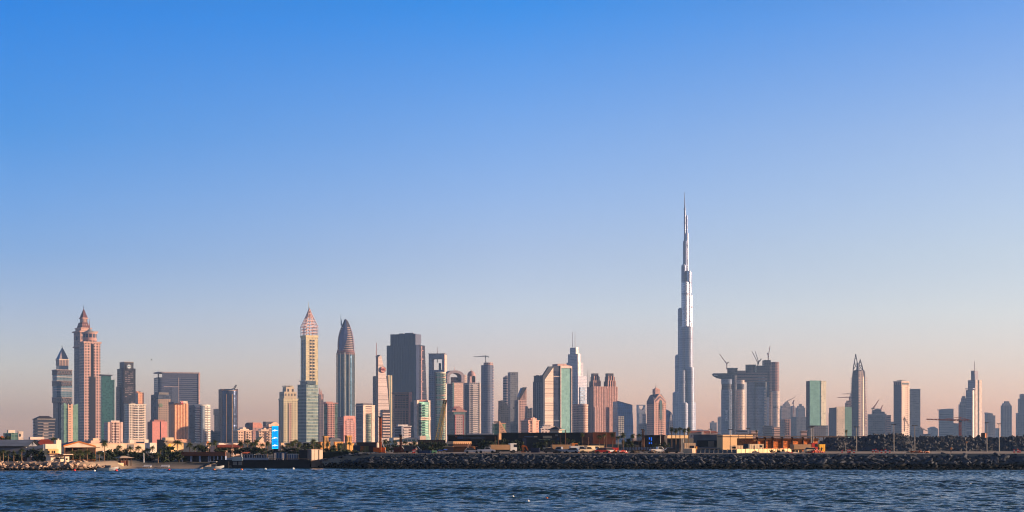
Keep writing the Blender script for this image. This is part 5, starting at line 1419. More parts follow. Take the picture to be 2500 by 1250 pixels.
# bridge: two decks with a boat-shaped tip
q = MB()
for y0, y1 in ((910.5, 913.5), (916, 921), (923, 928), (930, 933)):
 q.box(wx(1796, 4300), wx(1871, 4300), 4300 - 16, 4300 + 16, b.z(y1, 4300), b.z(y0, 4300))
br = b.put(q, "bridge_deck", M("em_deck", (124, 106, 104)))
q = MB(); q.box(wx(1798, 4300), wx(1869, 4300), 4300 - 12, 4300 + 12, b.z(932, 4300), b.z(911.5, 4300)); b.put(q, "bridge_core", edk, br)
q = MB()
secs = [(1738.4, 1.2, 913.5, 916), (1743, 6, 913, 919.5), (1750, 10, 913, 923), (1762, 13, 912.6, 925.5), (1797, 15, 910.8, 926)]
prev = None
for x, h, yt, yb in secs:
 X_ = wx(x, 4300); h *= 1.15
 lp = [(X_, 4300 - h, b.z(yt, 4300)), (X_, 4300 + h, b.z(yt, 4300)), (X_, 4300 + h * .5, b.z(yb, 4300)), (X_, 4300 - h * .5, b.z(yb, 4300))]
 if prev:
  for i in range(4):
   j = (i + 1) % 4; q.face([prev[i], prev[j], lp[j], lp[i]])
 else: q.face(lp)
 prev = lp
q.face(prev[::-1])
tip = b.put(q, "cantilever_tip", M("em_hull", (78, 74, 78), .6)); fix_normals(tip)
q = MB(); q.box(wx(1738.5, 4300), wx(1772, 4300), 4285.5, 4286.3, b.z(913.6, 4300), b.z(911.6, 4300)); b.put(q, "tip_parapet", M("em_parapet", (166, 156, 154)), tip)
def em_text(part, txt, x, y, Y_, size, rot, m):
 cu = bpy.data.curves.new(part, 'FONT'); cu.body = txt; cu.size = size; cu.extrude = .3; cu.align_x = 'CENTER'; cu.align_y = 'CENTER'; cu.offset = .25
 t_ = bpy.data.objects.new("tmp", cu); COL.objects.link(t_)
 me = bpy.data.meshes.new_from_object(t_.evaluated_get(bpy.context.evaluated_depsgraph_get()))
 bpy.data.objects.remove(t_); me.materials.clear(); me.materials.append(m); me.name = part
 ob = bpy.data.objects.new(part, me); COL.objects.link(ob); ob.parent = b.root
 R_ = Matrix.Rotation(math.radians(90), 4, 'X') @ Matrix.Rotation(rot, 4, 'Z')
 ob.matrix_local = Matrix.Translation(Vector((wx(x, Y_), Y_, wz(y, Y_))) - Vector(b.o)) @ R_
 return ob
em_text("tower_lettering", "EMAAR", 1774.5, 1014, 4276 - 13.6 * k * .75 - 1, 9.6, math.radians(90), M("em_letter", (214, 212, 214), .6, var=.05))
em_text("tip_lettering", "EMAAR", 1747.5, 916.2, 4300 - 11.5, 3.2, 0, M("em_letter", (214, 212, 214), .6, var=.05))
em_text("tower_lettering", "EMAAR", 1894, 994, 4278 - 9.2 * k * .75 - 1, 4.4, 0, M("em_letter_dk", (70, 62, 62), .6, var=.05))
q = MB()
for cx_, hw_, dep in ((1774, 13.4, -24), (1857, 13.8, -3)):
 z = b.gz; Y_ = 4300 + dep
 while z < b.z(952, Y_):
  q.box(wx(cx_ + hw_ * .52, Y_), wx(cx_ + hw_ * .95, Y_), Y_ - hw_ * k * .75 * .86, Y_, z, z + 1.9); z += 4.4
b.put(q, "edge_balconies", M("em_balc", (206, 186, 174)))
q = MB(); z = b.gz
while z < b.z(952, 4256): q.box(wx(1797.4, 4256), wx(1803, 4256), 4256 - 12 * k * .75, 4256, z, z + 2.0); z += 4.4
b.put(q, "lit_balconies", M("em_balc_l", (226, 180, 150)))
q = MB(); q.box(wx(1872.4, 4280), wx(1878.4, 4280), 4282, 4290, b.gz, b.z(970, 4282)); b.put(q, "hoist_strip", M("em_hoist", (196, 190, 190)))
q = MB(); q.box(wx(1872.4, 4280), wx(1877.4, 4280), 4281.5, 4290, b.z(970, 4282), b.z(932, 4282)); b.put(q, "hoist_glass", M("em_navy", (62, 72, 92), .3, .4))
CR = M("crane_red", (176, 100, 84)); CP = M("crane_pale", (186, 160, 148))
tower_crane("luffing crane over the left end of the unfinished bridged towers", 1774.4, 902, 889, (1757, 864.5), (1778, 884), 4290, CR)
tower_crane("luffing crane leaning left in the middle of the unfinished bridged towers", 1850, 894, 886, (1835.4, 856.5), (1858, 876), 4292, CP)
tower_crane("steep pale crane rising beside the middle crane of the bridged towers", 1852, 890, 884, (1843.8, 858), (1856, 880), 4312, CP)
tower_crane("nearly upright luffing crane on the highest right roof of the bridged towers", 1875.6, 881, 870, (1880, 844.5), (1873.6, 862), 4296, CR)
# distant clusters
def hz(name, label, x0, xm, x1, yt, Y, wall, glass, extra=(), fh=4.6, bw=4.6, ww=.6, hh=.6, th=None, group=None, mg=.08):
 """a plainer distant building: body, roof room, parapet and any further stages (x0, xm, x1, ytop)"""
 b = B(name, label, (x0 + x1) / 2, Y, group=group)
 m = FAC("fc_%s_%d" % (name, int(x0)), wall, glass, fh, bw, ww, hh, mg=mg)
 f = b.box("body", x0, xm, x1, yt, m=m, th=th)
 slab_frame(b, "parapet", f, yt - .7, yt + .5, M("par_%d_%d" % (wall[0], wall[2]), tuple(min(255, c + 14) for c in wall)), .5)
 yb = yt
 for e in extra:
  g_ = b.box("upper_stage", *e, yb, m); yb = e[3]
 return b, f
GH, GG = (150, 140, 142), (98, 98, 112)
hz("far_office_block", "tiny far block with roof machinery, first building right of the needle tower", 1733, 1737, 1750, 1032, 5600, (120, 116, 124), (84, 88, 104), ((1737, 1739, 1743, 1028),))
hz("far_low_block", "far low flat-roofed block just right of the foot of the needle tower", 1702, 1706, 1716, 1049, 5400, (140, 134, 140), (104, 104, 118))
hz("far_grey_block", "grey far block whose corner shows left of the bridged towers", 1752, 1755, 1768, 1020, 5300, (128, 124, 134), (96, 98, 114), ((1754, 1757, 1766, 1017),))
cl = [(1903, 1908, 1922, 998, 5200, (142, 126, 126), "first stepped brown tower right of the bridged towers", ((1905, 1910, 1920, 990),)),
 (1908, 1914, 1932, 992, 5600, (150, 134, 132), "domed stepped tower in the hazy cluster right of the bridged towers", ((1911, 1916, 1929, 986), (1915, 1919, 1926, 982))),
 (1930, 1935, 1943, 995, 5450, (138, 122, 124), "narrow tower in the hazy cluster, beside a leaning crane", ((1931, 1936, 1940, 991),)),
 (1943, 1948, 1966, 996, 5700, (122, 116, 124), "spired hazy tower nearest the green and cream tower", ((1946, 1950, 1963, 991), (1950, 1953, 1958, 986))),
 (1931, 1945, 1975, 1018, 4700, (92, 92, 104), "wide dark block in front of the spired hazy tower", ()),
 (1902, 1914, 1930, 1024, 4500, (178, 132, 118), "pink-brown scaffolded block low beside the bridged towers", ())]
for x0, xm, x1, yt, Y, w_, lb, ex in cl: hz("hazy_tower", lb, x0, xm, x1, yt, Y, w_, tuple(int(c * .66) for c in w_), ex)
b, f = hz("scaffold_tower", "small unfinished pink frame tower before the hazy cluster", 1914, 1917, 1929, 1024, 3000, (206, 154, 132), (104, 84, 82), ())
b.panel("open_bay", f, 'r', 1919, 1926, 1031, 1060, FAC("fc_openbay", (190, 150, 134), (60, 54, 60), 4, 3, .7, .7), .4)
tower_crane("thin far crane leaning right over the hazy cluster", 1922.5, 984, 980, (1942, 968.5), (1919, 981), 5650, CP, 2.2)
tower_crane("upright orange far crane inside the hazy cluster", 1937, 1010, 980, (1939.4, 976.5), (1935, 984), 5300, CR, 2.2)
b = B("green_and_cream_tower", "clean-edged tower with a bright green face between a shaded sliver and a cream side", 1992, 3100)
f = b.box("shaded_core", 1968, 1977, 2016, 930, m=FAC("fc_gc_shade", (84, 78, 84), (52, 52, 62), 4.4, 5, .6, .7), th=30)  # shade of the left-facing sliver is painted into this dark tone
b.prof("green_face", f, 'r', [(1976.4, 1038.5), (1976.4, 928.8), (2003.4, 928.8), (2003.4, 1038.5)], FAC("fc_gc_green", (132, 172, 160), (124, 166, 154), 4.4, 4, .94, .9, rg=.3, mg=.12, var=.08), -1.2)
b.prof("cream_face", f, 'r', [(2003.4, 1038.5), (2003.4, 928.8), (2016, 930), (2016, 1038.5)], FAC("fc_gc_cream", (236, 220, 190), (220, 204, 176), 4.4, 4, .5, .4), -1.8)
b.box("podium", 1972, 1978, 2022, 1038, m=FAC("fc_gc_pod", (116, 118, 130), (92, 98, 112), 4.4, 5, .9, .6), dep=12, th=26)
b = B("cream_and_green_block", "lower block with a dark left wall, a cream middle and a green right end", 2052, 3400)
f = b.box("dark_wing", 2024, 2042, 2079, 995, m=FAC("fc_cg_dark", (104, 100, 108), (70, 72, 84), 4.4, 5, .6, .7))
b.panel("cream_face", f, 'r', 2042, 2062, 992.5, 1080, FAC("fc_cg_cream", (236, 210, 180), (222, 194, 168), 4.4, 4, .5, .4), 1.2)
b.panel("green_face", f, 'r', 2062, 2079, 993.5, 1080, FAC("fc_cg_green", (140, 168, 148), (112, 148, 132), 4.4, 4, .9, .85, rg=.3, mg=.12, var=.08), .8)
b.prof("stepped_edge", f, 'l', [(2024, 1080), (2024, 1008), (2030, 1008), (2030, 998), (2042, 994), (2042, 1080)], M("cg_step", (96, 94, 102)), -1.2)
b, f = hz("unfinished_frame_tower", "bare concrete frame tower under a flat crane, behind the cream and green block", 2063, 2067, 2080, 984, 4200, (150, 122, 116), (70, 62, 66), ((2066, 2069, 2078, 978),))
tower_crane("flat-jib crane with a long arm pointing left over the bare concrete frame", 2074, 978, 970, (2045, 970.5), (2078, 970), 4200, CR, 2.2)
tower_crane("second flat-jib crane, higher and behind the pointed sail towers", 2077, 978, 961.5, (2056, 962), (2081, 961.5), 4600, CP, 2.2)
# pointed sail tower
b = B("sail_pointed_tower", "dark curved tower ending in two open lattice sail points of different height", 2097, 3800)
b.cy = 3800
f = b.box(None, 2079, 2096, 2116, 920, th=42)
lm = FAC("fc_sailL", (88, 84, 94), (58, 60, 76), 4.4, 4, .7, .6)
b.prof("dark_sail", f, 'l', [(2078.6, 1080), (2078.6, 960), (2079.6, 930), (2082, 905), (2093, 903), (2096, 910), (2096, 1080)], lm, 22)
rm = FAC("fc_sailR", (150, 130, 124), (82, 78, 88), 4.4, 7, .5, .55)
b.prof("lit_sail", f, 'r', [(2096, 1080), (2096, 908), (2106, 904), (2109.5, 925), (2113, 960), (2116, 1010), (2117, 1080)], rm, 18)
q = MB()
P = lambda x, y, d=0: (wx(x, 3790 + d), 3790 + d, wz(y, 3790 + d))
for (L, R_, apex, yb) in (((2082.5, 2085.5, 2088.6), (2096, 2093, 2089.4), (2089, 864.5), 904), ((2094.5, 2097, 2099.4), (2107, 2104.5, 2100.8), (2100, 877.5), 905)):
 ya = apex[1]; ym = (ya * .45 + yb * .55)
 for d in (0, 26):
  q.bar(P(L[0], yb, d), P(L[1], ym, d), 2.2); q.bar(P(L[1], ym, d), P(apex[0], ya, d), 1.8)
  q.bar(P(R_[0], yb, d), P(R_[1], ym, d), 2.2); q.bar(P(R_[1], ym, d), P(apex[0], ya, d), 1.8)
  q.bar(P(L[1], ym, d), P(R_[1], ym, d), 1.4); q.bar(P(L[0], yb, d), P(R_[1], ym, d), 1.2); q.bar(P(L[1], ym, d), P(R_[0], yb, d), 1.2)
  q.bar(P((L[1] + L[2]) / 2, (ym + ya) / 2, d), P((R_[1] + R_[2]) / 2, (ym + ya) / 2, d), 1.2)
 q.bar(P(L[1], ym, 0), P(L[1], ym, 26), 1.4); q.bar(P(R_[1], ym, 0), P(R_[1], ym, 26), 1.4); q.bar(P(L[0], yb, 0), P(L[0], yb, 26), 1.4)
b.put(q, "lattice_points", M("sail_lattice", (112, 96, 100), .5, .3))
b.prof("dark_point", f, 'l', [(2090, 906), (2092, 893), (2095, 886), (2096, 910)], lm, 3)
for nm, ff, face, xs in (("edge_balconies", f, 'l', (2078, 2080.6)), ("centre_balconies", f, 'r', (2095.4, 2098.6)), ("edge_balconies", f, 'r', (2111, 2116.6))):
 b.slabs(nm, ff, 6.6, 2.2, 918, 1040, M("sail_balc", (176, 146, 136)), 1.8, xs[0], xs[1], face)
b.panel("gold_strip", f, 'r', 2106.4, 2108, 920, 1080, M("sail_gold", (226, 186, 160), .4, .3), .8)
b, f = hz("glass_construction_block", "wide grey block with unfinished storeys and cranes right of the sail-pointed tower", 2118, 2122, 2164, 1012, 3900, (128, 126, 134), (100, 104, 116), ((2128, 2131, 2160, 1005), (2129, 2132, 2152, 1000), (2135, 2138, 2148, 997.5)), ww=.8)
b.panel("edge_pier", f, 'r', 2160, 2164, 1010, 1080, M("pier_mauve", (160, 140, 138)), 1)
hz("striped_annex", "narrow pink-striped block at the right end of the wide construction block", 2164, 2166, 2175, 1014, 3850, (196, 158, 148), (104, 96, 104), (), hh=.5, ww=1)
hz("grey_annex", "grey low block filling the gap left of the two-faced tower with open corner crown", 2175, 2177, 2183, 1030, 4100, (122, 122, 132), (96, 100, 114))
tower_crane("left crane of two, leaning right over the wide construction block", 2133, 998, 996, (2145, 976.5), (2129, 997), 3910, CR, 2.2)
tower_crane("right crane of two, short and steep over the wide construction block", 2150, 1004, 1001, (2154.4, 989.5), (2148, 1002), 3915, CR, 2.2)
b = B("open_crown_tower", "two-faced tower, shaded grey left and sunlit cream balconied right, with an open corner crown", 2200, 3350)
f = b.box("body", 2181.5, 2200.5, 2219.5, 940, m=FAC("fc_opcr", (124, 118, 124), (84, 86, 98), 4.4, 3, .5, .6))  # grey holds the shade of the left face
f2 = b.box("crown_storey", 2181.5, 2200.5, 2219.5, 931, 940, FAC("fc_opcr_t", (190, 160, 148), (90, 84, 92), 60, 6, .6, 1))
slab_frame(b, "crown_slab", f2, 930, 932.6, M("opcr_slab", (206, 180, 166)), .8)
b.panel("cream_face", f, 'r', 2200.6, 2219.6, 932, 1080, FAC("fc_opcr_lit", (236, 202, 178), (170, 128, 112), 4.4, 3.2, .42, .5), .6)  # sunlight on the right face is put into this paler colour
b.slabs("balcony_slabs", f, 4.4, 1.5, 942, 1078, M("opcr_balc", (244, 214, 192)), 2.2, 2201, 2207, 'r')
b.slabs("balcony_slabs", f, 4.4, 1.5, 942, 1078, M("opcr_balc", (244, 214, 192)), 2.2, 2216, 2219.6, 'r')
b.panel("dark_opening", f, 'r', 2202, 2218, 934, 939, BLACK, 1.0)
q = MB(); c = f2; q.obox(c['N'], c['r'], c['l'], 3, c['W'] * .7, 3, c['D'] * .7, b.z(928.4), b.z(927)); q.obox(c['N'], c['r'], c['l'], 8, 9.5, 8, 9.5, b.z(930), b.z(928)); b.put(q, "helipad", CONC)
b, f = hz("grey_slab_block", "plain blue-grey slab right behind the open-crowned tower", 2220, 2222, 2247, 950, 3700, (126, 130, 140), (106, 114, 128), (), fh=4.4, bw=3, ww=.9, hh=.6, th=16)
b.panel("annex", f, 'r', 2244, 2254, 1048, 1080, M("annex_grey", (124, 124, 134)), 1)
b = B("gabled_far_house", "far grey block with a gently pitched roof standing alone in the gap", 2280, 5200)
f = b.box("body", 2270, 2272, 2290, 1047, m=FAC("fc_gabf", (122, 122, 134), (100, 102, 118), 5, 5, .6, .5), th=14, D=40)
b.prof("pitched_roof", f, 'r', [(2271, 1047.4), (2271, 1045), (2281, 1041.5), (2290.4, 1047.4)], M("gabf_roof", (112, 112, 126)), 38)
b, f = hz("grey_office_block", "broad grey office block with a curved parapet, right of the lonely pitched far block", 2291.5, 2293, 2328, 1001, 4600, (130, 128, 138), (104, 106, 120), (), fh=5, bw=30, ww=1, hh=.5, th=12)
b.prof("curved_parapet", f, 'r', [(2293, 1001.5), (2293, 999.5), (2302, 998.6), (2316, 997.6), (2328, 997.8), (2328, 1001.5)], M("par_curve", (140, 136, 144)), 30)
hz("low_grey_annex", "lower grey annex joined to the right side of the broad grey office block", 2327, 2328, 2344, 1034, 4650, (132, 130, 140), (104, 106, 120), (), th=14)
b = B("spiked_stepped_tower", "stepped bright-edged tower with a single tall mast, tallest near the right edge", 2380, 3600)
sm_ = FAC("fc_spk", (146, 140, 146), (104, 106, 120), 4.4, 6, .8, .6, rg=.14, mg=.55)
f = b.box("left_slab", 2358, 2374, 2378, 952, m=sm_, th=72)
b.cy = None
f2 = b.box("centre_slab", 2363, 2380, 2397, 927, m=sm_, th=42, dep=14)
f3 = b.box("top_block", 2370.5, 2380, 2388, 904, 927, M("spk_top", (134, 126, 134), .4, .3))
for xa, xb, pr_ in ((2380.5, 2386, 1.2), (2390, 2396.6, 1.2)): b.panel("lit_slab", f2, 'r', xa, xb, 927, 1080, M("spk_cream", (238, 208, 190)), pr_)
b.panel("dark_seam", f2, 'r', 2387, 2388.6, 927, 1080, BLACK, .6)
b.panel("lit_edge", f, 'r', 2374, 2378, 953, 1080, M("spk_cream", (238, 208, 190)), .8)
b.spire("mast", 2379, 882, 914, .9, M("mast_mauve", (150, 126, 126)), dep=-8, hwt=.5)
b.slabs("window_bands", f, 26, 1.2, 960, 1078, M("spk_band", (176, 168, 172)), .6, 2359, 2373, 'l')
slab_frame(b, "terrace_slab", f, 948, 950, M("spk_band", (176, 168, 172)), 1.5)
b, f = hz("stepped_grey_tower", "grey tower rising in several steps against the left side of the spiked stepped tower", 2340, 2344, 2360, 988, 4000, (150, 142, 146), (104, 106, 120), ((2343, 2347, 2360, 981), (2346, 2350, 2360, 972), (2348, 2351, 2357, 967)))
b.spire("roof_mast", 2353.6, 958, 968, .7, M("mast_mauve", (150, 126, 126)))
b, f = hz("curved_top_block", "mid-rise block with a curved shoulder just right of the spiked stepped tower", 2404, 2409, 2424, 1010, 4200, (150, 144, 150), (104, 106, 120), ())
b.prof("curved_shoulder", f, 'r', [(2409, 1010.4), (2409, 1007), (2417, 1008), (2424, 1010.4)], M("shoulder_gr", (150, 144, 150)), 20)
b.box("right_wing", 2420, 2422, 2430, 1014, m=FAC("fc_ctb", (150, 144, 150), (104, 106, 120), 4.4, 3, .6, .6), dep=8)
b = B("capped_round_tower", "grey round-shouldered tower with a small cap, second tower from the right edge", 2457, 4400)
f = b.box("body", 2443, 2447, 2470.5, 990, m=FAC("fc_cap", (132, 130, 140), (98, 100, 116), 4.6, 3.4, .55, .6), th=20)
b.box("shoulder", 2445, 2449, 2468.5, 984, 990, FAC("fc_cap", (132, 130, 140), (98, 100, 116), 4.6, 3.4, .55, .6), taper=.22)
b.box("cap", 2451, 2454, 2464, 979.5, 984, M("cap_grey", (126, 122, 132)))
b.fins("ribs", f, 'r', 6, 1.1, 990, 1080, M("cap_rib", (150, 146, 154)), .8)
b, f = hz("edge_stepped_tower", "stepped grey tower cut by the right edge of the picture", 2480, 2484, 2512, 1009, 4100, (136, 134, 142), (104, 106, 120), ((2485, 2489, 2510, 973), (2489, 2492, 2500, 962)))
hz("far_tiny_block", "tiny far block low between the curved-shoulder block and the capped round tower", 2430, 2432, 2440, 1046, 5400, (160, 150, 152), (116, 114, 124))
tower_crane("large orange flat-jib crane standing before the grey block near the right", 2344, 1064, 1026, (2262, 1023.5), (2367, 1026), 1800, M("crane_orange", (196, 92, 66)), 2.0)
tower_crane("thin crane with a sloping arm right of the plain blue-grey slab", 2249, 1050, 1046, (2268, 1053.5), (2246, 1043), 3000, CP, 1.6)
tower_crane("thin crane drawn across the cream face of the open-crowned tower", 2208, 1054, 1020, (2219, 1040), (2206, 1024), 2600, CP, 1.3)
b = B("brown_site_hut", "small brown hut on the crest of the rock heap below the spiked tower", 2400, 700, cat="hut", gz=4.5)
b.box("body", 2395, 2404.5, 2410, 1057.5, m=M("hut_brown", (120, 84, 60)), th=55);
b.panel("orange_side", dict(b.frame(2395, 2404.5, 2410), Y=700), 'r', 2404.6, 2409.8, 1058, 1070, M("hut_orange", (206, 128, 80)), .1)
b.box("roof", 2394.6, 2404.5, 2410.4, 1056.8, 1057.5, DKROOF)
# low city between the towers and the shore, seen over the waterfront roofs
b = B("tiled_hotel_wing", "long low pink hotel wing with red tiled roof at the foot of the needle tower", 1718, 1400)
f = b.box("body", 1682, 1684, 1752, 1056.5, m=FAC("fc_tilew", (226, 186, 164), (150, 112, 104), 3.6, 3.2, .5, .5), th=12, D=14)
h = b.box(None, 1682, 1684, 1752, 1056.5, th=12, D=14); b.roof("tiled_roof", h, 1051.5, TERRA, 1.0, ridge=.9)
b.box("gable_tower", 1711, 1713, 1718, 1053.5, m=M("tilew_pink", (232, 196, 172)), dep=-2, th=14, D=5)
lows = [(1829, 1834, 1850, 1052, 1100, (232, 190, 170), "white and pink terraced villa behind the cream waterfront wall"),
  (1796, 1800, 1824, 1050, 1900, (150, 148, 158), "grey flat block at the foot of the bridged towers"),
  (1885, 1890, 1904, 1043, 2600, (232, 184, 160), "small pink striped block beneath the right-hand bridged tower"),
  (1952, 1956, 1970, 1052, 1500, (232, 186, 168), "small bright pink block with open floors left of the green and cream tower"),
  (1862, 1866, 1886, 1040, 3200, (96, 96, 106), "dark low block between the two bridged towers"),
  (2253, 2256, 2272, 1060, 3000, (150, 144, 150), "long low grey roof left of the lonely pitched far block"),
  (1690, 1694, 1730, 1051, 3500, (128, 122, 130), "long grey roofs beyond the tiled hotel wing")]
for x0, xm, x1, yt, Y, w_, lb in lows:
 b, f = hz("low_block", lb, x0, xm, x1, yt, Y, w_, tuple(int(c * .55) for c in w_), (), fh=3.6, bw=30, ww=1, hh=.45)
# ------------------------------------------------------------------ waterfront: builders
DARKW = M("brown_black_cladding", (58, 44, 38), .6)
WOODD = M("dark_wood", (84, 52, 36), .7)
WOODO = M("orange_wood", (190, 104, 48), .75, var=.5, scale=1.2)
SHADEG = M("shade_grey", (112, 116, 122), .7)
RUBBER = M("black_rubber", (26, 26, 28), .8)
FROND = M("palm_frond", (74, 82, 44), .7, var=.5, scale=.9)
BARK = M("palm_bark", (128, 100, 76), .9, var=.35, scale=2.0)
LEAF = M("tree_leaf", (50, 60, 34), .75, var=.55, scale=.8)
TRUNK = M("tree_trunk", (84, 66, 50), .9)
def palm_mesh(k):
 rs = random.Random(300 + k)
 t = MB()
 lean = rs.uniform(-.04, .04); lean2 = rs.uniform(-.03, .03)
 pts = [(lean * (i / 6) ** 2, lean2 * (i / 6) ** 2, i / 6) for i in range(7)]
 t.tube(pts, [1.25, 1.0, .9, .88, .86, .9, 1.05], 7)
 to_ = t.build("trunk", BARK); tme = to_.data; bpy.data.objects.remove(to_)
 c = MB()
 n = 34 if k % 2 == 0 else 26
 for i in range(n):
  az = 2.4 * i + rs.uniform(-.3, .3)
  el = math.radians(rs.uniform(-25, 78)) if k % 2 == 0 else math.radians(rs.uniform(-48, 62))
  L = rs.uniform(.85, 1.1); droop = rs.uniform(.35, .8)
  d = Vector((math.cos(az), math.sin(az), 0)); side = Vector((-math.sin(az), math.cos(az), 0))
  P = []
  for j in range(9):
   u = j / 8
   P.append(d * (L * u * math.cos(el) * (1 - .12 * u)) + Vector((0, 0, L * (u * math.sin(el) - droop * u * u * .75))))
  for j in range(8):
   a, e = P[j], P[j + 1]
   c.face([a - side * .012, a + side * .012, e + side * .008, e - side * .008])
   w = .34 * math.sin(math.pi * min(1, .16 + .8 * j / 8)) * (1.0 if k % 2 == 0 else 1.25)
   tip = (e - a) * 1.1
   for s_ in (-1, 1):
    for h in (0, .5):
     b0 = a.lerp(e, h)
     c.face([b0, a.lerp(e, h + .3), b0 + tip * .8 + side * s_ * w * rs.uniform(.8, 1.2) - Vector((0, 0, w * rs.uniform(.3, .8)))])
 if k % 2:
  for i in range(40):      # the skirt of dead fronds under a fan palm's head
   az = rs.uniform(0, 6.28); d = Vector((math.cos(az), math.sin(az), 0)); s_ = Vector((-d.y, d.x, 0)); z = rs.uniform(-.5, 0)
   c.face([d * .12 + Vector((0, 0, z)), d * rs.uniform(.3, .5) + s_ * .09 + Vector((0, 0, z - .35)), d * rs.uniform(.3, .5) - s_ * .09 + Vector((0, 0, z - .35))])
 co_ = c.build("crown", FROND); cme = co_.data; bpy.data.objects.remove(co_)
 return tme, cme, pts[-1]
PALMS = [palm_mesh(k) for k in range(6)]
def palm(x, yt, yb, Y, hw, label, k=0, group="palms of the waterfront", gz=None):
 """crown top in row yt, foot in row yb (or on gz), crown half-width hw columns"""
 tmesh, cmesh, tip = PALMS[k % 6]
 X_ = wx(x, Y); z0 = wz(yb, Y) if gz is None else gz
 R_ = hw * 1.3 * Y / F
 H = wz(yt, Y) - z0 - R_ * (.55 if k % 2 == 0 else .45)
 o = empty("palm_tree", (X_, Y, z0), label, "palm", group)
 t = bpy.data.objects.new("trunk", tmesh); COL.objects.link(t); t.parent = o
 tr = max(.13, min(.26, H * .022)); t.scale = (tr, tr, H); t.location = (0, 0, -.05)
 c = bpy.data.objects.new("crown", cmesh); COL.objects.link(c); c.parent = o
 c.location = (tip[0] * tr, tip[1] * tr, H - .1); c.scale = (R_, R_, R_); c.rotation_euler = (0, 0, (x * 1.7) % 6.28)
 return o
def tree_mesh(k):
 rs = np.random.RandomState(500 + k)
 q = MB(); cl = rs.normal(size=(20, 3)) * np.array([.52, .5, .42]); cl[:, 2] = np.clip(cl[:, 2], -.62, .75)
 for c in cl:
  r = rs.uniform(.22, .40)
  for _ in range(52):
   d = rs.normal(size=3); d /= np.linalg.norm(d); p = c + d * r * rs.uniform(.55, 1.05)
   a = rs.normal(size=3); a -= a.dot(d) * d * .6; a /= np.linalg.norm(a); b_ = np.cross(a, d + rs.normal(size=3) * .4); b_ /= np.linalg.norm(b_) + 1e-6
   s = rs.uniform(.09, .15)
   q.face([p - a * s, p + b_ * s * .6, p + a * s, p - b_ * s * .6])
 o = q.build("crown", LEAF); me = o.data; bpy.data.objects.remove(o)
 q = MB(); q.tube([(0, 0, -1.0), (.03, .02, -.3), (0, .05, .25)], [.07, .055, .03], 6)
 for j in range(5):
  q.bar((.02, .02, -.25 + .08 * j), tuple(cl[j] * .8), .05, .02, 5)
 o = q.build("trunk", TRUNK); tm = o.data; bpy.data.objects.remove(o)
 return me, tm
TREES = [tree_mesh(k) for k in range(4)]
def tree(x, yt, yb, Y, hw, label, k=0, group="bushy trees of the waterfront", gz=None):
 cm, tm = TREES[k % 4]
 z0 = wz(yb, Y) if gz is None else gz
 H = wz(yt - 2, Y) - z0; R_ = hw * 1.3 * Y / F
 o = empty("bushy_tree", (wx(x, Y), Y, z0), label, "tree", group)
 for nm, me in (("trunk", tm), ("crown", cm)):
  c = bpy.data.objects.new(nm, me); COL.objects.link(c); c.parent = o
  c.location = (0, 0, H * .5); c.scale = (R_ * 1.15, R_, H * .5); c.rotation_euler = (0, 0, x % 6.28)
 return o
def W(name, label, x, Y, gz, cat="building", group=None): return B(name, label, x, Y, cat, gz, group)
def pole(label, x, yt, yb, Y, m, arms=0, w=.22, gz=None, name="light_pole", group="light poles", cat="light pole"):
 z0 = wz(yb, Y) if gz is None else gz
 o = (wx(x, Y), Y, z0); r_ = empty(name, o, label, cat, group)
 zt = wz(yt, Y); q = MB(); q.bar((o[0], Y, z0), (o[0], Y, zt), w * 1.25, w * .75, 8); q.build("post", m, r_, o)
 if arms:
  L = arms * Y / F
  q = MB(); q.bar((o[0] - L, Y, zt - .02), (o[0] + L, Y, zt - .02), w * .6); q.build("cross_arm", m, r_, o)
  for s_ in (-1, 1):
   q = MB(); q.box(o[0] + s_ * L * .55 - L * .42, o[0] + s_ * L * .55 + L * .42, Y - .16, Y + .16, zt + .0, zt + .16); q.build("lamp_head", DSTEEL, r_, o)
 return r_
def container(name, label, x0, xm, x1, yt, yb, Y, m, door=None, cat="container", th=None, window=None, group=None):
 b = W(name, label, (x0 + x1) / 2, Y, wz(yb, Y), cat, group)
 f = b.box("body", x0, xm, x1, yt, m=m, th=th);
 q = MB()
 for face, L in (('r', f['W']), ('l', f['D'])):
  n = max(3, int(L / .55))
  for i in range(n):
   c = L * (i + .5) / n
   if face == 'r': q.obox(f['N'], f['r'], f['l'], c - .1, c + .1, -.05, .02, b.gz + .1, b.z(yt) - .12)
   else: q.obox(f['N'], f['r'], f['l'], -.05, .02, c - .1, c + .1, b.gz + .1, b.z(yt) - .12)
 b.put(q, "corrugation", m)
 slab_frame(b, "roof_rim", f, yt - .4, yt + .5, m, .06)
 if door: b.panel("door", f, door[0], door[1], door[2], door[3], yb - .2, door[4], .08)
 if window: b.panel("window", f, *window, GLASSD, .09)
 return b, f
def fence(label, pts, yts, ybs, mat, n, Y0, Y1, name="site_fence", cat="fence", gap=.2):
 """hoarding from column pts[0] at depth Y0 to pts[1] at Y1"""
 A = Vector((wx(pts[0], Y0), Y0, 0)); C_ = Vector((wx(pts[1], Y1), Y1, 0))
 z0, z1 = wz(ybs, (Y0 + Y1) / 2), wz(yts, (Y0 + Y1) / 2)
 o = (A.x, A.y, z0); r_ = empty(name, o, label, cat)
 d = (C_ - A); L = d.length; d.normalize(); nrm = (d.x, d.y); lft = (-d.y, d.x)
 q = MB(); rs = random.Random(int(pts[0]))
 for i in range(n):
  q.obox((A.x, A.y), nrm, lft, L * i / n + gap, L * (i + 1) / n - gap, -.04, .04, z0, z1 + rs.uniform(-.1, .06))
 q.build("panels", mat, r_, o)
 q = MB()
 for i in range(n + 1): q.obox((A.x, A.y), nrm, lft, L * i / n - .06, L * i / n + .06, .05, .17, z0, z1 + .1)
 q.build("posts", DSTEEL, r_, o)
 return r_
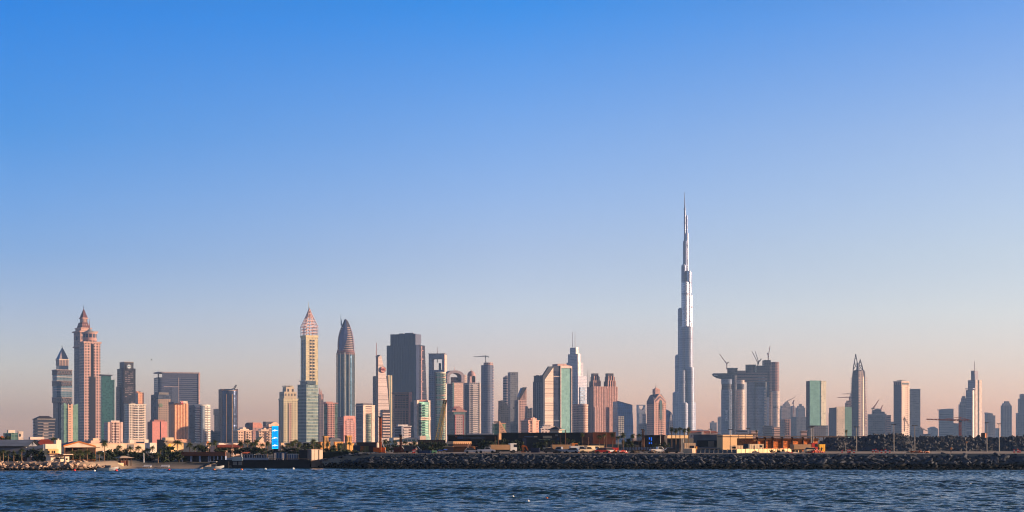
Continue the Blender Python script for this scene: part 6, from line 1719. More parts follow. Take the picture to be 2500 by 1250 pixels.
def vehicle(kind, label, x, Y, gz, m, rot=0.0, name=None, cat=None, group="vehicles on the building site"):
 """car, van, pickup or truck; rot turns the nose from facing right"""
 o = empty(name or kind, (wx(x, Y), Y, gz), label, cat or kind, group)
 o.rotation_euler = (0, 0, rot)
 def prof(pts, w, nm, mt):
  q = MB(); A = [(px_, -w, pz) for px_, pz in pts]; C_ = [(px_, w, pz) for px_, pz in pts]
  n = len(pts); q.face(A); q.face(C_[::-1])
  for i in range(n): q.face([A[(i + 1) % n], A[i], C_[i], C_[(i + 1) % n]])
  ob = q.build(nm, mt, o); fix_normals(ob); return ob
 WN = M("vehicle_glass", (38, 44, 54), .1, .3)
 if kind == "car":
  prof([(-2.2, .35), (2.2, .35), (2.25, .75), (1.2, .95), (-2.2, .98)], .9, "body", m); prof([(-1.9, .96), (1.15, .94), (.45, 1.5), (-1.5, 1.52)], .8, "cabin", WN); prof([(-1.5, 1.5), (.45, 1.48), (.4, 1.56), (-1.45, 1.58)], .78, "roof", m); ax = (-1.4, 1.4); wr = .34; hw = .88
 elif kind == "van":
  prof([(-2.6, .4), (2.6, .4), (2.65, 1.0), (2.0, 1.25), (1.4, 2.1), (-2.6, 2.15)], .95, "body", m); prof([(.2, 1.25), (1.75, 1.25), (1.3, 1.95), (.2, 1.95)], .97, "window", WN); ax = (-1.7, 1.7); wr = .36; hw = .93
 elif kind == "pickup":
  prof([(-2.7, .5), (2.6, .5), (2.6, 1.0), (1.5, 1.15), (-2.7, 1.15)], .92, "body", m); prof([(-.6, 1.14), (1.45, 1.14), (.9, 1.85), (-.5, 1.88)], .85, "cabin", m); prof([(-.4, 1.22), (1.15, 1.22), (.8, 1.75), (-.35, 1.77)], .87, "window", WN); ax = (-1.7, 1.7); wr = .4; hw = .9
 else:   # truck
  prof([(2.0, .7), (4.0, .7), (4.05, 1.6), (3.9, 2.9), (2.0, 2.95)], 1.15, "cab", m); prof([(3.0, 1.75), (4.07, 1.75), (3.93, 2.6), (3.0, 2.6)], 1.17, "window", WN)
  prof([(-4.0, .75), (2.0, .75), (2.0, 1.0), (-4.0, 1.0)], .5, "chassis", DSTEEL)
  prof([(-4.0, 1.02), (1.8, 1.02), (1.8, 2.5), (-4.1, 2.5)], 1.2, "load_bed", M("bed_tan", (170, 132, 96), .8)); ax = (-3.0, -1.8, 3.0); wr = .5; hw = 1.1
 for a in ax:
  for s_ in (-1, 1):
   q = MB(); n = 14
   A = [(a + wr * math.cos(2 * math.pi * i / n), s_ * hw - .12, wr + wr * math.sin(2 * math.pi * i / n)) for i in range(n)]
   C_ = [(p[0], p[1] + .24, p[2]) for p in A]
   q.face(A); q.face(C_[::-1])
   for i in range(n): q.face([A[(i + 1) % n], A[i], C_[i], C_[(i + 1) % n]])
   wo = q.build("wheel", RUBBER, o); fix_normals(wo)
 return o
# ------------------------------------------------------------------ waterfront: the resort on the left
GL = 2.0
b = W("resort_hall", "long grey-roofed hall at the far left edge behind the four small palms", 20, 462, GL)
f = b.box("body", -60, 63, 66, 1088, m=M("hall_wall", (126, 124, 130), .8), th=76)
h = b.box(None, -60, 63, 66, 1088, th=76)
q = MB(); N, r_, l_ = f['N'], f['r'], f['l']; P = lambda a, d, z: (N[0] + r_[0] * a + l_[0] * d, N[1] + r_[1] * a + l_[1] * d, z)
ze, zr = b.z(1088) + .02, b.z(1073.5); Wd, Dd = 15.0, f['D'] + .8
for a0, a1, z0, z1 in ((-1.0, Wd / 2, ze - .15, zr), (Wd + 1.0, Wd / 2, ze - .15, zr)):
 A = [P(a0, -.8, z0), P(a0, Dd, z0), P(a1, Dd, z1), P(a1, -.8, z1)]
 q.face(A); q.face([(x, y, z - .25) for x, y, z in A][::-1])
b.put(q, "pitched_roof", M("hall_roof", (126, 132, 140), .55, .2))
q = MB(); q.face([P(0, -.02, ze - .2), P(0.01, 0, ze - .2), P(Wd / 2, 0, zr - .3)]); q.face([P(0, 0, ze - .25), P(Wd, 0, ze - .25), P(Wd / 2, 0, zr - .3)]); b.put(q, "gable_wall", M("hall_wall", (126, 124, 130), .8))
b.slabs("wall_lines", f, 1.5, .12, 1092, 1118, M("hall_line", (96, 94, 100)), .06, -60, 63, 'l')
b = W("grey_shed", "grey shed with a single sloping roof, between the long hall and the white resort house", 86, 446, GL)
f = b.box("body", 63, 106, 110, 1094, m=M("shed_wall", (132, 130, 138), .8), th=76)
b.prof("sloping_roof", f, 'l', [(62, 1098), (62, 1096.5), (107, 1084.5), (107, 1094)], M("shed_roof", (130, 136, 146), .55, .2), 4)
b.panel("dark_doorway", f, 'l', 64, 74, 1102, 1122, BLACK, .05)
b = W("maroon_roof_house", "low house with a maroon tiled roof behind the white resort house", 104, 486, GL)
f = b.box("body", 84, 92, 136, 1086, m=CREAM, th=20); h = dict(f); b.roof("tiled_roof", h, 1072.5, M("maroon_tiles", (126, 52, 46), .8), 1.0, ridge=.4)
b.box("flat_parapet", 70, 74, 108, 1066.5, 1073, M("parapet_pk", (226, 192, 172)), dep=24)
for x, yt in ((105, 1057), (129, 1057)): b.spire("roof_flue", x, yt, 1068, .7, M("flue_pk", (226, 196, 176)), hwt=.6)
b = W("resort_house", "white flat-roofed resort house with a square chimney tower above the short breakwater", 138, 420, GL)
wr_ = M("resort_white", (236, 208, 176), .8, var=.1)
f = b.box("ground_floor", 112, 124, 156, 1112, m=wr_, th=22)
f2 = b.box("upper_floor", 108, 117, 143, 1096, 1112, M("resort_cream", (228, 182, 120), .8), dep=2.4, th=22)
f3 = b.box("overhang_block", 107.5, 111, 137, 1084, 1095.8, wr_, dep=2.0, th=22)
f4 = b.box("chimney_tower", 134.5, 137.5, 149.5, 1074, 1110, wr_, dep=4.6, th=22, D=1.8)
b.box("chimney_cap", 140, 141, 144.5, 1070.8, 1074, wr_, dep=4.8, th=22, D=.5)
slab_frame(b, "terrace_roof", f, 1110.6, 1112.4, wr_, .5)
for xa, xb in ((115.5, 120), (125, 128), (129.5, 134)): b.panel("window", f2, 'r', xa + 1.5, xb + 1, 1100.5, 1107, GLASSD, .06)
b.panel("terrace_rail", f2, 'r', 117, 143, 1107.5, 1110, M("rail_maroon", (96, 48, 40)), .9)
for xa, xb in ((136, 144), (147, 156.5)): b.panel("window_band", f, 'r', xa, xb, 1116.8, 1120.5, GLASSD, .06)
b.panel("door", f, 'r', 126.5, 128.3, 1123, 1132, BLACK, .05)
f5 = b.box("side_kiosk", 156.5, 159, 169, 1114.5, None, wr_, dep=.4, th=22)
b.panel("kiosk_window", f5, 'r', 160.5, 165, 1119, 1123.2, GLASSD, .06)
b.box("kiosk_counter", 157, 160, 174, 1123.5, None, wr_, dep=-.8, th=22, D=.7)
slab_frame(b, "canopy", f5, 1108.5, 1110, wr_, .8)
b.box("canopy_slab", 143, 147, 180, 1109, 1111, M("canopy_dk", (98, 66, 56)), dep=-.4, th=18, D=2.2)
b = W("gabled_pavilion", "open pavilion with a broad white gable under an orange-edged roof", 192, 452, GL)
f = b.box("back_wall", 157, 160, 233, 1093, m=M("pav_inner", (64, 48, 40)), th=12, D=1.0, dep=6)
b.cy = None
g_ = b.frame(154, 156, 236, 12, dep=0, D=8)
b.prof("gable_front", g_, 'r', [(156, 1092.5), (157, 1089), (192.5, 1079), (232, 1090), (233, 1092.5)], M("gable_white", (236, 206, 178), .8), .4)
b.prof("roof_fascia", g_, 'r', [(154, 1090.5), (154, 1087), (192.5, 1076.6), (233.5, 1088.6), (233.5, 1091.4), (192.5, 1080), (156, 1090.5)], M("fascia_orange", (212, 124, 56), .7), -.5)
q = MB(); N, r_, l_ = g_['N'], g_['r'], g_['l']; P = lambda x, y, d: (N[0] + r_[0] * b.along(g_, 'r', x) + l_[0] * d, N[1] + r_[1] * b.along(g_, 'r', x) + l_[1] * d, b.z(y))
for x0, y0, x1, y1 in ((153.5, 1088.5, 192.5, 1077.6), (234, 1089.6, 192.5, 1077.6)):
 A = [P(x0, y0, .3), P(x1, y1, .3), P(x1, y1, 9), P(x0, y0, 9)]; q.face(A); q.face([(x, y, z - .2) for x, y, z in A[::-1]])
b.put(q, "roof_slopes", M("pav_roof", (96, 108, 112), .6, .2))
b.panel("eave_beam", g_, 'r', 172, 243, 1092, 1093.4, WOODD, .9)
b.panel("gable_pole", g_, 'r', 192, 193, 1081, 1092, BLACK, .2)
for x in (157, 176, 212, 232): b.panel("column", g_, 'r', x, x + 1.8, 1093, 1131, M("pav_column", (150, 96, 60)), .2)
b = W("pavilion_railing", "orange timber railing in front of the gabled pavilion", 202, 417, 2.3, cat="railing")
q = MB()
for i in range(19): x = wx(175 + i * 3.1, 417); q.box(x - .05, x + .05, 416.95, 417.05, 2.0, wz(1121.5, 417))
b.put(q, "balusters", WOODO)
q = MB()
for y in (1122, 1126): q.bar((wx(174, 417), 417, wz(y, 417)), (wx(233, 417), 417, wz(y - 1, 417)), .09)
b.put(q, "rails", WOODO)
b = W("cream_service_block", "long low cream service building behind the dark trees of the beach", 300, 640, 3.4)
f = b.box("long_wall", 212, 218, 384, 1083, m=M("service_cream", (232, 196, 162), .85), th=16, D=12)
slab_frame(b, "parapet", f, 1082, 1083.6, M("service_cap", (226, 186, 154)), .25)
b.box("roof_block", 217, 222, 243, 1075.5, 1083, M("service_pink", (216, 170, 148)), th=20, D=8)
b.box("roof_block", 225, 227, 241, 1069.5, 1075.5, M("service_cap", (226, 186, 154)), th=20, D=5)
b.box("end_tower", 363, 366, 382, 1081, None, M("service_white", (240, 214, 190)), th=20, D=6, dep=-3)
b.panel("grey_doors", f, 'r', 311, 327, 1085, 1097, M("service_grey", (140, 130, 126)), .15)
b.panel("blue_windows", f, 'r', 333, 352, 1078.5, 1083.5, GLASSB, .1)
for xa in (316, 352): b.panel("roof_pier", f, 'r', xa, xa + 10, 1073, 1082.5, M("service_white", (240, 214, 190)), .3)
b = W("dark_stone_villa", "dusky stone villa with a cream tiled-roof wing, behind the big dark palm", 412, 560, 3.0)
f = b.box("stone_block", 383, 405, 408, 1085, m=M("villa_stone", (122, 112, 98)), th=72); b.prof("raked_top", f, 'l', [(384, 1085.5), (384, 1073), (392, 1074), (405, 1083), (405, 1085.5)], M("villa_stone", (122, 112, 98)), 4)
f2 = b.box("cream_wing", 403, 409, 448, 1081, m=M("villa_cream", (226, 182, 128)), th=20, dep=3, D=7); h = dict(f2); b.roof("tiled_roof", h, 1073, M("villa_tiles", (206, 166, 130)), .8, ridge=.35)
b.box("roof_lantern", 402, 404, 424, 1068, 1075.5, M("villa_lantern", (230, 196, 156)), th=20, D=4)
b.panel("window", f2, 'r', 411, 417, 1084, 1090, YELP, .05)
b = W("beach_gazebo", "small timber gazebo with a shallow hipped pale roof on the beach", 301, 436, 1.0)
f = b.box(None, 282, 294, 321, 1118, th=28)
q = MB()
for a in (.03, .35, .65, .97):
 for d in (.03, .97):
  x = f['N'][0] + f['r'][0] * f['W'] * a + f['l'][0] * f['D'] * d; y = f['N'][1] + f['r'][1] * f['W'] * a + f['l'][1] * f['D'] * d
  q.box(x - .1, x + .1, y - .1, y + .1, b.gz - .3, b.z(1118))
b.put(q, "posts", WOODD)
h = dict(f, z1=b.z(1118.5)); b.roof("hipped_roof", h, 1113.2, M("gazebo_thatch", (196, 170, 146), .9), .7, ridge=.35)
q = MB(); q.obox(f['N'], f['r'], f['l'], .5, f['W'] - .5, 1, f['D'] - .6, b.gz, b.z(1125)); b.put(q, "bar_counter", M("bar_red", (110, 58, 42)))
b = W("beach_wall", "low cream wall lit by the sun at the back of the beach beside the rocks", 288, 434, .6, cat="wall")
b.box("wall", 273, 274, 302, 1131, None, M("beach_wall_cr", (232, 196, 150)), th=20, D=.5)
b.box("coping", 272.6, 274, 302.4, 1130.4, 1131, WHITE, th=20, D=.6)
b = W("blue_cabin", "small dark blue cabin at the tip of the short breakwater", 264, 431, .6, cat="cabin")
f = b.box("body", 255, 267, 272, 1130, m=M("cabin_navy", (44, 58, 84)), th=68); b.panel("painted_figures", f, 'l', 258.5, 263, 1133, 1136, M("cabin_white", (190, 196, 206)), .05)
slab_frame(b, "roof", f, 1129.2, 1130.2, DSTEEL, .15)
b = W("grey_tank_hut", "pale blue-grey round tank beside the dark bush on the left", 84.5, 430, GL, cat="tank")
b.cyl("tank", 84.5, 7.2, 1116, None, M("tank_blue", (128, 142, 166)), dep=0, n=28); b.cyl("lid", 84.5, 7.5, 1115, 1116.2, M("tank_lid", (150, 160, 178)), dep=0, n=28)
b = W("maroon_store", "small maroon and grey storage hut between the palms and the tank", 66, 434, GL, cat="hut")
f = b.box("body", 56, 75, 78, 1115, m=M("store_maroon", (74, 50, 52)), th=74); slab_frame(b, "roof", f, 1114, 1115.4, SHADEG, .2); b.panel("door", f, 'l', 66, 74, 1117, 1131, SHADEG, .05)
b = W("shaded_boat_shed", "dark shed with white slatted doors left of the white resort house", 112, 430, GL, cat="shed")
f = b.box("body", 100, 123, 125, 1116, m=M("shed_dark", (52, 52, 60)), th=74); b.fins("slatted_doors", f, 'l', 4, .25, 1119, 1131, M("slat_pale", (150, 156, 172)), .08, 114, 122); slab_frame(b, "roof", f, 1114.8, 1116.2, DSTEEL, .2)
b = W("orange_tent", "small orange pitched tent roof at the far left edge behind the dark trees", 5, 700, 3.6, cat="tent")
f = b.box("walls", 0, 1.5, 9.5, 1069, m=M("tent_orange", (206, 108, 48)), th=20); b.roof("pitched_top", f, 1063.5, M("tent_dark", (150, 84, 50)), .3, ridge=.3)
PG = "small palms along the short breakwater"
palm(1, 1100, 1132, 411, 5, "leftmost small palm, cut by the left edge of the picture", 2, PG)
palm(7.8, 1094.5, 1131.5, 410, 8, "small palm second from the left edge, before the grey hall", 0, PG)
palm(20.3, 1098, 1132, 411, 7, "small palm in the middle of the row before the grey hall", 2, PG)
palm(33.5, 1099, 1130.5, 412, 6.5, "slightly leaning small palm fourth from the left edge", 4, PG)
palm(53, 1092.5, 1130.5, 411, 8.5, "tallest of the small palms before the grey hall, rightmost of their row", 0, PG)
palm(131, 1065, 1090, 470, 9, "dark palm rising behind the chimney tower of the white resort house", 0)
palm(255, 1071.5, 1131, 429, 10, "tall full-crowned palm standing alone right of the gabled pavilion", 1)
palm(213, 1094, 1125, 426, 10, "brown palm before the open front of the gabled pavilion, right-hand one", 0)
palm(195, 1095, 1125, 424, 10, "brown drooping palm before the middle of the gabled pavilion", 2)
palm(178, 1098, 1125, 428, 8, "low palm before the left column of the gabled pavilion", 4)
palm(242, 1100, 1130, 430, 7, "thin low palm between the gabled pavilion and the tall full-crowned palm", 0)
PB = "dark palms behind the beach"
for i, (x, yt, yb, Y, hw, k, lb) in enumerate([
 (291, 1084.5, 1128, 505, 8, 0, "palm whose crown stands against the cream service building, leftmost there"),
 (307, 1093, 1130, 470, 9, 2, "dusky palm behind the gazebo, under the grey doors"),
 (318, 1088, 1130, 480, 8, 4, "palm in front of the grey doors of the cream service building"),
 (337.5, 1086, 1128, 500, 9, 0, "wide palm before the blue windows of the cream service building"),
 (351, 1096, 1129, 470, 8, 2, "dusky palm to the left of the white pole on the beach"),
 (361, 1091, 1129, 470, 9, 0, "tall dusky palm to the right of the white pole on the beach"),
 (372, 1087, 1128, 490, 8, 4, "palm before the white end tower of the service building"),
 (386, 1104, 1131, 455, 8, 0, "low spreading palm at the back of the beach, beneath the stone villa"),
 (392, 1093, 1130, 480, 7, 2, "dark palm against the stone villa's shaded wall"),
 (433, 1070, 1126, 470, 13, 0, "largest palm of the beach, huge round crown before the cream villa wing"),
 (463, 1079, 1124, 500, 9, 2, "palm left of three before the white balcony tower"),
 (476, 1087, 1122, 500, 7, 4, "smallest palm of three before the white balcony tower"),
 (488, 1081, 1124, 490, 12, 0, "broad palm with drooping fronds before the white balcony tower")]):
 palm(x, yt, yb, Y, hw, lb, k, PB)
TG = "dark bushy trees behind the beach"
for x, yt, yb, Y, hw, k, lb in [(264, 1100, 1131, 450, 12, 0, "dark bushy tree right behind the tall lone palm"), (278, 1096, 1131, 462, 13, 1, "dark bushy tree left of the gazebo roof"),
 (300, 1101, 1131, 470, 14, 2, "dark bushy tree directly behind the gazebo"), (325, 1102, 1131, 470, 13, 3, "dark bushy tree to the right of the gazebo"), (346, 1106, 1131, 466, 12, 0, "low dark tree at the foot of the white pole"),
 (372, 1106, 1131, 466, 12, 1, "low dark tree under the palms right of the white pole"), (420, 1090, 1129, 462, 15, 2, "big dark tree under the largest palm of the beach"), (404, 1108, 1130, 458, 12, 3, "dark rounded bush at the left foot of the big dark tree"),
 (437, 1104, 1129, 460, 10, 0, "dark rounded bush at the right foot of the big dark tree"), (91, 1097, 1131, 428, 14, 1, "dark rounded bush beside the pale round tank"), (12, 1104, 1132, 436, 14, 2, "dark shrub behind the small palms at the far left"), (38, 1108, 1132, 436, 15, 3, "dark shrub behind the fourth and fifth small palms"),
 (104, 1112, 1131, 424, 8, 0, "dark shrub pressed against the shed with slatted doors"), (8, 1067, 1090, 640, 12, 2, "dark tree beside the orange tent roof at the far left"), (205, 1104, 1128, 432, 13, 1, "brownish tree in the shade of the gabled pavilion"), (185, 1110, 1128, 430, 11, 0, "low brownish bush under the pavilion's left palm"), (228, 1108, 1130, 434, 9, 3, "dark bush at the right end of the orange railing")]:
 tree(x, yt, yb, Y, hw, lb, k, TG)
pole("white slender pole standing among the palms of the beach", 351, 1106, 1129, 452, WHITE, name="white_pole", w=.3, cat="pole", group=None)
for x, y, lb in ((251.5, 1102, "round white lamp globe on a post beside the tall lone palm"), (371, 1105, "round white lamp globe on a post under the beach palms")):
 o = (wx(x, 440), 440, .9); r_ = empty("globe_lamp", o, lb, "lamp", "globe lamps by the beach")
 q = MB(); q.bar(o, (o[0], o[1], wz(y + 1.4, 440)), .09, .07, 6); q.build("post", DSTEEL, r_, o)
 q = MB(); z = wz(y, 440); q.loft([(o[0], 440, z + .22 * math.sin(t), max(.01, .22 * math.cos(t)), max(.01, .22 * math.cos(t))) for t in [math.pi * (i / 8 - .5) for i in range(9)]], 14); q.build("globe", M("globe_white", (240, 232, 214), .4), r_, o, True)
for i, x in enumerate((352, 357, 362, 366, 395, 400, 405, 410)):
 o = (wx(x, 437), 437, float(ground_z(np.array(wx(x, 437)), np.array(437.0)))); r_ = empty("sun_lounger", o, "white sun lounger in the row on the beach by the water", "lounger", "white sun loungers on the beach")
 q = MB(); q.box(o[0] - .35, o[0] + .35, 436.2, 437.6, o[2] + .3, o[2] + .38); q.build("bed", WHITE, r_, o)
 q = MB(); q.face([(o[0] - .35, 437.6, o[2] + .36), (o[0] + .35, 437.6, o[2] + .36), (o[0] + .35, 438.1, o[2] + .85), (o[0] - .35, 438.1, o[2] + .85)]); q.face([(o[0] - .35, 437.64, o[2] + .32), (o[0] - .35, 438.14, o[2] + .81), (o[0] + .35, 438.14, o[2] + .81), (o[0] + .35, 437.64, o[2] + .32)]); q.build("backrest", WHITE, r_, o)
 q = MB()
 for dx in (-.3, .3):
  for y in (436.3, 437.5): q.box(o[0] + dx - .03, o[0] + dx + .03, y - .03, y + .03, o[2] - .03, o[2] + .31)
 q.build("legs", WHITE, r_, o)
# ------------------------------------------------------------------ the pier and the blue screen
b = W("beach_pavilion", "long dark brown beach pavilion with pale columns, left of the pier", 503, 462, 1.6)
f = b.box("rear_wall", 446, 550, 561, 1105, m=M("pav_dark", (50, 42, 42)), th=80)
b.panel("roof_fascia", f, 'l', 445, 552, 1103, 1113, M("fascia_brown", (104, 66, 50)), 1.6)
for x in (446.5, 466.5, 488, 509.5, 514, 523.5, 532.5, 542, 551): b.panel("column", f, 'l', x, x + (3.6 if x in (466.5, 488) else 1.5), 1113, 1128, M("column_pale", (150, 160, 182)), 1.4)
b.panel("dark_doors", f, 'l', 448, 512, 1114, 1127, BLACK, .1)
b = W("pier", "dark concrete pier with a pale parapet, standing out over the water", 640, 448, -2.0, cat="pier")
f = b.box("sea_wall", 522, 757, 764, 1123, m=M("pier_wall", (38, 36, 38), .8), th=82)
b.panel("parapet", f, 'l', 553, 655, 1117.5, 1123, M("parapet_grey", (140, 146, 158)), .1)
b.panel("parapet_block", f, 'l', 567, 592, 1115.5, 1125, M("parapet_green", (160, 172, 170)), .3)
for xa, xb in ((569, 579), (582, 591)): b.panel("wall_plate", f, 'l', xa, xb, 1127, 1135.5, M("plate_grey", (120, 118, 114)), .15)
b.panel("wall_plate", f, 'l', 554, 565, 1136, 1141, M("plate_dark", (82, 80, 78)), .15)
b.prof("overhanging_prow", f, 'l', [(514, 1131.5), (514, 1128), (560, 1126), (560, 1142.5), (536, 1140.5), (524, 1136.5)], M("pier_wall", (38, 36, 38), .8), -1.2)
b.panel("low_railing", f, 'l', 655, 757, 1119.5, 1120.5, M("rail_tan", (150, 120, 90)), .1)
q = MB()
for x in range(657, 757, 5): b.panel("", f, 'l', x, x + .5, 1120, 1123.2, None, .1, mb=q)
b.put(q, "railing_posts", M("rail_tan", (150, 120, 90)))
PYD = 452.0
def kiosk(label, x0, x1, yt, m, roof):
 b = W("deck_kiosk", label, (x0 + x1) / 2, PYD, 2.3, cat="kiosk", group="kiosks on the pier deck")
 f = b.box("glass_wall", x0, x1 - 2, x1, yt, m=m, th=78, D=None)
 slab_frame(b, "roof", f, yt - 1, yt + .4, roof, .25)
 b.fins("frame_posts", f, 'l', 4, .12, yt, 1121, WHITE, .08)
 return b
kiosk("dark glass pavilion on the pier deck behind the pale parapet", 594, 621, 1110, M("kiosk_glass", (44, 62, 84), .15, .3), SHADEG)
kiosk("low dark seating hut in the middle of the pier deck", 623, 650, 1111, M("kiosk_dark", (54, 60, 74), .3, .1), DSTEEL)
kiosk("blue glass hut at the right half of the pier deck", 671, 700, 1106, M("kiosk_blue", (34, 74, 112), .15, .3), M("kiosk_roof", (120, 130, 150)))
b = kiosk("pale hut with a sloping white roof edge at the right end of the pier deck", 703, 728, 1109, M("kiosk_pale", (84, 98, 122), .3, .1), WHITE)
b = W("orange_awning", "orange fabric awning stretched over the left part of the pier deck", 600, 455, 2.3, cat="awning")
q = MB(); y0, y1 = 452.5, 458.0
A = [(wx(591, 455), y0, wz(1106.5, 455)), (wx(608, 455), y0, wz(1106.5, 455)), (wx(607, 455), y1, wz(1103.4, 455)), (wx(593, 455), y1, wz(1103.6, 455))]
q.face(A); q.face([(x, y, z - .06) for x, y, z in A[::-1]]); b.put(q, "fabric", M("awning_orange", (226, 104, 36), .8))
q = MB()
for x, y, z in A: q.bar((x, y, 2.3), (x, y, z), .1)
b.put(q, "posts", STEEL)
for x, lb in ((569.8, "left of two tall white posts at the pier parapet"), (590, "right of two tall white posts at the pier parapet"), (671, "white post left of the blue glass hut on the pier"), (690.5, "white post before the blue glass hut on the pier")):
 pole(lb, x, 1106, 1123, 449, M("post_white", (226, 210, 196)), name="deck_post", w=.26, cat="post", group="white posts along the pier")
for x, lb in ((564.5, "left of two bare flagpoles behind the pier"), (568, "right of two bare flagpoles behind the pier")): pole(lb, x, 1082, 1112, 476, M("flagpole_tan", (160, 120, 92)), name="flagpole", w=.2, cat="flagpole", group="flagpoles behind the pier")
b = W("dark_pump_house", "dark blank block at the right end of the pier, beside the cream container", 745, 452, 1.5, cat="building")
f = b.box("body", 730, 758, 760, 1099, m=M("pump_dark", (56, 52, 52), .85), th=80); slab_frame(b, "roof_edge", f, 1098, 1099.4, M("pump_edge", (78, 72, 70)), .1)
b.panel("door", f, 'l', 734, 739, 1112, 1124, BLACK, .06)
b = W("cream_panel_block", "cream panelled block lit by the sun at the right end of the pier", 774, 449, 1.2, cat="building")
f = b.box("body", 758.5, 760, 787.5, 1099, m=M("panel_shade", (160, 130, 112)), th=20, D=4)
for xa, xb in ((760.2, 767), (767.6, 776), (779, 787.4)): b.panel("cream_panel", f, 'r', xa, xb, 1098 + (xa > 770) * .8, 1123, M("panel_cream", (240, 208, 176), .8, var=.1), .2)
b.panel("ladder", f, 'r', 776.6, 778.4, 1100, 1122, M("ladder_grey", (120, 108, 100)), .1)
b.box("cap", 758.4, 760, 788, 1097, 1098, M("panel_cap", (214, 176, 150)), th=20, D=4)
b = W("led_screen", "tall glowing blue advertising screen with three white calligraphy marks", 672, 480, 3.0, cat="screen")
f = b.box("screen_box", 662.8, 679.6, 681.6, 1040, 1096, m=M("screen_case", (20, 40, 120), .5), th=82)
m, nt, p = nodes_of("screen_blue"); p.inputs["Base Color"].default_value = rgb(0, 60, 140); p.inputs["Emission Color"].default_value = rgb(0, 140, 255); p.inputs["Emission Strength"].default_value = .78
b.panel("screen_face", f, 'l', 664, 679.2, 1041, 1095.4, m, .15)
m2, nt, p = nodes_of("screen_cyan"); p.inputs["Base Color"].default_value = rgb(0, 90, 150); p.inputs["Emission Color"].default_value = rgb(0, 215, 255); p.inputs["Emission Strength"].default_value = .78
q = MB()
for xa, xb, ya, yb in ((664, 679.2, 1040.8, 1042), (664, 679.2, 1094, 1095.4), (664, 664.9, 1040.8, 1095.4), (678.3, 679.2, 1040.8, 1095.4)): b.panel("", f, 'l', xa, xb, ya, yb, None, .2, mb=q)
b.put(q, "bright_border", m2)
m3, nt, p = nodes_of("screen_white"); p.inputs["Base Color"].default_value = (.8, .8, .9, 1); p.inputs["Emission Color"].default_value = (.9, .92, 1, 1); p.inputs["Emission Strength"].default_value = .7
for yc in (1051, 1069.3, 1087.5):      # a brush-stroke mark: a wavy sweep with a round loop in its middle
 q = MB()
 pts = [(665.2, 1.4), (666.6, .6), (667.8, .9), (668.8, -.6), (669.6, .3), (670.6, -.5), (671.2, -2.2), (672.0, -.2), (672.8, -1.2), (673.6, -.2), (674.6, -.9), (675.6, .0), (676.6, -.3), (677.8, .5)]
 def SP(x, y):
  a = b.along(f, 'l', x); return (f['N'][0] + f['l'][0] * a - f['r'][0] * .28, f['N'][1] + f['l'][1] * a - f['r'][1] * .28, b.z(y))
 for i in range(len(pts) - 1): q.bar(SP(pts[i][0], yc + pts[i][1]), SP(pts[i + 1][0], yc + pts[i + 1][1]), .16)
 for i in range(10): t0, t1 = 2 * math.pi * i / 10, 2 * math.pi * (i + 1) / 10; q.bar(SP(671 + 1.1 * math.cos(t0), yc + .3 + 1.3 * math.sin(t0)), SP(671 + 1.1 * math.cos(t1), yc + .3 + 1.3 * math.sin(t1)), .14)
 b.put(q, "calligraphy_mark", m3)
b.panel("seam", f, 'l', 664, 679.2, 1077.3, 1077.8, M("screen_case", (20, 40, 120), .5), .2)
b.box("pedestal", 667.5, 678.5, 680, 1096, None, M("pedestal_navy", (26, 30, 44)), th=82)
# low buildings and palms behind the pier
b = W("red_roofed_arcade", "long low arcade with a dark red roof edge behind the pier", 560, 560, 3.2)
f = b.box("cream_wall", 520, 524, 592, 1089, m=M("arcade_cream", (220, 178, 150)), th=14, D=8); b.panel("red_roof", f, 'r', 528, 591, 1086, 1092, M("arcade_red", (112, 48, 38), .8), 1.5)
b.box("white_parapet", 532, 534, 580, 1083, 1088, M("arcade_white", (236, 206, 184)), dep=4, th=14, D=4)
for xa in (533, 569): b.box("roof_box", xa, xa + 1, xa + 14, 1081.5, 1084, M("arcade_white", (236, 206, 184)), dep=5, th=14, D=3)
for xa in (527, 541, 556, 573): b.panel("arch_opening", f, 'r', xa, xa + 8, 1094, 1108, DARKW, .05)
b = W("pink_corner_house", "small pink house with an orange upper window behind the palms left of the arcade", 507, 600, 3.4)
f = b.box("body", 500, 503, 514, 1083, m=M("corner_pink", (232, 190, 166)), th=20); b.box("attic", 504, 505, 510, 1078, 1083, M("corner_orange", (216, 128, 70)), th=20)
b.panel("window", f, 'r', 504, 509, 1087, 1092, GLASSD, .06)
b = W("sail_roof_house", "cream house with a dark green sail-like slanting roof left of the blue screen", 632, 640, 3.6)
f = b.box("body", 622, 626, 648, 1080, m=M("sailh_cream", (226, 180, 152)), th=20)
b.prof("slanting_roof", f, 'r', [(619, 1080), (630, 1066.5), (641, 1065), (628, 1078)], M("sailh_green", (58, 72, 70), .5), -1)
b.prof("cream_gable", f, 'r', [(627, 1081), (641, 1066), (644, 1081)], M("sailh_gable", (232, 190, 164)), .6)
b.box("side_wing", 604, 606, 624, 1085, m=M("sailh_wing", (196, 160, 146)), th=20, dep=2)
b = W("low_white_villas", "low white villa roofs right behind the blue screen", 695, 640, 3.6)
f = b.box("body", 684, 687, 730, 1087, m=M("wv_white", (226, 194, 168)), th=16, D=8); b.box("gable", 684, 686, 694, 1081, 1087, M("wv_cream", (230, 190, 150)), th=16, D=6)
b.panel("terrace", f, 'r', 690, 716, 1085.5, 1088, M("wv_pink", (238, 206, 180)), .6)
PP = "palms behind the pier"
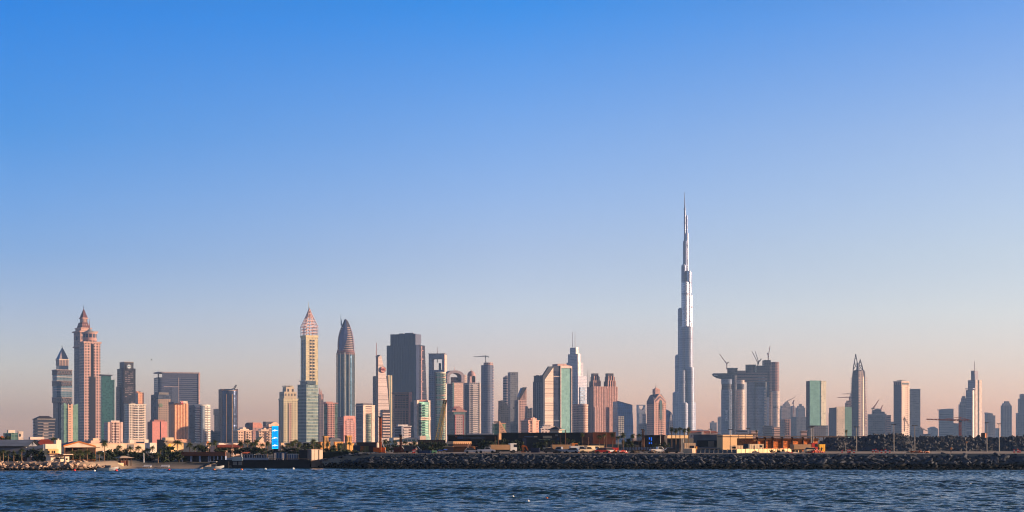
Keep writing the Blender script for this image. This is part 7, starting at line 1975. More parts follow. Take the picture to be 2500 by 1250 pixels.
for x, yt, yb, Y, hw, k, lb in [(511.5, 1077, 1110, 505, 8, 0, "dark palm right above the left end of the pier"), (525, 1073, 1110, 500, 8, 1, "tall dark palm left of the red-roofed arcade"),
 (587, 1073, 1112, 490, 9, 1, "tall palm whose head covers the right end of the red roof"), (604, 1070, 1112, 490, 10, 0, "tallest palm before the cream stepped block behind the pier"),
 (615, 1078, 1112, 486, 8, 2, "palm in the tight clump left of the sail-roofed house"), (625, 1072, 1112, 494, 9, 1, "palm in front of the sail roof, on its left"), (640, 1080, 1112, 488, 8, 0, "palm in front of the sail-roofed house, on its right"),
 (653, 1076, 1108, 500, 7, 3, "thin palm close to the left edge of the blue screen"), (690, 1086, 1112, 490, 7, 2, "low palm just right of the blue screen's foot"), (703, 1080, 1112, 488, 8, 0, "palm between the blue screen and the group of three tall palms"),
 (714, 1074, 1112, 492, 9, 1, "left of the group of three tall palms right of the blue screen"), (722, 1071, 1112, 496, 8, 0, "middle and tallest of three palms right of the blue screen"), (730, 1077, 1112, 490, 8, 3, "right of the group of three tall palms right of the blue screen"),
 (765, 1070, 1100, 520, 8, 1, "dark palm behind the cream panelled block"), (781, 1083, 1118, 480, 9, 0, "palm right behind the top corner of the cream panelled block"), (800, 1076, 1118, 486, 8, 3, "palm before the first tan wind tower"),
 (815, 1084, 1118, 480, 9, 2, "palm between the two tan wind towers, left one"), (829, 1079, 1118, 484, 9, 1, "palm between the two tan wind towers, right one"), (853, 1077, 1112, 500, 7, 0, "small palm at the foot of the second wind tower"), (773, 1080, 1100, 540, 7, 2, "dusky palm between the panelled block and the first wind tower")]:
 palm(x, yt, yb, Y, hw, lb, k, PP, gz=2.2 if x < 770 else 3.4)
TP = "bushes behind the pier"
for x, yt, yb, Y, hw, k, lb in [(497, 1090, 1108, 490, 10, 0, "dark bush under the palms at the left end of the pier"), (540, 1095, 1110, 486, 12, 1, "dark bush in front of the arcade's left arches"), (575, 1096, 1112, 484, 12, 2, "dark bush in front of the arcade's right arches"), (600, 1093, 1113, 482, 13, 3, "bush under the two tallest palms behind the pier"),
 (622, 1093, 1113, 482, 13, 0, "bush beneath the tight palm clump behind the pier"), (645, 1095, 1113, 480, 12, 1, "bush left of the blue screen's pedestal"), (694, 1096, 1112, 482, 11, 2, "bush right of the blue screen's pedestal"), (716, 1094, 1112, 482, 14, 3, "bush beneath the group of three palms"),
 (748, 1083, 1104, 520, 12, 0, "dark tree above the dark blank block of the pier"), (800, 1096, 1118, 478, 12, 1, "dark hedge tree right of the cream panelled block"), (822, 1094, 1118, 478, 13, 2, "dark hedge tree below the tan wind tower houses"), (846, 1098, 1118, 476, 13, 3, "dark hedge tree below the second wind tower"), (868, 1100, 1118, 476, 11, 0, "dark hedge tree left of the long brown shop building"), (886, 1103, 1118, 472, 11, 2, "low dark bush before the brown shop building's left end")]:
 tree(x, yt, yb, Y, hw, lb, k, TP)
b = W("dark_boundary_hedge", "long dark clipped hedge wall between the panelled block and the brown shop", 840, 470, 3.0, cat="hedge")
f = b.box("hedge", 786, 893, 896, 1104, m=M("hedge_dark", (36, 42, 32), .95, var=.5, scale=1.5), th=84)
# ------------------------------------------------------------------ wind-tower houses and the building site
tn = M("wind_tan", (222, 160, 92), .85)
def windtower(label, x0, x1, yt, yb, Y, body, buttress=False):
 b = W("wind_tower_house", label, (x0 + x1) / 2, Y, 4.0, group="tan wind-tower houses")
 f = b.box("tower", x0, x0 + (x1 - x0) * .3, x1, yt, m=tn, th=28)
 xm = x0 + (x1 - x0) * .3
 for face, a, c, n in (('r', xm, x1, 3), ('l', x0, xm, 2)):
  for i in range(n):
   w = (c - a) / n; b.panel("wind_slot", f, face, a + w * (i + .32), a + w * (i + .72), yt + 2.5, yt + (yb - yt) * .42, BLACK, .05)
 slab_frame(b, "cornice", f, yt - .8, yt + .8, tn, .25)
 g_ = b.box("house", *body, None, tn, th=24, D=6, dep=1.5)
 b.panel("door", g_, 'r', body[1] + 4, body[1] + 7, body[3] + 4, body[3] + 12, DARKW, .05)
 b.panel("window", g_, 'r', body[1] + 10, body[1] + 13, body[3] + 3, body[3] + 8, DARKW, .05)
 slab_frame(b, "parapet", g_, body[3] - .4, body[3] + .8, tn, .12)
 return b
windtower("tan house with the left wind tower, behind the palms right of the pier", 788, 802, 1065.5, 1097, 560, (772, 776, 806, 1079))
windtower("tan house with the taller right wind tower and a curved buttress", 842, 859, 1064, 1097, 545, (836, 840, 864, 1083))
b = W("tan_middle_house", "plain tan house between the two wind towers", 826, 570, 4.0); f = b.box("body", 815, 818, 838, 1079, m=tn, th=24); slab_frame(b, "parapet", f, 1078.4, 1079.8, tn, .15); b.panel("window", f, 'r', 828, 831, 1083, 1088, DARKW, .05)
b = W("grey_vault_shed", "grey shed with a rounded roof seen between the wind towers", 818, 640, 4.0, cat="shed")
f = b.box("body", 803, 806, 832, 1075, m=SHADEG, th=15, D=10); b.prof("rounded_roof", f, 'r', [(804, 1075.2)] + [(805 + 27 * t, 1075 - 6.4 * math.sin(math.pi * (.08 + .84 * t)) ** .6) for t in [i / 8 for i in range(9)]] + [(832.5, 1075.2)], M("vault_grey", (128, 126, 130), .5, .2), 9)
b = W("brown_shop_building", "flat brown shop with orange and tan upright panels, left of the orange drilling rig", 896, 500, 4.2)
f = b.box("body", 871, 919, 925, 1081, m=M("shop_brown", (92, 70, 60), .8), th=80);
for xa, xb, m in ((880, 887, WOODO), (887.5, 893, M("shop_tan", (150, 112, 62))), (893.5, 900, M("shop_olive", (128, 104, 56))), (900.5, 912, M("shop_maroon", (84, 44, 38)))): b.panel("upright_panel", f, 'l', xa, xb, 1089, 1105, m, .1)
b.panel("blue_glass", f, 'l', 862, 878, 1087, 1103, GLASSB, .1); slab_frame(b, "roof_edge", f, 1079.5, 1081.2, M("shop_edge", (120, 100, 92)), .3)
b.box("white_pier", 920, 921.5, 926, 1081, 1110, M("pier_white", (238, 208, 180)), th=24, dep=-4)
b.box("lower_wall", 857, 921, 924, 1104, None, M("shop_lower", (42, 38, 36)), th=80, dep=-3)
def rig(label, x, w, yt, yb, Y, m, lean=0):
 o = (wx(x, Y), Y, wz(yb, Y)); r_ = empty("drilling_rig", o, label, "drilling rig", "drilling rigs on the site"); k = Y / F
 T = (wx(x - lean, Y), Y, wz(yt + 4, Y)); Bs = (o[0], Y, o[2] + 1.0)
 q = MB(); q.lattice(Bs, T, w * k, w * k * .28, 12); q.bar(Bs, T, w * k * .45); q.build("mast", m, r_, o)
 q = MB(); q.box(T[0] - w * k * .8, T[0] + w * k * .7, Y - .4, Y + .4, T[2], T[2] + 1.0 * k * 3); q.bar(T, (T[0] - w * k, Y, T[2] + 4 * k), .25); q.build("mast_head", DSTEEL, r_, o)
 q = MB(); q.box(o[0] - 2.2, o[0] + 1.4, Y + .6, Y + 2.6, o[2] + .7, o[2] + 2.3); q.build("engine_house", m, r_, o)
 q = MB()
 for dy in (.3, 2.7): q.box(o[0] - 2.4, o[0] + 2.0, Y + dy - .3, Y + dy + .3, o[2] - .1, o[2] + .75)
 q.build("tracks", RUBBER, r_, o)
 q = MB(); q.bar((o[0] + 1.6, Y + 1, o[2] + 1), (Bs[0] + (T[0] - Bs[0]) * .4, Y, Bs[2] + (T[2] - Bs[2]) * .4), .22); q.build("stay", STEEL, r_, o)
 return r_
rig("tall orange drilling rig mast left of the white podium building", 928.6, 4.6, 1016, 1111, 462, ORNG)
rig("shorter dark rust-brown drilling rig mast right of the orange one", 978.3, 4.6, 1060, 1110, 470, M("rig_rust", (92, 52, 38), .7))
b = W("white_podium", "long low cream podium with a row of green windows behind the two drilling rigs", 995, 1300, 4.5)
f = b.box("body", 959, 961, 1030, 1068.5, m=M("podium_w", (240, 212, 186)), th=14, D=16); b.panel("window_row", f, 'r', 967, 1014, 1073, 1077.5, FAC("fc_podw", (240, 212, 186), (92, 128, 118), 60, 3.4, .8, 1), .15); b.box("stair_block", 1024, 1025, 1040, 1064, m=M("podium_p", (232, 196, 172)), th=14, D=12, dep=-2)
b.box("lower_terrace", 968, 970, 1032, 1079, m=M("podium_p", (232, 196, 172)), th=14, D=10, dep=-12)
b = W("brown_low_shop", "low brown flat-roofed shop at the foot of the curved green tower", 1050, 540, 4.3)
f = b.box("body", 1020, 1083, 1087, 1075, m=M("lowshop", (88, 66, 54), .8), th=82); b.fins("wall_battens", f, 'l', 14, .4, 1076, 1084, M("batten_tan", (128, 94, 70)), .15); slab_frame(b, "roof_edge", f, 1073.6, 1075.2, M("lowshop_e", (120, 92, 76)), .3)
b.panel("dark_glazing", f, 'l', 1024, 1082, 1086, 1104, M("lowshop_g", (40, 36, 34), .3), .1)
b = W("crawler_crane", "yellow lattice crawler-crane boom leaning right before the curved green tower", 1066, 700, 4.3, cat="crane")
P = lambda x, y, d=0: (wx(x, 700), 700 + d, wz(y, 700))
q = MB(); q.lattice(P(1064, 1092), P(1085, 986), 1.9, .3, 16, 1.3); b.put(q, "boom", M("boom_yellow", (222, 190, 120), .5))
q = MB(); q.lattice(P(1071, 1092, 3), P(1086.5, 986, 1), 1.2, .24, 14, .9); b.put(q, "back_mast", M("boom_cream", (214, 186, 140), .5))
q = MB(); q.lattice(P(1085, 986), P(1087.5, 976), 1.3, .35, 3); b.put(q, "boom_head", M("boom_dark", (84, 60, 40)))
q = MB(); q.box(wx(1058, 700), wx(1078, 700), 699, 703, 5.3, 7.4); b.put(q, "cab_house", YELP)
q = MB(); q.box(wx(1057, 700), wx(1080, 700), 698.6, 699.6, 4.2, 5.3); q.box(wx(1057, 700), wx(1080, 700), 702.4, 703.4, 4.2, 5.3); b.put(q, "tracks", RUBBER)
q = MB(); q.bar(P(1087.5, 976), P(1087.5, 1090), .12); b.put(q, "hoist_rope", DSTEEL)
fence("pale grey-green site hoarding on the breakwater crest below the drilling rigs", (894, 995), 1110.5, 1117.5, M("hoard_pale", (132, 140, 138), .8), 15, 446, 444)
fence("grey-blue hoarding across the back of the building site", (1514, 1642), 1092, 1098, M("hoard_blue", (110, 120, 134), .8), 18, 486, 482)
fence("shaded grey hoarding panels at the left of the sunlit cream ones", (1700, 1798), 1097.5, 1110.5, M("hoard_shaded", (82, 88, 92), .8), 9, 462, 448)  # stretch turned from the sun, its shade painted into the panel colour
fence("tall cream hoarding panels lit by the low sun, in front of the bamboo wall", (1798, 1951), 1095.5, 1109, M("hoard_sunlit", (232, 196, 150), .8), 15, 447, 486)  # stretch turned to the sun, its light painted into the panel colour
container("shipping_container", "dark blue shipping container on the breakwater crest beside the green cabin", 1022, 1051, 1053.5, 1100.5, 1116, 446, M("cont_blue", (36, 62, 98), .6), th=80)
container("green_cabin", "small green site cabin with a white window, right of the dark blue container", 1053, 1055, 1066, 1100.5, 1116, 447, M("cabin_green", (58, 110, 82), .6), th=24, cat="cabin", window=('r', 1059, 1063, 1103, 1108))
b = W("blue_tarpaulin", "blue tarpaulin roof propped over stored goods right of the green cabin", 1078, 452, 4.3, cat="tarpaulin")
q = MB(); Ys = 450; pts = [(1065, 1101.5), (1071, 1098), (1078, 1099), (1084, 1096), (1091, 1097)]
for i in range(4):
 A = [(wx(pts[i][0], Ys), Ys, wz(pts[i][1] + 2, Ys)), (wx(pts[i + 1][0], Ys), Ys, wz(pts[i + 1][1] + 2, Ys)), (wx(pts[i + 1][0], Ys), Ys + 4, wz(pts[i + 1][1], Ys)), (wx(pts[i][0], Ys), Ys + 4, wz(pts[i][1], Ys))]
 q.face(A); q.face([(x, y, z - .05) for x, y, z in A[::-1]])
b.put(q, "sheet", M("tarp_blue", (50, 84, 170), .6))
q = MB()
for x, y in pts: q.bar((wx(x, Ys), Ys, 4.2), (wx(x, Ys), Ys, wz(y + 2, Ys)), .1)
b.put(q, "props", WOODD)
b = W("dark_roof_mall", "wide black flat-roofed waterfront building with a thin projecting roof", 1160, 540, 4.3)
f = b.box("body", 1094, 1216, 1224, 1064, m=M("mall_black", (46, 40, 38), .6), th=82); b.panel("roof_edge", f, 'l', 1093, 1224, 1061, 1064.6, M("mall_edge", (66, 58, 56), .5), 1.2)
b.panel("glass_band", f, 'l', 1118, 1200, 1066, 1071, M("mall_glass", (70, 78, 90), .2, .3), .3); b.panel("blue_panel", f, 'l', 1117, 1130, 1064.5, 1071, M("mall_blue", (84, 98, 126)), .4); b.panel("orange_panel", f, 'l', 1112, 1116.5, 1062, 1067, ORNG, .5)
b.panel("louvre_wall", f, 'l', 1184, 1222, 1064.5, 1071, M("mall_louv", (98, 78, 60)), .5); b.fins("louvres", f, 'l', 20, .35, 1064.5, 1071, M("mall_louv2", (70, 54, 44)), .7, 1184, 1222)
q = MB(); x0 = wx(1140, 545); q.box(wx(1140, 548), wx(1205, 548), 548, 552, wz(1061, 548), wz(1058.2, 548)); b.put(q, "white_roof_plant", M("mall_white", (230, 214, 200)))
b.box("orange_pillar", 1216, 1218, 1224, 1058, 1073, M("mall_pillar", (224, 168, 120)), th=24, D=1, dep=-6)
b.panel("bay_opening", f, 'l', 1096, 1180, 1075, 1104, M("mall_deep", (26, 23, 22)), .2); b.panel("bay_opening", f, 'l', 1184, 1223, 1075, 1104, M("mall_deep", (26, 23, 22)), .2)
b = W("timber_pavilion", "two-storey timber pavilion with a cream upper fascia and a long thin canopy", 1134, 490, 4.3)
f = b.box("lower_wall", 1104, 1106, 1160, 1091, m=M("tpav_wood", (122, 74, 46), .75), th=18, D=8); b.fins("wood_battens", f, 'r', 26, .25, 1091.5, 1106, M("tpav_batten", (160, 100, 60)), .15)
f2 = b.box("upper_fascia", 1105, 1106.5, 1151, 1077.5, 1084.5, M("tpav_cream", (230, 176, 128)), th=18, D=6, dep=1); b.fins("fascia_slots", f2, 'r', 9, .12, 1081, 1084.5, WOODD, .05)
b.box("clerestory", 1106, 1107, 1150, 1084.5, 1090, M("tpav_clere", (84, 54, 40)), th=18, D=5, dep=1.6)
b.box("canopy", 1102.5, 1105, 1165, 1089.2, 1091.2, M("tpav_canopy", (222, 156, 104)), th=18, D=10, dep=-1)
b.box("deck", 1103, 1106, 1172, 1106.5, None, M("tpav_deck", (206, 150, 100)), th=18, D=8, dep=-4)
q = MB(); q.bar((wx(1139, 480), 480, wz(1108, 480)), (wx(1144, 480), 480, wz(1084, 480)), .4); b.put(q, "leaning_prop", M("tpav_prop", (214, 160, 120)))
b = W("black_mall_block", "long black waterfront block with a dark brown grained wall, below the A-shaped landmark", 1340, 545, 4.3)
f = b.box("body", 1224, 1440, 1448, 1057, m=M("bm_black", (38, 34, 34), .55), th=82)
for xa, xb in ((1266, 1300), (1340, 1392)): b.panel("brown_panel", f, 'l', xa, xb, 1058, 1069, M("bm_brown", (70, 50, 40), .6), .3)
b.panel("cream_sign_band", f, 'l', 1326, 1348, 1064, 1070, M("bm_cream", (230, 190, 140)), .5); b.panel("cream_sign_band", f, 'l', 1304, 1312, 1064.5, 1067.5, M("bm_cream", (230, 190, 140)), .5); b.panel("grey_band", f, 'l', 1280, 1304, 1064.5, 1067.5, M("bm_grey", (96, 100, 112)), .4)
b.panel("small_window", f, 'l', 1356, 1363, 1060.5, 1065, M("bm_window", (170, 160, 150)), .3); b.panel("glass_door", f, 'l', 1360, 1366, 1066, 1074, GLASSB, .3); b.panel("glass_band", f, 'l', 1276, 1286, 1070, 1088, GLASSB, .3)
q = MB()
for i in range(9): b.panel("", f, 'l', 1316 + i * 3.2, 1317.6 + i * 3.2, 1072.4, 1074.2, None, .6, mb=q)
b.put(q, "lamp_row", M("bm_lamps", (214, 200, 150)))
b.panel("roof_edge", f, 'l', 1223, 1448, 1056, 1058, M("bm_edge", (58, 52, 52), .5), .7)
b = W("rust_timber_block", "rust-brown upright-boarded block catching the sun, right of the black block", 1474, 530, 4.3)
f = b.box("body", 1446, 1447.5, 1503, 1056, m=M("rust_boards", (150, 76, 42), .75, var=.5, scale=.9), th=16, D=14); b.fins("boards", f, 'r', 24, .18, 1056.5, 1090, M("rust_dark", (104, 54, 34), .75), .08); b.panel("roof_edge", f, 'r', 1447, 1503.4, 1055.2, 1056.6, M("rust_edge", (88, 50, 38)), .25)
b.box("low_wing", 1500, 1502, 1560, 1086, m=M("rust_low", (52, 44, 42)), th=16, D=8, dep=-6); b.box("glass_wing", 1440, 1442, 1552, 1084.5, m=M("rust_glass", (46, 56, 66), .2, .3), th=14, D=6, dep=-9)
b = W("dark_cube_building", "dark cube with four blue light strips, below the pagoda-gabled tower", 1600, 540, 4.3)
f = b.box("body", 1572, 1622, 1629, 1063.5, m=M("cube_dark", (54, 44, 40), .55), th=82); b.panel("brown_return", f, 'l', 1612, 1622, 1065, 1090, M("cube_brown", (98, 62, 46), .7), .2)
m4, nt, p = nodes_of("strip_blue"); p.inputs["Base Color"].default_value = rgb(10, 40, 120); p.inputs["Emission Color"].default_value = rgb(30, 110, 240); p.inputs["Emission Strength"].default_value = .5
for xa, ya, yb in ((1584.4, 1068, 1073), (1589.4, 1067.5, 1076.5), (1584.4, 1080, 1084), (1589.4, 1080, 1084)): b.panel("blue_strip", f, 'l', xa, xa + 2.2, ya, yb, m4, .2)
slab_frame(b, "roof_edge", f, 1062, 1063.7, M("cube_edge", (90, 72, 62)), .3)
b.fins("wall_fins", f, 'l', 9, .2, 1064, 1090, M("cube_fin", (76, 58, 48)), .3, 1594, 1612)
b = W("low_dark_canopy", "low dark canopy building between the utility poles and the rust block", 1536, 560, 4.3)
f = b.box("body", 1520, 1566, 1572, 1078, m=M("can_dark", (52, 46, 44)), th=82); b.panel("brown_fascia", f, 'l', 1543, 1571, 1075, 1079, M("can_brown", (116, 78, 58)), .8); b.panel("roof_edge", f, 'l', 1528, 1572, 1071, 1073, M("can_edge", (84, 70, 64)), 1.2)
b = W("cream_parapet_building", "low building with a sunlit cream parapet behind the row of five palms", 1654, 565, 4.3)
f = b.box("cream_parapet", 1628, 1629.5, 1681, 1062.5, 1070, M("parap_cream", (236, 192, 140)), th=30, D=6); b.box("dark_base", 1626, 1664, 1696, 1070, None, M("parap_dark", (64, 60, 58)), th=40, D=10, dep=1)
b = W("shaded_gallery", "shaded grey gallery block with a long deep opening in its left-facing wall", 1728, 535, 4.3)
f = b.box("body", 1693, 1761, 1766, 1061.5, m=M("gal_shaded", (104, 104, 104), .85), th=76); b.panel("deep_opening", f, 'l', 1702, 1752, 1075, 1091, M("gal_deep", (34, 32, 32)), .1); b.panel("lit_columns", f, 'l', 1729, 1744, 1077, 1091, M("gal_tan", (128, 110, 92)), .25); b.panel("roof_edge", f, 'l', 1692.6, 1761, 1060.6, 1061.8, M("gal_edge", (128, 124, 120)), .2)  # wall faces away from the sun, shade is put into its grey
b.panel("low_terrace", f, 'l', 1702, 1761, 1093, 1096, M("gal_terr", (180, 140, 116)), 2)
b = W("cream_gallery", "smooth cream gallery block glowing in the low sun, right of the grey gallery", 1802, 532, 4.3)
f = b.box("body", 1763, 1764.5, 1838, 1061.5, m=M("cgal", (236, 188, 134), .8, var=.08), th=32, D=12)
b.box("roof_box", 1834, 1836, 1842, 1059.5, 1064, DARKW, th=32, D=3)
q = MB()
for x in (1783, 1803, 1820): b.panel("", f, 'r', x, x + .5, 1062, 1087, None, .06, mb=q)
b.put(q, "panel_joints", M("cgal_joint", (160, 120, 84)))
b = W("bamboo_walled_hall", "long hall with an orange bamboo-like wall under a thin dark flat roof", 1915, 505, 4.3)
f = b.box("bamboo_wall", 1836, 1838, 1997, 1070, m=M("bamboo", (204, 108, 40), .8, var=.55, scale=1.6), th=32, D=10)
b.prof("curved_valance", f, 'r', [(1838, 1077), (1838, 1072)] + [(1838 + 159 * t, 1070.5) for t in (.2, .6, 1)] + [(1997, 1074), (1960, 1072.6), (1900, 1072.4), (1870, 1074)], M("valance", (222, 160, 100)), -.5)
q = MB(); rs = random.Random(8)
for i in range(70):
 x = rs.uniform(1840, 1985); y = rs.uniform(1075, 1091); b.panel("", f, 'r', x, x + rs.uniform(3, 11), y, y + .5, None, .12, mb=q)
b.put(q, "bamboo_slats", M("bamboo_dk", (122, 60, 26), .8))
for x in (1846, 1866, 1884, 1908, 1932, 1958, 1980): b.panel("dark_post", f, 'r', x, x + 1.6, 1066, 1094, WOODD, .7)
N, r_, l_ = f['N'], f['r'], f['l']; q = MB(); a0, a1 = b.along(f, 'r', 1764), b.along(f, 'r', 2030)
q.obox(N, r_, l_, -10, f['W'] + 9, -3.2, 6, b.z(1067.4), b.z(1065.4)); b.put(q, "thin_roof", M("thin_roof", (70, 50, 42), .7))
b = W("pergola_walkway", "thin dark raised pergola line running right over the top of the rock heap", 2060, 600, 4.3, cat="pergola")
q = MB(); q.box(wx(1985, 600), wx(2118, 600), 598, 602, wz(1067, 600), wz(1065, 600)); b.put(q, "beam", M("pergola_br", (84, 58, 46)))
q = MB()
for x in (1990, 2010, 2034, 2060, 2088, 2114): q.box(wx(x, 600) - .15, wx(x, 600) + .15, 599, 599.4, 4.2, wz(1066.5, 600))
b.put(q, "posts", M("pergola_br", (84, 58, 46)))
container("site_office", "tan site office with a dark doorway, below the row of five palms", 1668, 1670, 1698, 1082, 1094, 470, M("off_tan", (214, 180, 144), .8), ('r', 1683.5, 1694, 1088, GLASSD), th=22, cat="cabin")
container("shipping_container", "battered pale container lit by the sun at the left end of the dark hoarding", 1668.5, 1690, 1698, 1095.5, 1110.5, 446, M("cont_pale", (214, 188, 156), .7, var=.4), th=70)
container("white_cabin", "white site cabin with a dark end window above the cream hoarding", 1828, 1830, 1864, 1084.5, 1097, 490, M("cab_white", (240, 206, 164), .7), ('r', 1840, 1842.5, 1088, DARKW), th=30, cat="cabin", window=('r', 1855, 1861, 1087, 1092))
container("grey_cabin", "dark grey site cabin joined to the left of the white one", 1815, 1826, 1828.5, 1084, 1097, 494, M("cab_grey", (70, 76, 84), .7), th=70, cat="cabin", window=('l', 1823, 1825, 1086.5, 1090))
container("cream_cabin", "cream cabin half hidden behind the hoarding, left of the grey cabin", 1782, 1784, 1814, 1088, 1097, 500, M("cab_cream", (228, 192, 150), .7), th=30, cat="cabin", window=('r', 1788, 1796, 1090.5, 1095))
container("orange_cabinet", "narrow orange cabinet at the corner of the pale container and the dark hoarding", 1697.5, 1698.5, 1702, 1090, 1099, 464, ORNG, th=24, cat="cabinet", door=('r', 1699.2, 1701.4, 1091, YELP))
container("yellow_kiosk", "bright yellow kiosk standing before the rock heap", 1994, 2000.5, 2014.5, 1085, 1102, 470, M("kiosk_yellow", (240, 172, 20), .6), th=34, cat="kiosk", door=('r', 2003.5, 2007, 1094, BLACK))
container("red_container", "bright red container at the back of the building site", 1473, 1476.5, 1510, 1093.5, 1105, 468, M("cont_red", (196, 30, 26), .6), th=22)
container("orange_container", "faded orange container left of the bright red one, under the long awning", 1404, 1406, 1430, 1095.5, 1105, 472, M("cont_orange", (206, 106, 46), .7), th=22)
container("maroon_container", "dull red container between the orange and the bright red ones", 1432, 1434, 1472, 1095, 1105, 474, M("cont_maroon", (168, 62, 44), .7), th=22)
container("navy_container", "navy container in shade left of the long awning", 1296, 1316, 1318, 1094, 1107, 470, M("cont_navy", (34, 44, 74), .7), th=80)
container("generator_unit", "pale framed generator set on the breakwater crest left of the long awning", 1284.5, 1286, 1300.5, 1107.5, 1113.5, 444, M("gen_pale", (206, 214, 176), .6), th=18, cat="generator", window=('r', 1288, 1292, 1109, 1112))
b = W("long_awning_shed", "long open shed with a cream sunlit awning over the middle of the site", 1420, 478, 4.3, cat="shed")
f = b.frame(1336, 1338, 1484, 12, D=9)
q = MB(); q.obox(f['N'], f['r'], f['l'], 0, f['W'] * .44, -.5, 8, b.z(1095.4), b.z(1092.8)); b.put(q, "lower_awning", M("awn_tan", (214, 186, 150)))
q = MB(); q.obox(f['N'], f['r'], f['l'], f['W'] * .42, f['W'] * .93, -.2, 8, b.z(1092.7), b.z(1088)); b.put(q, "upper_awning", M("awn_cream", (238, 200, 142)))
q = MB(); q.obox(f['N'], f['r'], f['l'], f['W'] * .30, f['W'] * .425, .2, 7, b.z(1092.6), b.z(1089.5)); b.put(q, "grey_hood", SHADEG)
q = MB()
for t in (.02, .2, .44, .68, .92):
 for d in (0, 7.5):
  x = f['N'][0] + f['r'][0] * f['W'] * t + f['l'][0] * d; y = f['N'][1] + f['r'][1] * f['W'] * t + f['l'][1] * d; q.box(x - .1, x + .1, y - .1, y + .1, 4.2, b.z(1093))
b.put(q, "posts", STEEL)
b = W("excavator", "orange excavator with a raised bent arm, left of the navy container", 1281, 470, 4.3, cat="excavator")
P = lambda x, y, d=0: (wx(x, 470), 470 + d, wz(y, 470))
q = MB(); q.bar(P(1280, 1103), P(1275, 1088), .8, .6); q.bar(P(1275, 1088), P(1284, 1090), .55, .4); b.put(q, "boom", ORNG)
q = MB(); q.bar(P(1284, 1089), P(1289, 1100), .5, .35); b.put(q, "stick", ORNG)
q = MB(); q.prism([(P(1287, 0)[0], 469.5), (P(1292, 0)[0], 469.5), (P(1291, 0)[0], 470.6), (P(1288, 0)[0], 470.6)], wz(1104.5, 470), wz(1099.5, 470)); b.put(q, "bucket", DSTEEL)
q = MB(); q.box(wx(1272, 470), wx(1283, 470), 469, 471.6, wz(1107, 470), wz(1101.5, 470)); b.put(q, "body", ORNG)
q = MB(); q.box(wx(1279, 470), wx(1284, 470), 468.8, 470, wz(1103.6, 470), wz(1098.5, 470)); b.put(q, "cab", M("vehicle_glass2", (60, 50, 44), .2))
q = MB(); q.box(wx(1270, 470), wx(1286, 470), 468.6, 469.4, 4.2, wz(1106.8, 470)); q.box(wx(1270, 470), wx(1286, 470), 471.2, 472, 4.2, wz(1106.8, 470)); b.put(q, "tracks", RUBBER)
b = W("excavator", "small yellow digger among the parked vehicles in the middle of the site", 1457, 452, 4.3, cat="excavator")
P = lambda x, y, d=0: (wx(x, 452), 452 + d, wz(y, 452))
q = MB(); q.bar(P(1455, 1106), P(1450, 1108), .5); q.bar(P(1450, 1108), P(1446, 1111.5), .4); b.put(q, "boom", YELP)
q = MB(); q.box(wx(1453, 452), wx(1463, 452), 451.2, 453, wz(1111, 452), wz(1106, 452)); b.put(q, "body", YELP)
q = MB(); q.box(wx(1455, 452), wx(1460, 452), 451.1, 452.6, wz(1106, 452), wz(1101, 452)); b.put(q, "cab", M("cab_glass", (70, 66, 60), .2))
q = MB(); q.box(wx(1452, 452), wx(1464, 452), 450.9, 451.5, 4.25, wz(1111, 452)); q.box(wx(1452, 452), wx(1464, 452), 452.7, 453.3, 4.25, wz(1111, 452)); b.put(q, "tracks", RUBBER)
q = MB(); q.box(wx(1443, 452), wx(1447, 452), 451.5, 452.3, 4.3, wz(1110.5, 452)); b.put(q, "bucket", DSTEEL)
b = W("covered_heap", "round stack wrapped in a green sheet with an orange top, right of the red container", 1502, 450, 4.3, cat="stack")
b.loft("green_sheet", [(1501.5, 5.6, 1113), (1501.5, 5.4, 1104)], M("sheet_green", (62, 78, 46)), dep=0, n=18); b.loft("orange_top", [(1502, 5.6, 1104), (1502, 5.2, 1101.5), (1502, 2.8, 1099)], M("sheet_orange", (224, 110, 40)), dep=0, n=18)
WH = M("paint_white", (226, 220, 210), .35); SV = M("paint_silver", (150, 152, 156), .35, .4); RD = M("paint_red", (170, 44, 34), .35); CRM = M("paint_cream", (228, 200, 160), .4); DK = M("paint_dark", (48, 50, 56), .3)
for kind, x, Y, m, rot, lb in [("pickup", 1188, 446, WH, 0, "white pickup with its nose to the right on the breakwater crest"), ("truck", 1228, 452, WH, .25, "big cream-cabbed truck facing right beside the white pickup"), ("van", 1008, 452, DK, 0, "dark van between the grey-green hoarding and the blue container"),
 ("car", 1152, 448, SV, .1, "silver car parked left of the white pickup"), ("van", 1412, 456, WH, .2, "white van parked before the orange container"), ("car", 1396, 450, SV, 2.9, "silver car nearest the water before the long awning"), ("pickup", 1434, 456, CRM, .3, "cream pickup parked beneath the dull red container"),
 ("van", 1448, 462, CRM, .5, "cream van beneath the long awning's right end"), ("car", 1470, 449, RD, .1, "red car parked right of the yellow digger"), ("car", 1488, 452, WH, .4, "white car before the bright red container"), ("pickup", 1368, 452, SV, 2.8, "silver pickup in the shade below the black waterfront block"), ("car", 1345, 450, DK, 0, "dark car in the shade at the left of the site's parked vehicles"),
 ("pickup", 1608, 455, WH, .3, "white pickup in the site clutter right of the dark earth heap"), ("car", 1640, 452, DK, 0, "dark car just left of the battered pale container"), ("truck", 1963, 458, RD, .3, "red truck at the right end of the cream hoarding"), ("car", 1982, 452, CRM, .3, "cream car right of the red truck before the rock heap"),
 ("truck", 1378, 462, M("paint_orange", (206, 120, 50), .4), .2, "orange-cabbed truck at the left end of the long awning")]:
 vehicle(kind, lb, x, Y, 4.32 if x < 1900 else 4.42, m, rot)
b = W("earth_heap", "dark conical heap of earth with a sunlit right flank", 1553, 452, 4.2, cat="earth heap")
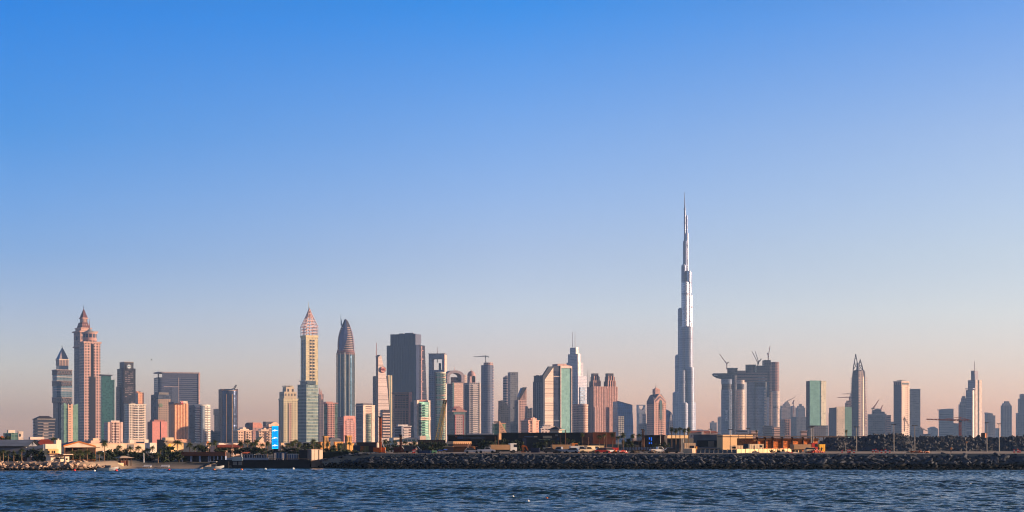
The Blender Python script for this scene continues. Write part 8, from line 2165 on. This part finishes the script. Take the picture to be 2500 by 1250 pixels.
q = MB(); rs = random.Random(5); k = 452 / F; n = 26; secs = [(1552, 22, 1114), (1551, 18, 1110.5), (1550, 12, 1105), (1549, 6, 1100.8), (1548.5, 1.2, 1099)]
prev = None
for c, h, y in secs:
 lp = [(wx(c, 452) + h * k * math.cos(2 * math.pi * i / n) * rs.uniform(.92, 1.08), 453.5 + h * k * .9 * math.sin(2 * math.pi * i / n) * rs.uniform(.92, 1.08), wz(y, 452) + rs.uniform(-.08, .08)) for i in range(n)]
 if prev: q.ring(prev, lp, cap=False)
 prev = lp
q.face(prev); b.put(q, "heap", M("earth_dark", (74, 62, 50), .95, var=.4, scale=1.2), smooth=True)
# loose building material
def clutter(label, x0, x1, Y, cols, seed, n=26, hmax=1.0):
 rs = random.Random(seed); b = W("scrap_pile", label, (x0 + x1) / 2, Y, 4.3, cat="scrap pile")
 for j, c in enumerate(cols):
  q = MB()
  for i in range(n):
   x = rs.triangular(x0, x1); X_ = wx(x, Y); y = Y + rs.uniform(-1.5, 1.5); t = 1 - abs((x - (x0 + x1) / 2) / ((x1 - x0) / 2)); z = 4.25 + rs.uniform(0, hmax) * (.3 + .7 * t)
   d = Vector((rs.uniform(-1, 1), rs.uniform(-1, 1), rs.uniform(-.5, .5))).normalized() * rs.uniform(.25, .8)
   q.bar((X_ - d.x, y - d.y, z - d.z * .4), (X_ + d.x, y + d.y, z + d.z * .4), rs.uniform(.12, .4))
  b.put(q, ("timber", "sheets", "offcuts")[j], c)
 return b
clutter("pale pile of timber and sheets right of the green and orange stack", 1506, 1532, 450, (M("sc_pale", (232, 208, 180)), RD), 1, 22)
clutter("bright pile of cream boards before the grey-blue hoarding", 1616, 1634, 456, (M("sc_cream", (236, 206, 166)), WOODD), 2, 24, 1.6)
clutter("scattered timber and scrap right of the dark earth heap", 1576, 1612, 452, (M("sc_tan", (160, 128, 100)), DSTEEL), 3, 26)
clutter("red and cream scrap heap between the red truck and the yellow kiosk", 1970, 2012, 450, (M("sc_salmon", (226, 110, 80)), M("sc_cream", (236, 206, 166)), RD), 4, 24)
clutter("low red scrap strewn along the foot of the cream hoarding", 1880, 1950, 445, (RD, M("sc_pale", (232, 208, 180))), 5, 18, .5)
clutter("sunlit broken planks on the sand strip before the rock heap", 2208, 2275, 452, (M("sc_tan2", (196, 150, 116)), M("sc_rust", (150, 80, 50))), 6, 26, .9)
for x, lb in ((1902, "rounded dark bush left of two before the cream hoarding"), (1914, "rounded dark bush right of two before the cream hoarding"), (1887, "small dark bush at the gap in the cream hoarding")):
 tree(x, 1099, 1109, 446, 4, lb, int(x) % 4, "bushes before the cream hoarding", gz=4.3)
# barriers, poles
for i, (x, Y) in enumerate(((2056, 462), (2070, 464), (2075, 458), (2085, 448), (2131, 470), (2138, 468), (2143, 466), (2152, 446), (2162, 452), (2172, 456), (2476, 462), (2485, 464), (2490, 466), (1008, 445), (1012, 444.5))):
 lb = "red and white site barrier standing on the sand strip before the rock heap" if 2050 < x < 2200 else ("red and white site barrier at the far right end of the sand strip" if x > 2400 else "red and white site barrier beside the dark blue container")
 z0 = 4.35; o = (wx(x, Y), Y, z0); r_ = empty("site_barrier", o, lb, "barrier", "red and white site barriers"); h = .8 + .35 * ((i * 7) % 3) / 2
 q = MB(); q.prism([(o[0] - .22, Y - .2), (o[0] + .22, Y - .2), (o[0] + .22, Y + .2), (o[0] - .22, Y + .2)], z0 - .05, z0 + h); q.build("red_body", M("barrier_red", (226, 70, 44), .6), r_, o)
 q = MB(); q.prism([(o[0] - .24, Y - .22), (o[0] + .24, Y - .22), (o[0] + .24, Y + .22), (o[0] - .24, Y + .22)], z0 + h * .45, z0 + h * .7); q.build("white_band", WHITE, r_, o)
LPM = M("lamp_post", (140, 132, 122), .5, .3); WP = M("wood_pole", (112, 78, 58), .9)
for x, yt, yb, Y, arm, lb in ((2091, 1042.5, 1101, 520, 7, "double-headed lamp post before the sail-pointed tower"), (2182, 1036.5, 1102, 500, 6, "double-headed lamp post left of the open-crowned tower, tallest on the sand strip"), (2233, 1039, 1099, 505, 7, "double-headed lamp post before the plain blue-grey slab"), (2409, 1032, 1100, 500, 5, "double-headed lamp post right of the spiked stepped tower"), (2439, 1035, 1100, 505, 5, "rightmost double-headed lamp post on the sand strip"),
 (1980, 1043, 1099, 500, 7, "left of a close pair of lamp posts under the green and cream tower"), (1984.5, 1041, 1099, 504, 6, "right of a close pair of lamp posts under the green and cream tower"), (1734, 1048, 1092, 560, 5, "lamp post before the grey gallery's opening"), (1783, 1049, 1090, 560, 6, "lamp post before the cream gallery's left joint"), (1826, 1046, 1085, 600, 5, "lamp post before the right part of the cream gallery"), (1612, 1060, 1092, 520, 0, "plain thin pole before the dark cube's brown end"), (1664, 1070, 1094, 480, 0, "thin pale pole among the feet of the five palms, left"), (1668, 1071, 1094, 481, 0, "thin pale pole among the feet of the five palms, right")):
 pole(lb, x, yt, yb, Y, LPM, arm, .26, gz=4.3, group="lamp posts and thin poles")
for x, yt, lb in ((1369, 1063, "wooden pole before the black block's small window"), (1380.5, 1050, "tall wooden pole rising above the black block's roof"), (1436.5, 1067, "short wooden pole before the black block's right end"), (1480.5, 1054.5, "tall wooden pole before the rust-brown boards"), (1208.6, 1066, "left of two wooden poles before the orange pillar of the black building"), (1216.6, 1066, "right of two wooden poles before the orange pillar of the black building")):
 pole(lb, x, yt, 1096, 482, WP, 0, .34, gz=4.3, name="wooden_pole", cat="pole", group="wooden poles on the site")
pole("tall double utility pole with a cross-arm left of the dark cube, front one", 1568.5, 1048.5, 1096, 500, WP, 4.2, .5, gz=4.3, name="utility_pole", cat="utility pole", group="utility poles")
pole("tall utility pole of the pair left of the dark cube, rear one", 1571.8, 1052, 1096, 504, WP, 3, .45, gz=4.3, name="utility_pole", cat="utility pole", group="utility poles")
for x, yt, yb, Y, lb in ((2360, 1078, 1099, 470, "small amber-topped sign post on the sand strip"), (2064.5, 1081, 1099, 490, "thin sign post with a cream plate left of the rock heap's middle"), (1997, 1080, 1096, 500, "sign post with a white plate left of the yellow kiosk")):
 o = (wx(x, Y), Y, 4.35); r_ = empty("sign_post", o, lb, "sign post", "sign posts before the rock heap")
 q = MB(); q.bar(o, (o[0], Y, wz(yt + 3, Y)), .12, .1, 6); q.build("post", LPM, r_, o)
 q = MB(); q.box(o[0] - .26, o[0] + .26, Y - .06, Y + .06, wz(yt + 4, Y), wz(yt, Y)); q.build("plate", M("amber_plate", (236, 150, 70), .5) if x == 2360 else M("sign_cream", (232, 200, 160), .6), r_, o)
# palms of the site
PS_ = "palms before the black waterfront blocks"
for x, yt, yb, Y, hw, k, lb in [(1421, 1055, 1094, 490, 6, 1, "fan palm rising over the black block's roofline left of the rust boards"), (1463, 1059.5, 1094, 486, 8, 0, "round-headed palm before the rust boards, left one"), (1475, 1058, 1094, 490, 5, 2, "thin palm before the rust boards, close to the tall wooden pole"), (1496, 1054, 1096, 486, 7, 1, "palm at the right corner of the rust boards"),
 (1509, 1062, 1096, 490, 8, 0, "palm just right of the rust-boarded block"), (1521, 1055, 1096, 486, 8, 3, "palm before the deep blue sloping building's bright reflection"), (1545, 1057.5, 1092, 520, 7, 1, "dark palm left of two between the blue sloping building and the utility poles"), (1560, 1057, 1096, 500, 8, 0, "dark palm right of two between the blue sloping building and the utility poles"),
 (1640, 1041, 1096, 500, 7, 1, "first from the left of the five tall palms before the needle tower"), (1650, 1044, 1096, 504, 7, 3, "second of the five tall palms before the needle tower, lowest head"), (1660, 1041, 1096, 500, 8, 0, "third and fullest of the five tall palms before the needle tower"), (1671, 1044, 1096, 506, 6.5, 1, "fourth of the five tall palms before the needle tower"), (1681, 1042, 1096, 500, 7, 3, "fifth and rightmost of the five tall palms before the needle tower"),
 (2066, 1048, 1092, 560, 4, 5, "small dark palm with a ragged head over the pergola line"), (1847, 1049, 1070, 620, 3.4, 5, "small dark palm head above the cream gallery's right end"), (1385, 1068, 1094, 500, 7, 0, "dark palm right of the tall wooden pole before the black block"), (1399, 1071, 1094, 500, 7, 2, "dark palm in the middle of the black block's shaded front"), (1349, 1072, 1094, 500, 7, 0, "dark palm below the cream sign band of the black block"), (1333, 1073, 1094, 504, 6, 4, "dark palm below the black block's lamp row"),
 (940, 1070, 1104, 560, 8, 1, "palm right of the orange drilling rig"), (950, 1073, 1104, 556, 7, 0, "palm between the two drilling rigs, left of the middle"), (964, 1072, 1104, 560, 8, 2, "palm between the two drilling rigs, right of the middle"), (989, 1074, 1104, 556, 8, 0, "palm right of the dark drilling rig"), (1002, 1079, 1104, 552, 8, 4, "palm before the white podium's green windows"), (1012, 1075, 1104, 560, 7, 1, "palm left of the low brown shop")]:
 palm(x, yt, yb, Y, hw, lb, k, PS_, gz=4.2)
TS = "trees before the waterfront blocks"
for x, yt, yb, Y, hw, k, lb in [(1183, 1074, 1104, 490, 10, 0, "leafy tree in the shade right of the timber pavilion"), (1200, 1078, 1104, 486, 9, 1, "leafy tree left of the two wooden poles"), (1228, 1074, 1104, 488, 9, 2, "leafy tree right of the two wooden poles"), (1247, 1078, 1104, 490, 11, 3, "leafy tree left of the orange excavator"), (1264, 1075, 1104, 488, 11, 0, "brownish leafy tree touching the orange excavator's arm"),
 (1318, 1080, 1104, 492, 9, 1, "leafy tree below the black block's left end of the lamp row"), (1365, 1080, 1100, 490, 9, 2, "leafy tree beside the wooden pole before the black block"), (1410, 1079, 1096, 490, 9, 3, "leafy tree beneath the fan palm at the black block"), (1532, 1072, 1096, 500, 9, 0, "leafy tree left of the low dark canopy building"), (1625, 1080, 1095, 490, 7, 1, "brownish leafy tree at the right end of the dark cube"),
 (1034, 1080, 1104, 520, 12, 2, "dusky tree before the low brown shop, left one"), (1056, 1080, 1104, 516, 11, 3, "orange-tinged tree before the low brown shop, middle one"), (1076, 1080, 1104, 518, 10, 0, "dusky tree before the low brown shop, right one"), (956, 1086, 1108, 500, 12, 1, "dark tree between the feet of the two drilling rigs"), (990, 1088, 1106, 500, 11, 3, "dark tree right of the dark drilling rig's foot"), (938, 1090, 1108, 490, 8, 0, "dark bush right of the orange rig's foot"), (1596, 1085, 1096, 500, 7, 2, "low dark bush before the dark cube's blue strips")]:
 tree(x, yt, yb, Y, hw, lb, k, TS, gz=4.2)
# people by the yellow kiosk, far too small to show more than a pose
def person(label, x, Y, gz, shirt, trousers, sc=1.0, bend=0.0):
 o = bpy.data.objects.new("person", bpy.data.meshes.new("person"));
 V = [(0, 0, .92), (0, .02, 1.2), (0, .02 - bend * .3, 1.45), (0, -bend * .45, 1.6), (0, -bend * .5, 1.72), (.1, 0, .88), (.13, -.05, .48), (.12, .0, .05), (-.1, 0, .88), (-.13, .06, .48), (-.14, .12, .05), (.2, 0, 1.42), (.27, -.06, 1.15), (.24, -.22, .98), (-.2, 0, 1.42), (-.28, .02, 1.14), (-.27, -.08, .9), (.12, -.16, .02), (-.14, -.02, .02)]
 E = [(0, 1), (1, 2), (2, 3), (3, 4), (0, 5), (5, 6), (6, 7), (0, 8), (8, 9), (9, 10), (2, 11), (11, 12), (12, 13), (2, 14), (14, 15), (15, 16), (7, 17), (10, 18)]
 R_ = [.15, .14, .15, .07, .11, .1, .075, .055, .1, .075, .055, .08, .06, .045, .08, .06, .045, .04, .04]
 o.data.from_pydata(V, E, []); COL.objects.link(o)
 md = o.modifiers.new("skin", 'SKIN');
 for i, v in enumerate(o.data.skin_vertices[0].data): v.radius = (R_[i], R_[i] * .85); v.use_root = i == 0
 o.modifiers.new("smooth", 'SUBSURF').render_levels = 1
 o.location = (wx(x, Y), Y, gz); o.scale = (sc, sc, sc)
 m, nt, p = nodes_of("worker_clothes"); g = NG(nt); s_ = g.n("ShaderNodeSeparateXYZ"); g.put(s_.inputs[0], g.n("ShaderNodeTexCoord").outputs["Object"])
 c1 = g.mix(g.math('GREATER_THAN', s_.outputs[2], .95), rgb(*trousers), rgb(*shirt)); g.put(p.inputs["Base Color"], g.mix(g.math('GREATER_THAN', s_.outputs[2], 1.52), c1, rgb(120, 80, 60))); p.inputs["Roughness"].default_value = .8
 o.data.materials.append(m)
 return tag(o, label, "person", "workers on the site")
person("worker in dark clothes standing at the yellow kiosk's left corner", 1999, 466, 4.4, (44, 44, 50), (40, 40, 48)); person("worker in dark clothes bending before the yellow kiosk's front", 2006, 465, 4.4, (50, 46, 44), (36, 36, 44), bend=.8)
person("worker in an orange vest on the sand strip below the broad grey office block", 2322, 455, 4.4, (240, 150, 60), (60, 60, 70)); person("worker in a light shirt beside the dark van and red barriers", 1016, 444.6, 4.4, (220, 190, 160), (60, 60, 70))
# ------------------------------------------------------------------ boats, buoys, birds
def boat(label, x, Y, m, cover=False):
 o = empty("motorboat", (wx(x, Y), Y, -.1), label, "boat", "small motorboats by the shore"); O = (wx(x, Y), Y, -.1)
 q = MB(); prev = None
 for t, w, zb, zt in ((-2.6, .95, .05, .75), (-1.2, 1.05, 0, .72), (.6, 1.0, 0, .8), (1.9, .62, .15, .95), (2.9, .06, .6, 1.12)):
  lp = [(O[0] + t, Y - w, zt), (O[0] + t, Y - w * .55, zb), (O[0] + t, Y + w * .55, zb), (O[0] + t, Y + w, zt)]
  if prev:
   for i in range(3): q.face([prev[i], lp[i], lp[i + 1], prev[i + 1]])
   q.face([prev[3], lp[3], lp[0], prev[0]])
  else: q.face(lp)
  prev = lp
 h = q.build("hull", m, o, O); fix_normals(h)
 q = MB(); q.prism([(O[0] - .6, Y - .6), (O[0] + .7, Y - .5), (O[0] + .7, Y + .5), (O[0] - .6, Y + .6)], .7, 1.45); q.build("console", M("boat_glass", (60, 66, 78), .2), o, O)
 q = MB(); q.box(O[0] - 2.9, O[0] - 2.5, Y - .25, Y + .25, .2, 1.15); q.build("outboard_motor", BLACK, o, O)
 if cover:
  q = MB(); q.box(O[0] - 1.4, O[0] + .8, Y - .9, Y + .9, 2.05, 2.14); q.build("sun_roof", WHITE, o, O)
  q = MB()
  for dx in (-1.3, .7):
   for dy in (-.8, .8): q.bar((O[0] + dx, Y + dy, .7), (O[0] + dx, Y + dy, 2.06), .06)
  q.build("roof_posts", STEEL, o, O)
boat("white open motorboat at the tip of the short breakwater", 263, 404, WH)
boat("white motorboat with a sun roof at the left end of the pier", 522, 424, WH, True)
BU = [(182, 400, 1, "red buoy off the short breakwater"), (230.5, 393, 0, "white buoy left of the open motorboat"), (284, 399, 1, "pink-red buoy right of the open motorboat"), (413, 402, 1, "red buoy off the middle of the beach"), (590, 408, 2, "orange buoy off the pier's left half"), (648, 417, 0, "white buoy below the middle of the pier wall"), (716, 425, 0, "white buoy below the pier wall's right half"), (523, 408, 2, "pair of orange floats below the roofed motorboat"), (1252, 214, 0, "bright white buoy left of three in the middle of the near water"), (1289, 198, 0, "bright white buoy in the middle of three in the near water"), (1335, 207, 2, "orange buoy right of three in the middle of the near water"), (2369, 276, 0, "small white buoy far right on the near water")]
for x, Y, c, lb in BU:
 o = (wx(x, Y), Y, 0.0); r_ = empty("buoy", o, lb, "buoy", "buoys on the water"); R_ = .34 if Y > 300 else .2
 q = MB(); q.loft([(o[0], Y, R_ * .5 + R_ * math.sin(t), max(.01, R_ * math.cos(t)), max(.01, R_ * math.cos(t))) for t in [math.pi * (i / 8 - .5) for i in range(9)]], 14); q.build("float", (M("buoy_white", (240, 232, 220), .4), M("buoy_red", (226, 50, 44), .5), M("buoy_orange", (240, 120, 40), .5))[c], r_, o, True)
 q = MB(); q.bar((o[0], Y, R_), (o[0], Y, R_ * 1.9), .06); q.build("ring_post", STEEL, r_, o)
for x, y, Y, rz, lb in ((370, 879, 300, .3, "dark bird gliding in the sky above the broad framed office block"), (406, 557, 340, 1.0, "tiny dark bird high in the empty sky, highest of the birds"), (95, 901, 420, .8, "tiny bird in the sky above the grey hipped block, rightmost of three"), (52, 914, 430, .2, "tiny bird in the sky at the left, middle one of three"), (24, 937, 420, 1.4, "tiny bird in the sky at the far left, lowest of three")):
 o = (wx(x, Y), Y, wz(y, Y)); q = MB(); s_ = .9 if x == 370 else .55
 c, sn = math.cos(rz), math.sin(rz)
 pt = lambda a, b_, z: (o[0] + (a * c - b_ * sn) * s_, Y + (a * sn + b_ * c) * s_, o[2] + z * s_)
 q.loft([(pt(t, 0, 0)[0], pt(t, 0, 0)[1], o[2] - .05 + .02 * i, r, r) for i, (t, r) in enumerate(((-.32, .02), (-.1, .1), (.1, .11), (.3, .05)))], 8)
 for sgn in (-1, 1):
  for k0, k1, w0, w1, z0, z1 in ((.05, .42, .2, .16, .02, .16), (.42, .85, .16, .02, .16, .06)):
   A = [pt(-w0 / 2, sgn * k0, z0), pt(w0 / 2, sgn * k0, z0), pt(w1 / 2, sgn * k1, z1), pt(-w1 / 2, sgn * k1, z1)]; q.face(A); q.face([(x_, y_, z_ - .02) for x_, y_, z_ in A[::-1]])
 tag(q.build("seabird", M("bird_dark", (44, 44, 48), .8), None, o), lb, "bird", "birds in the sky")
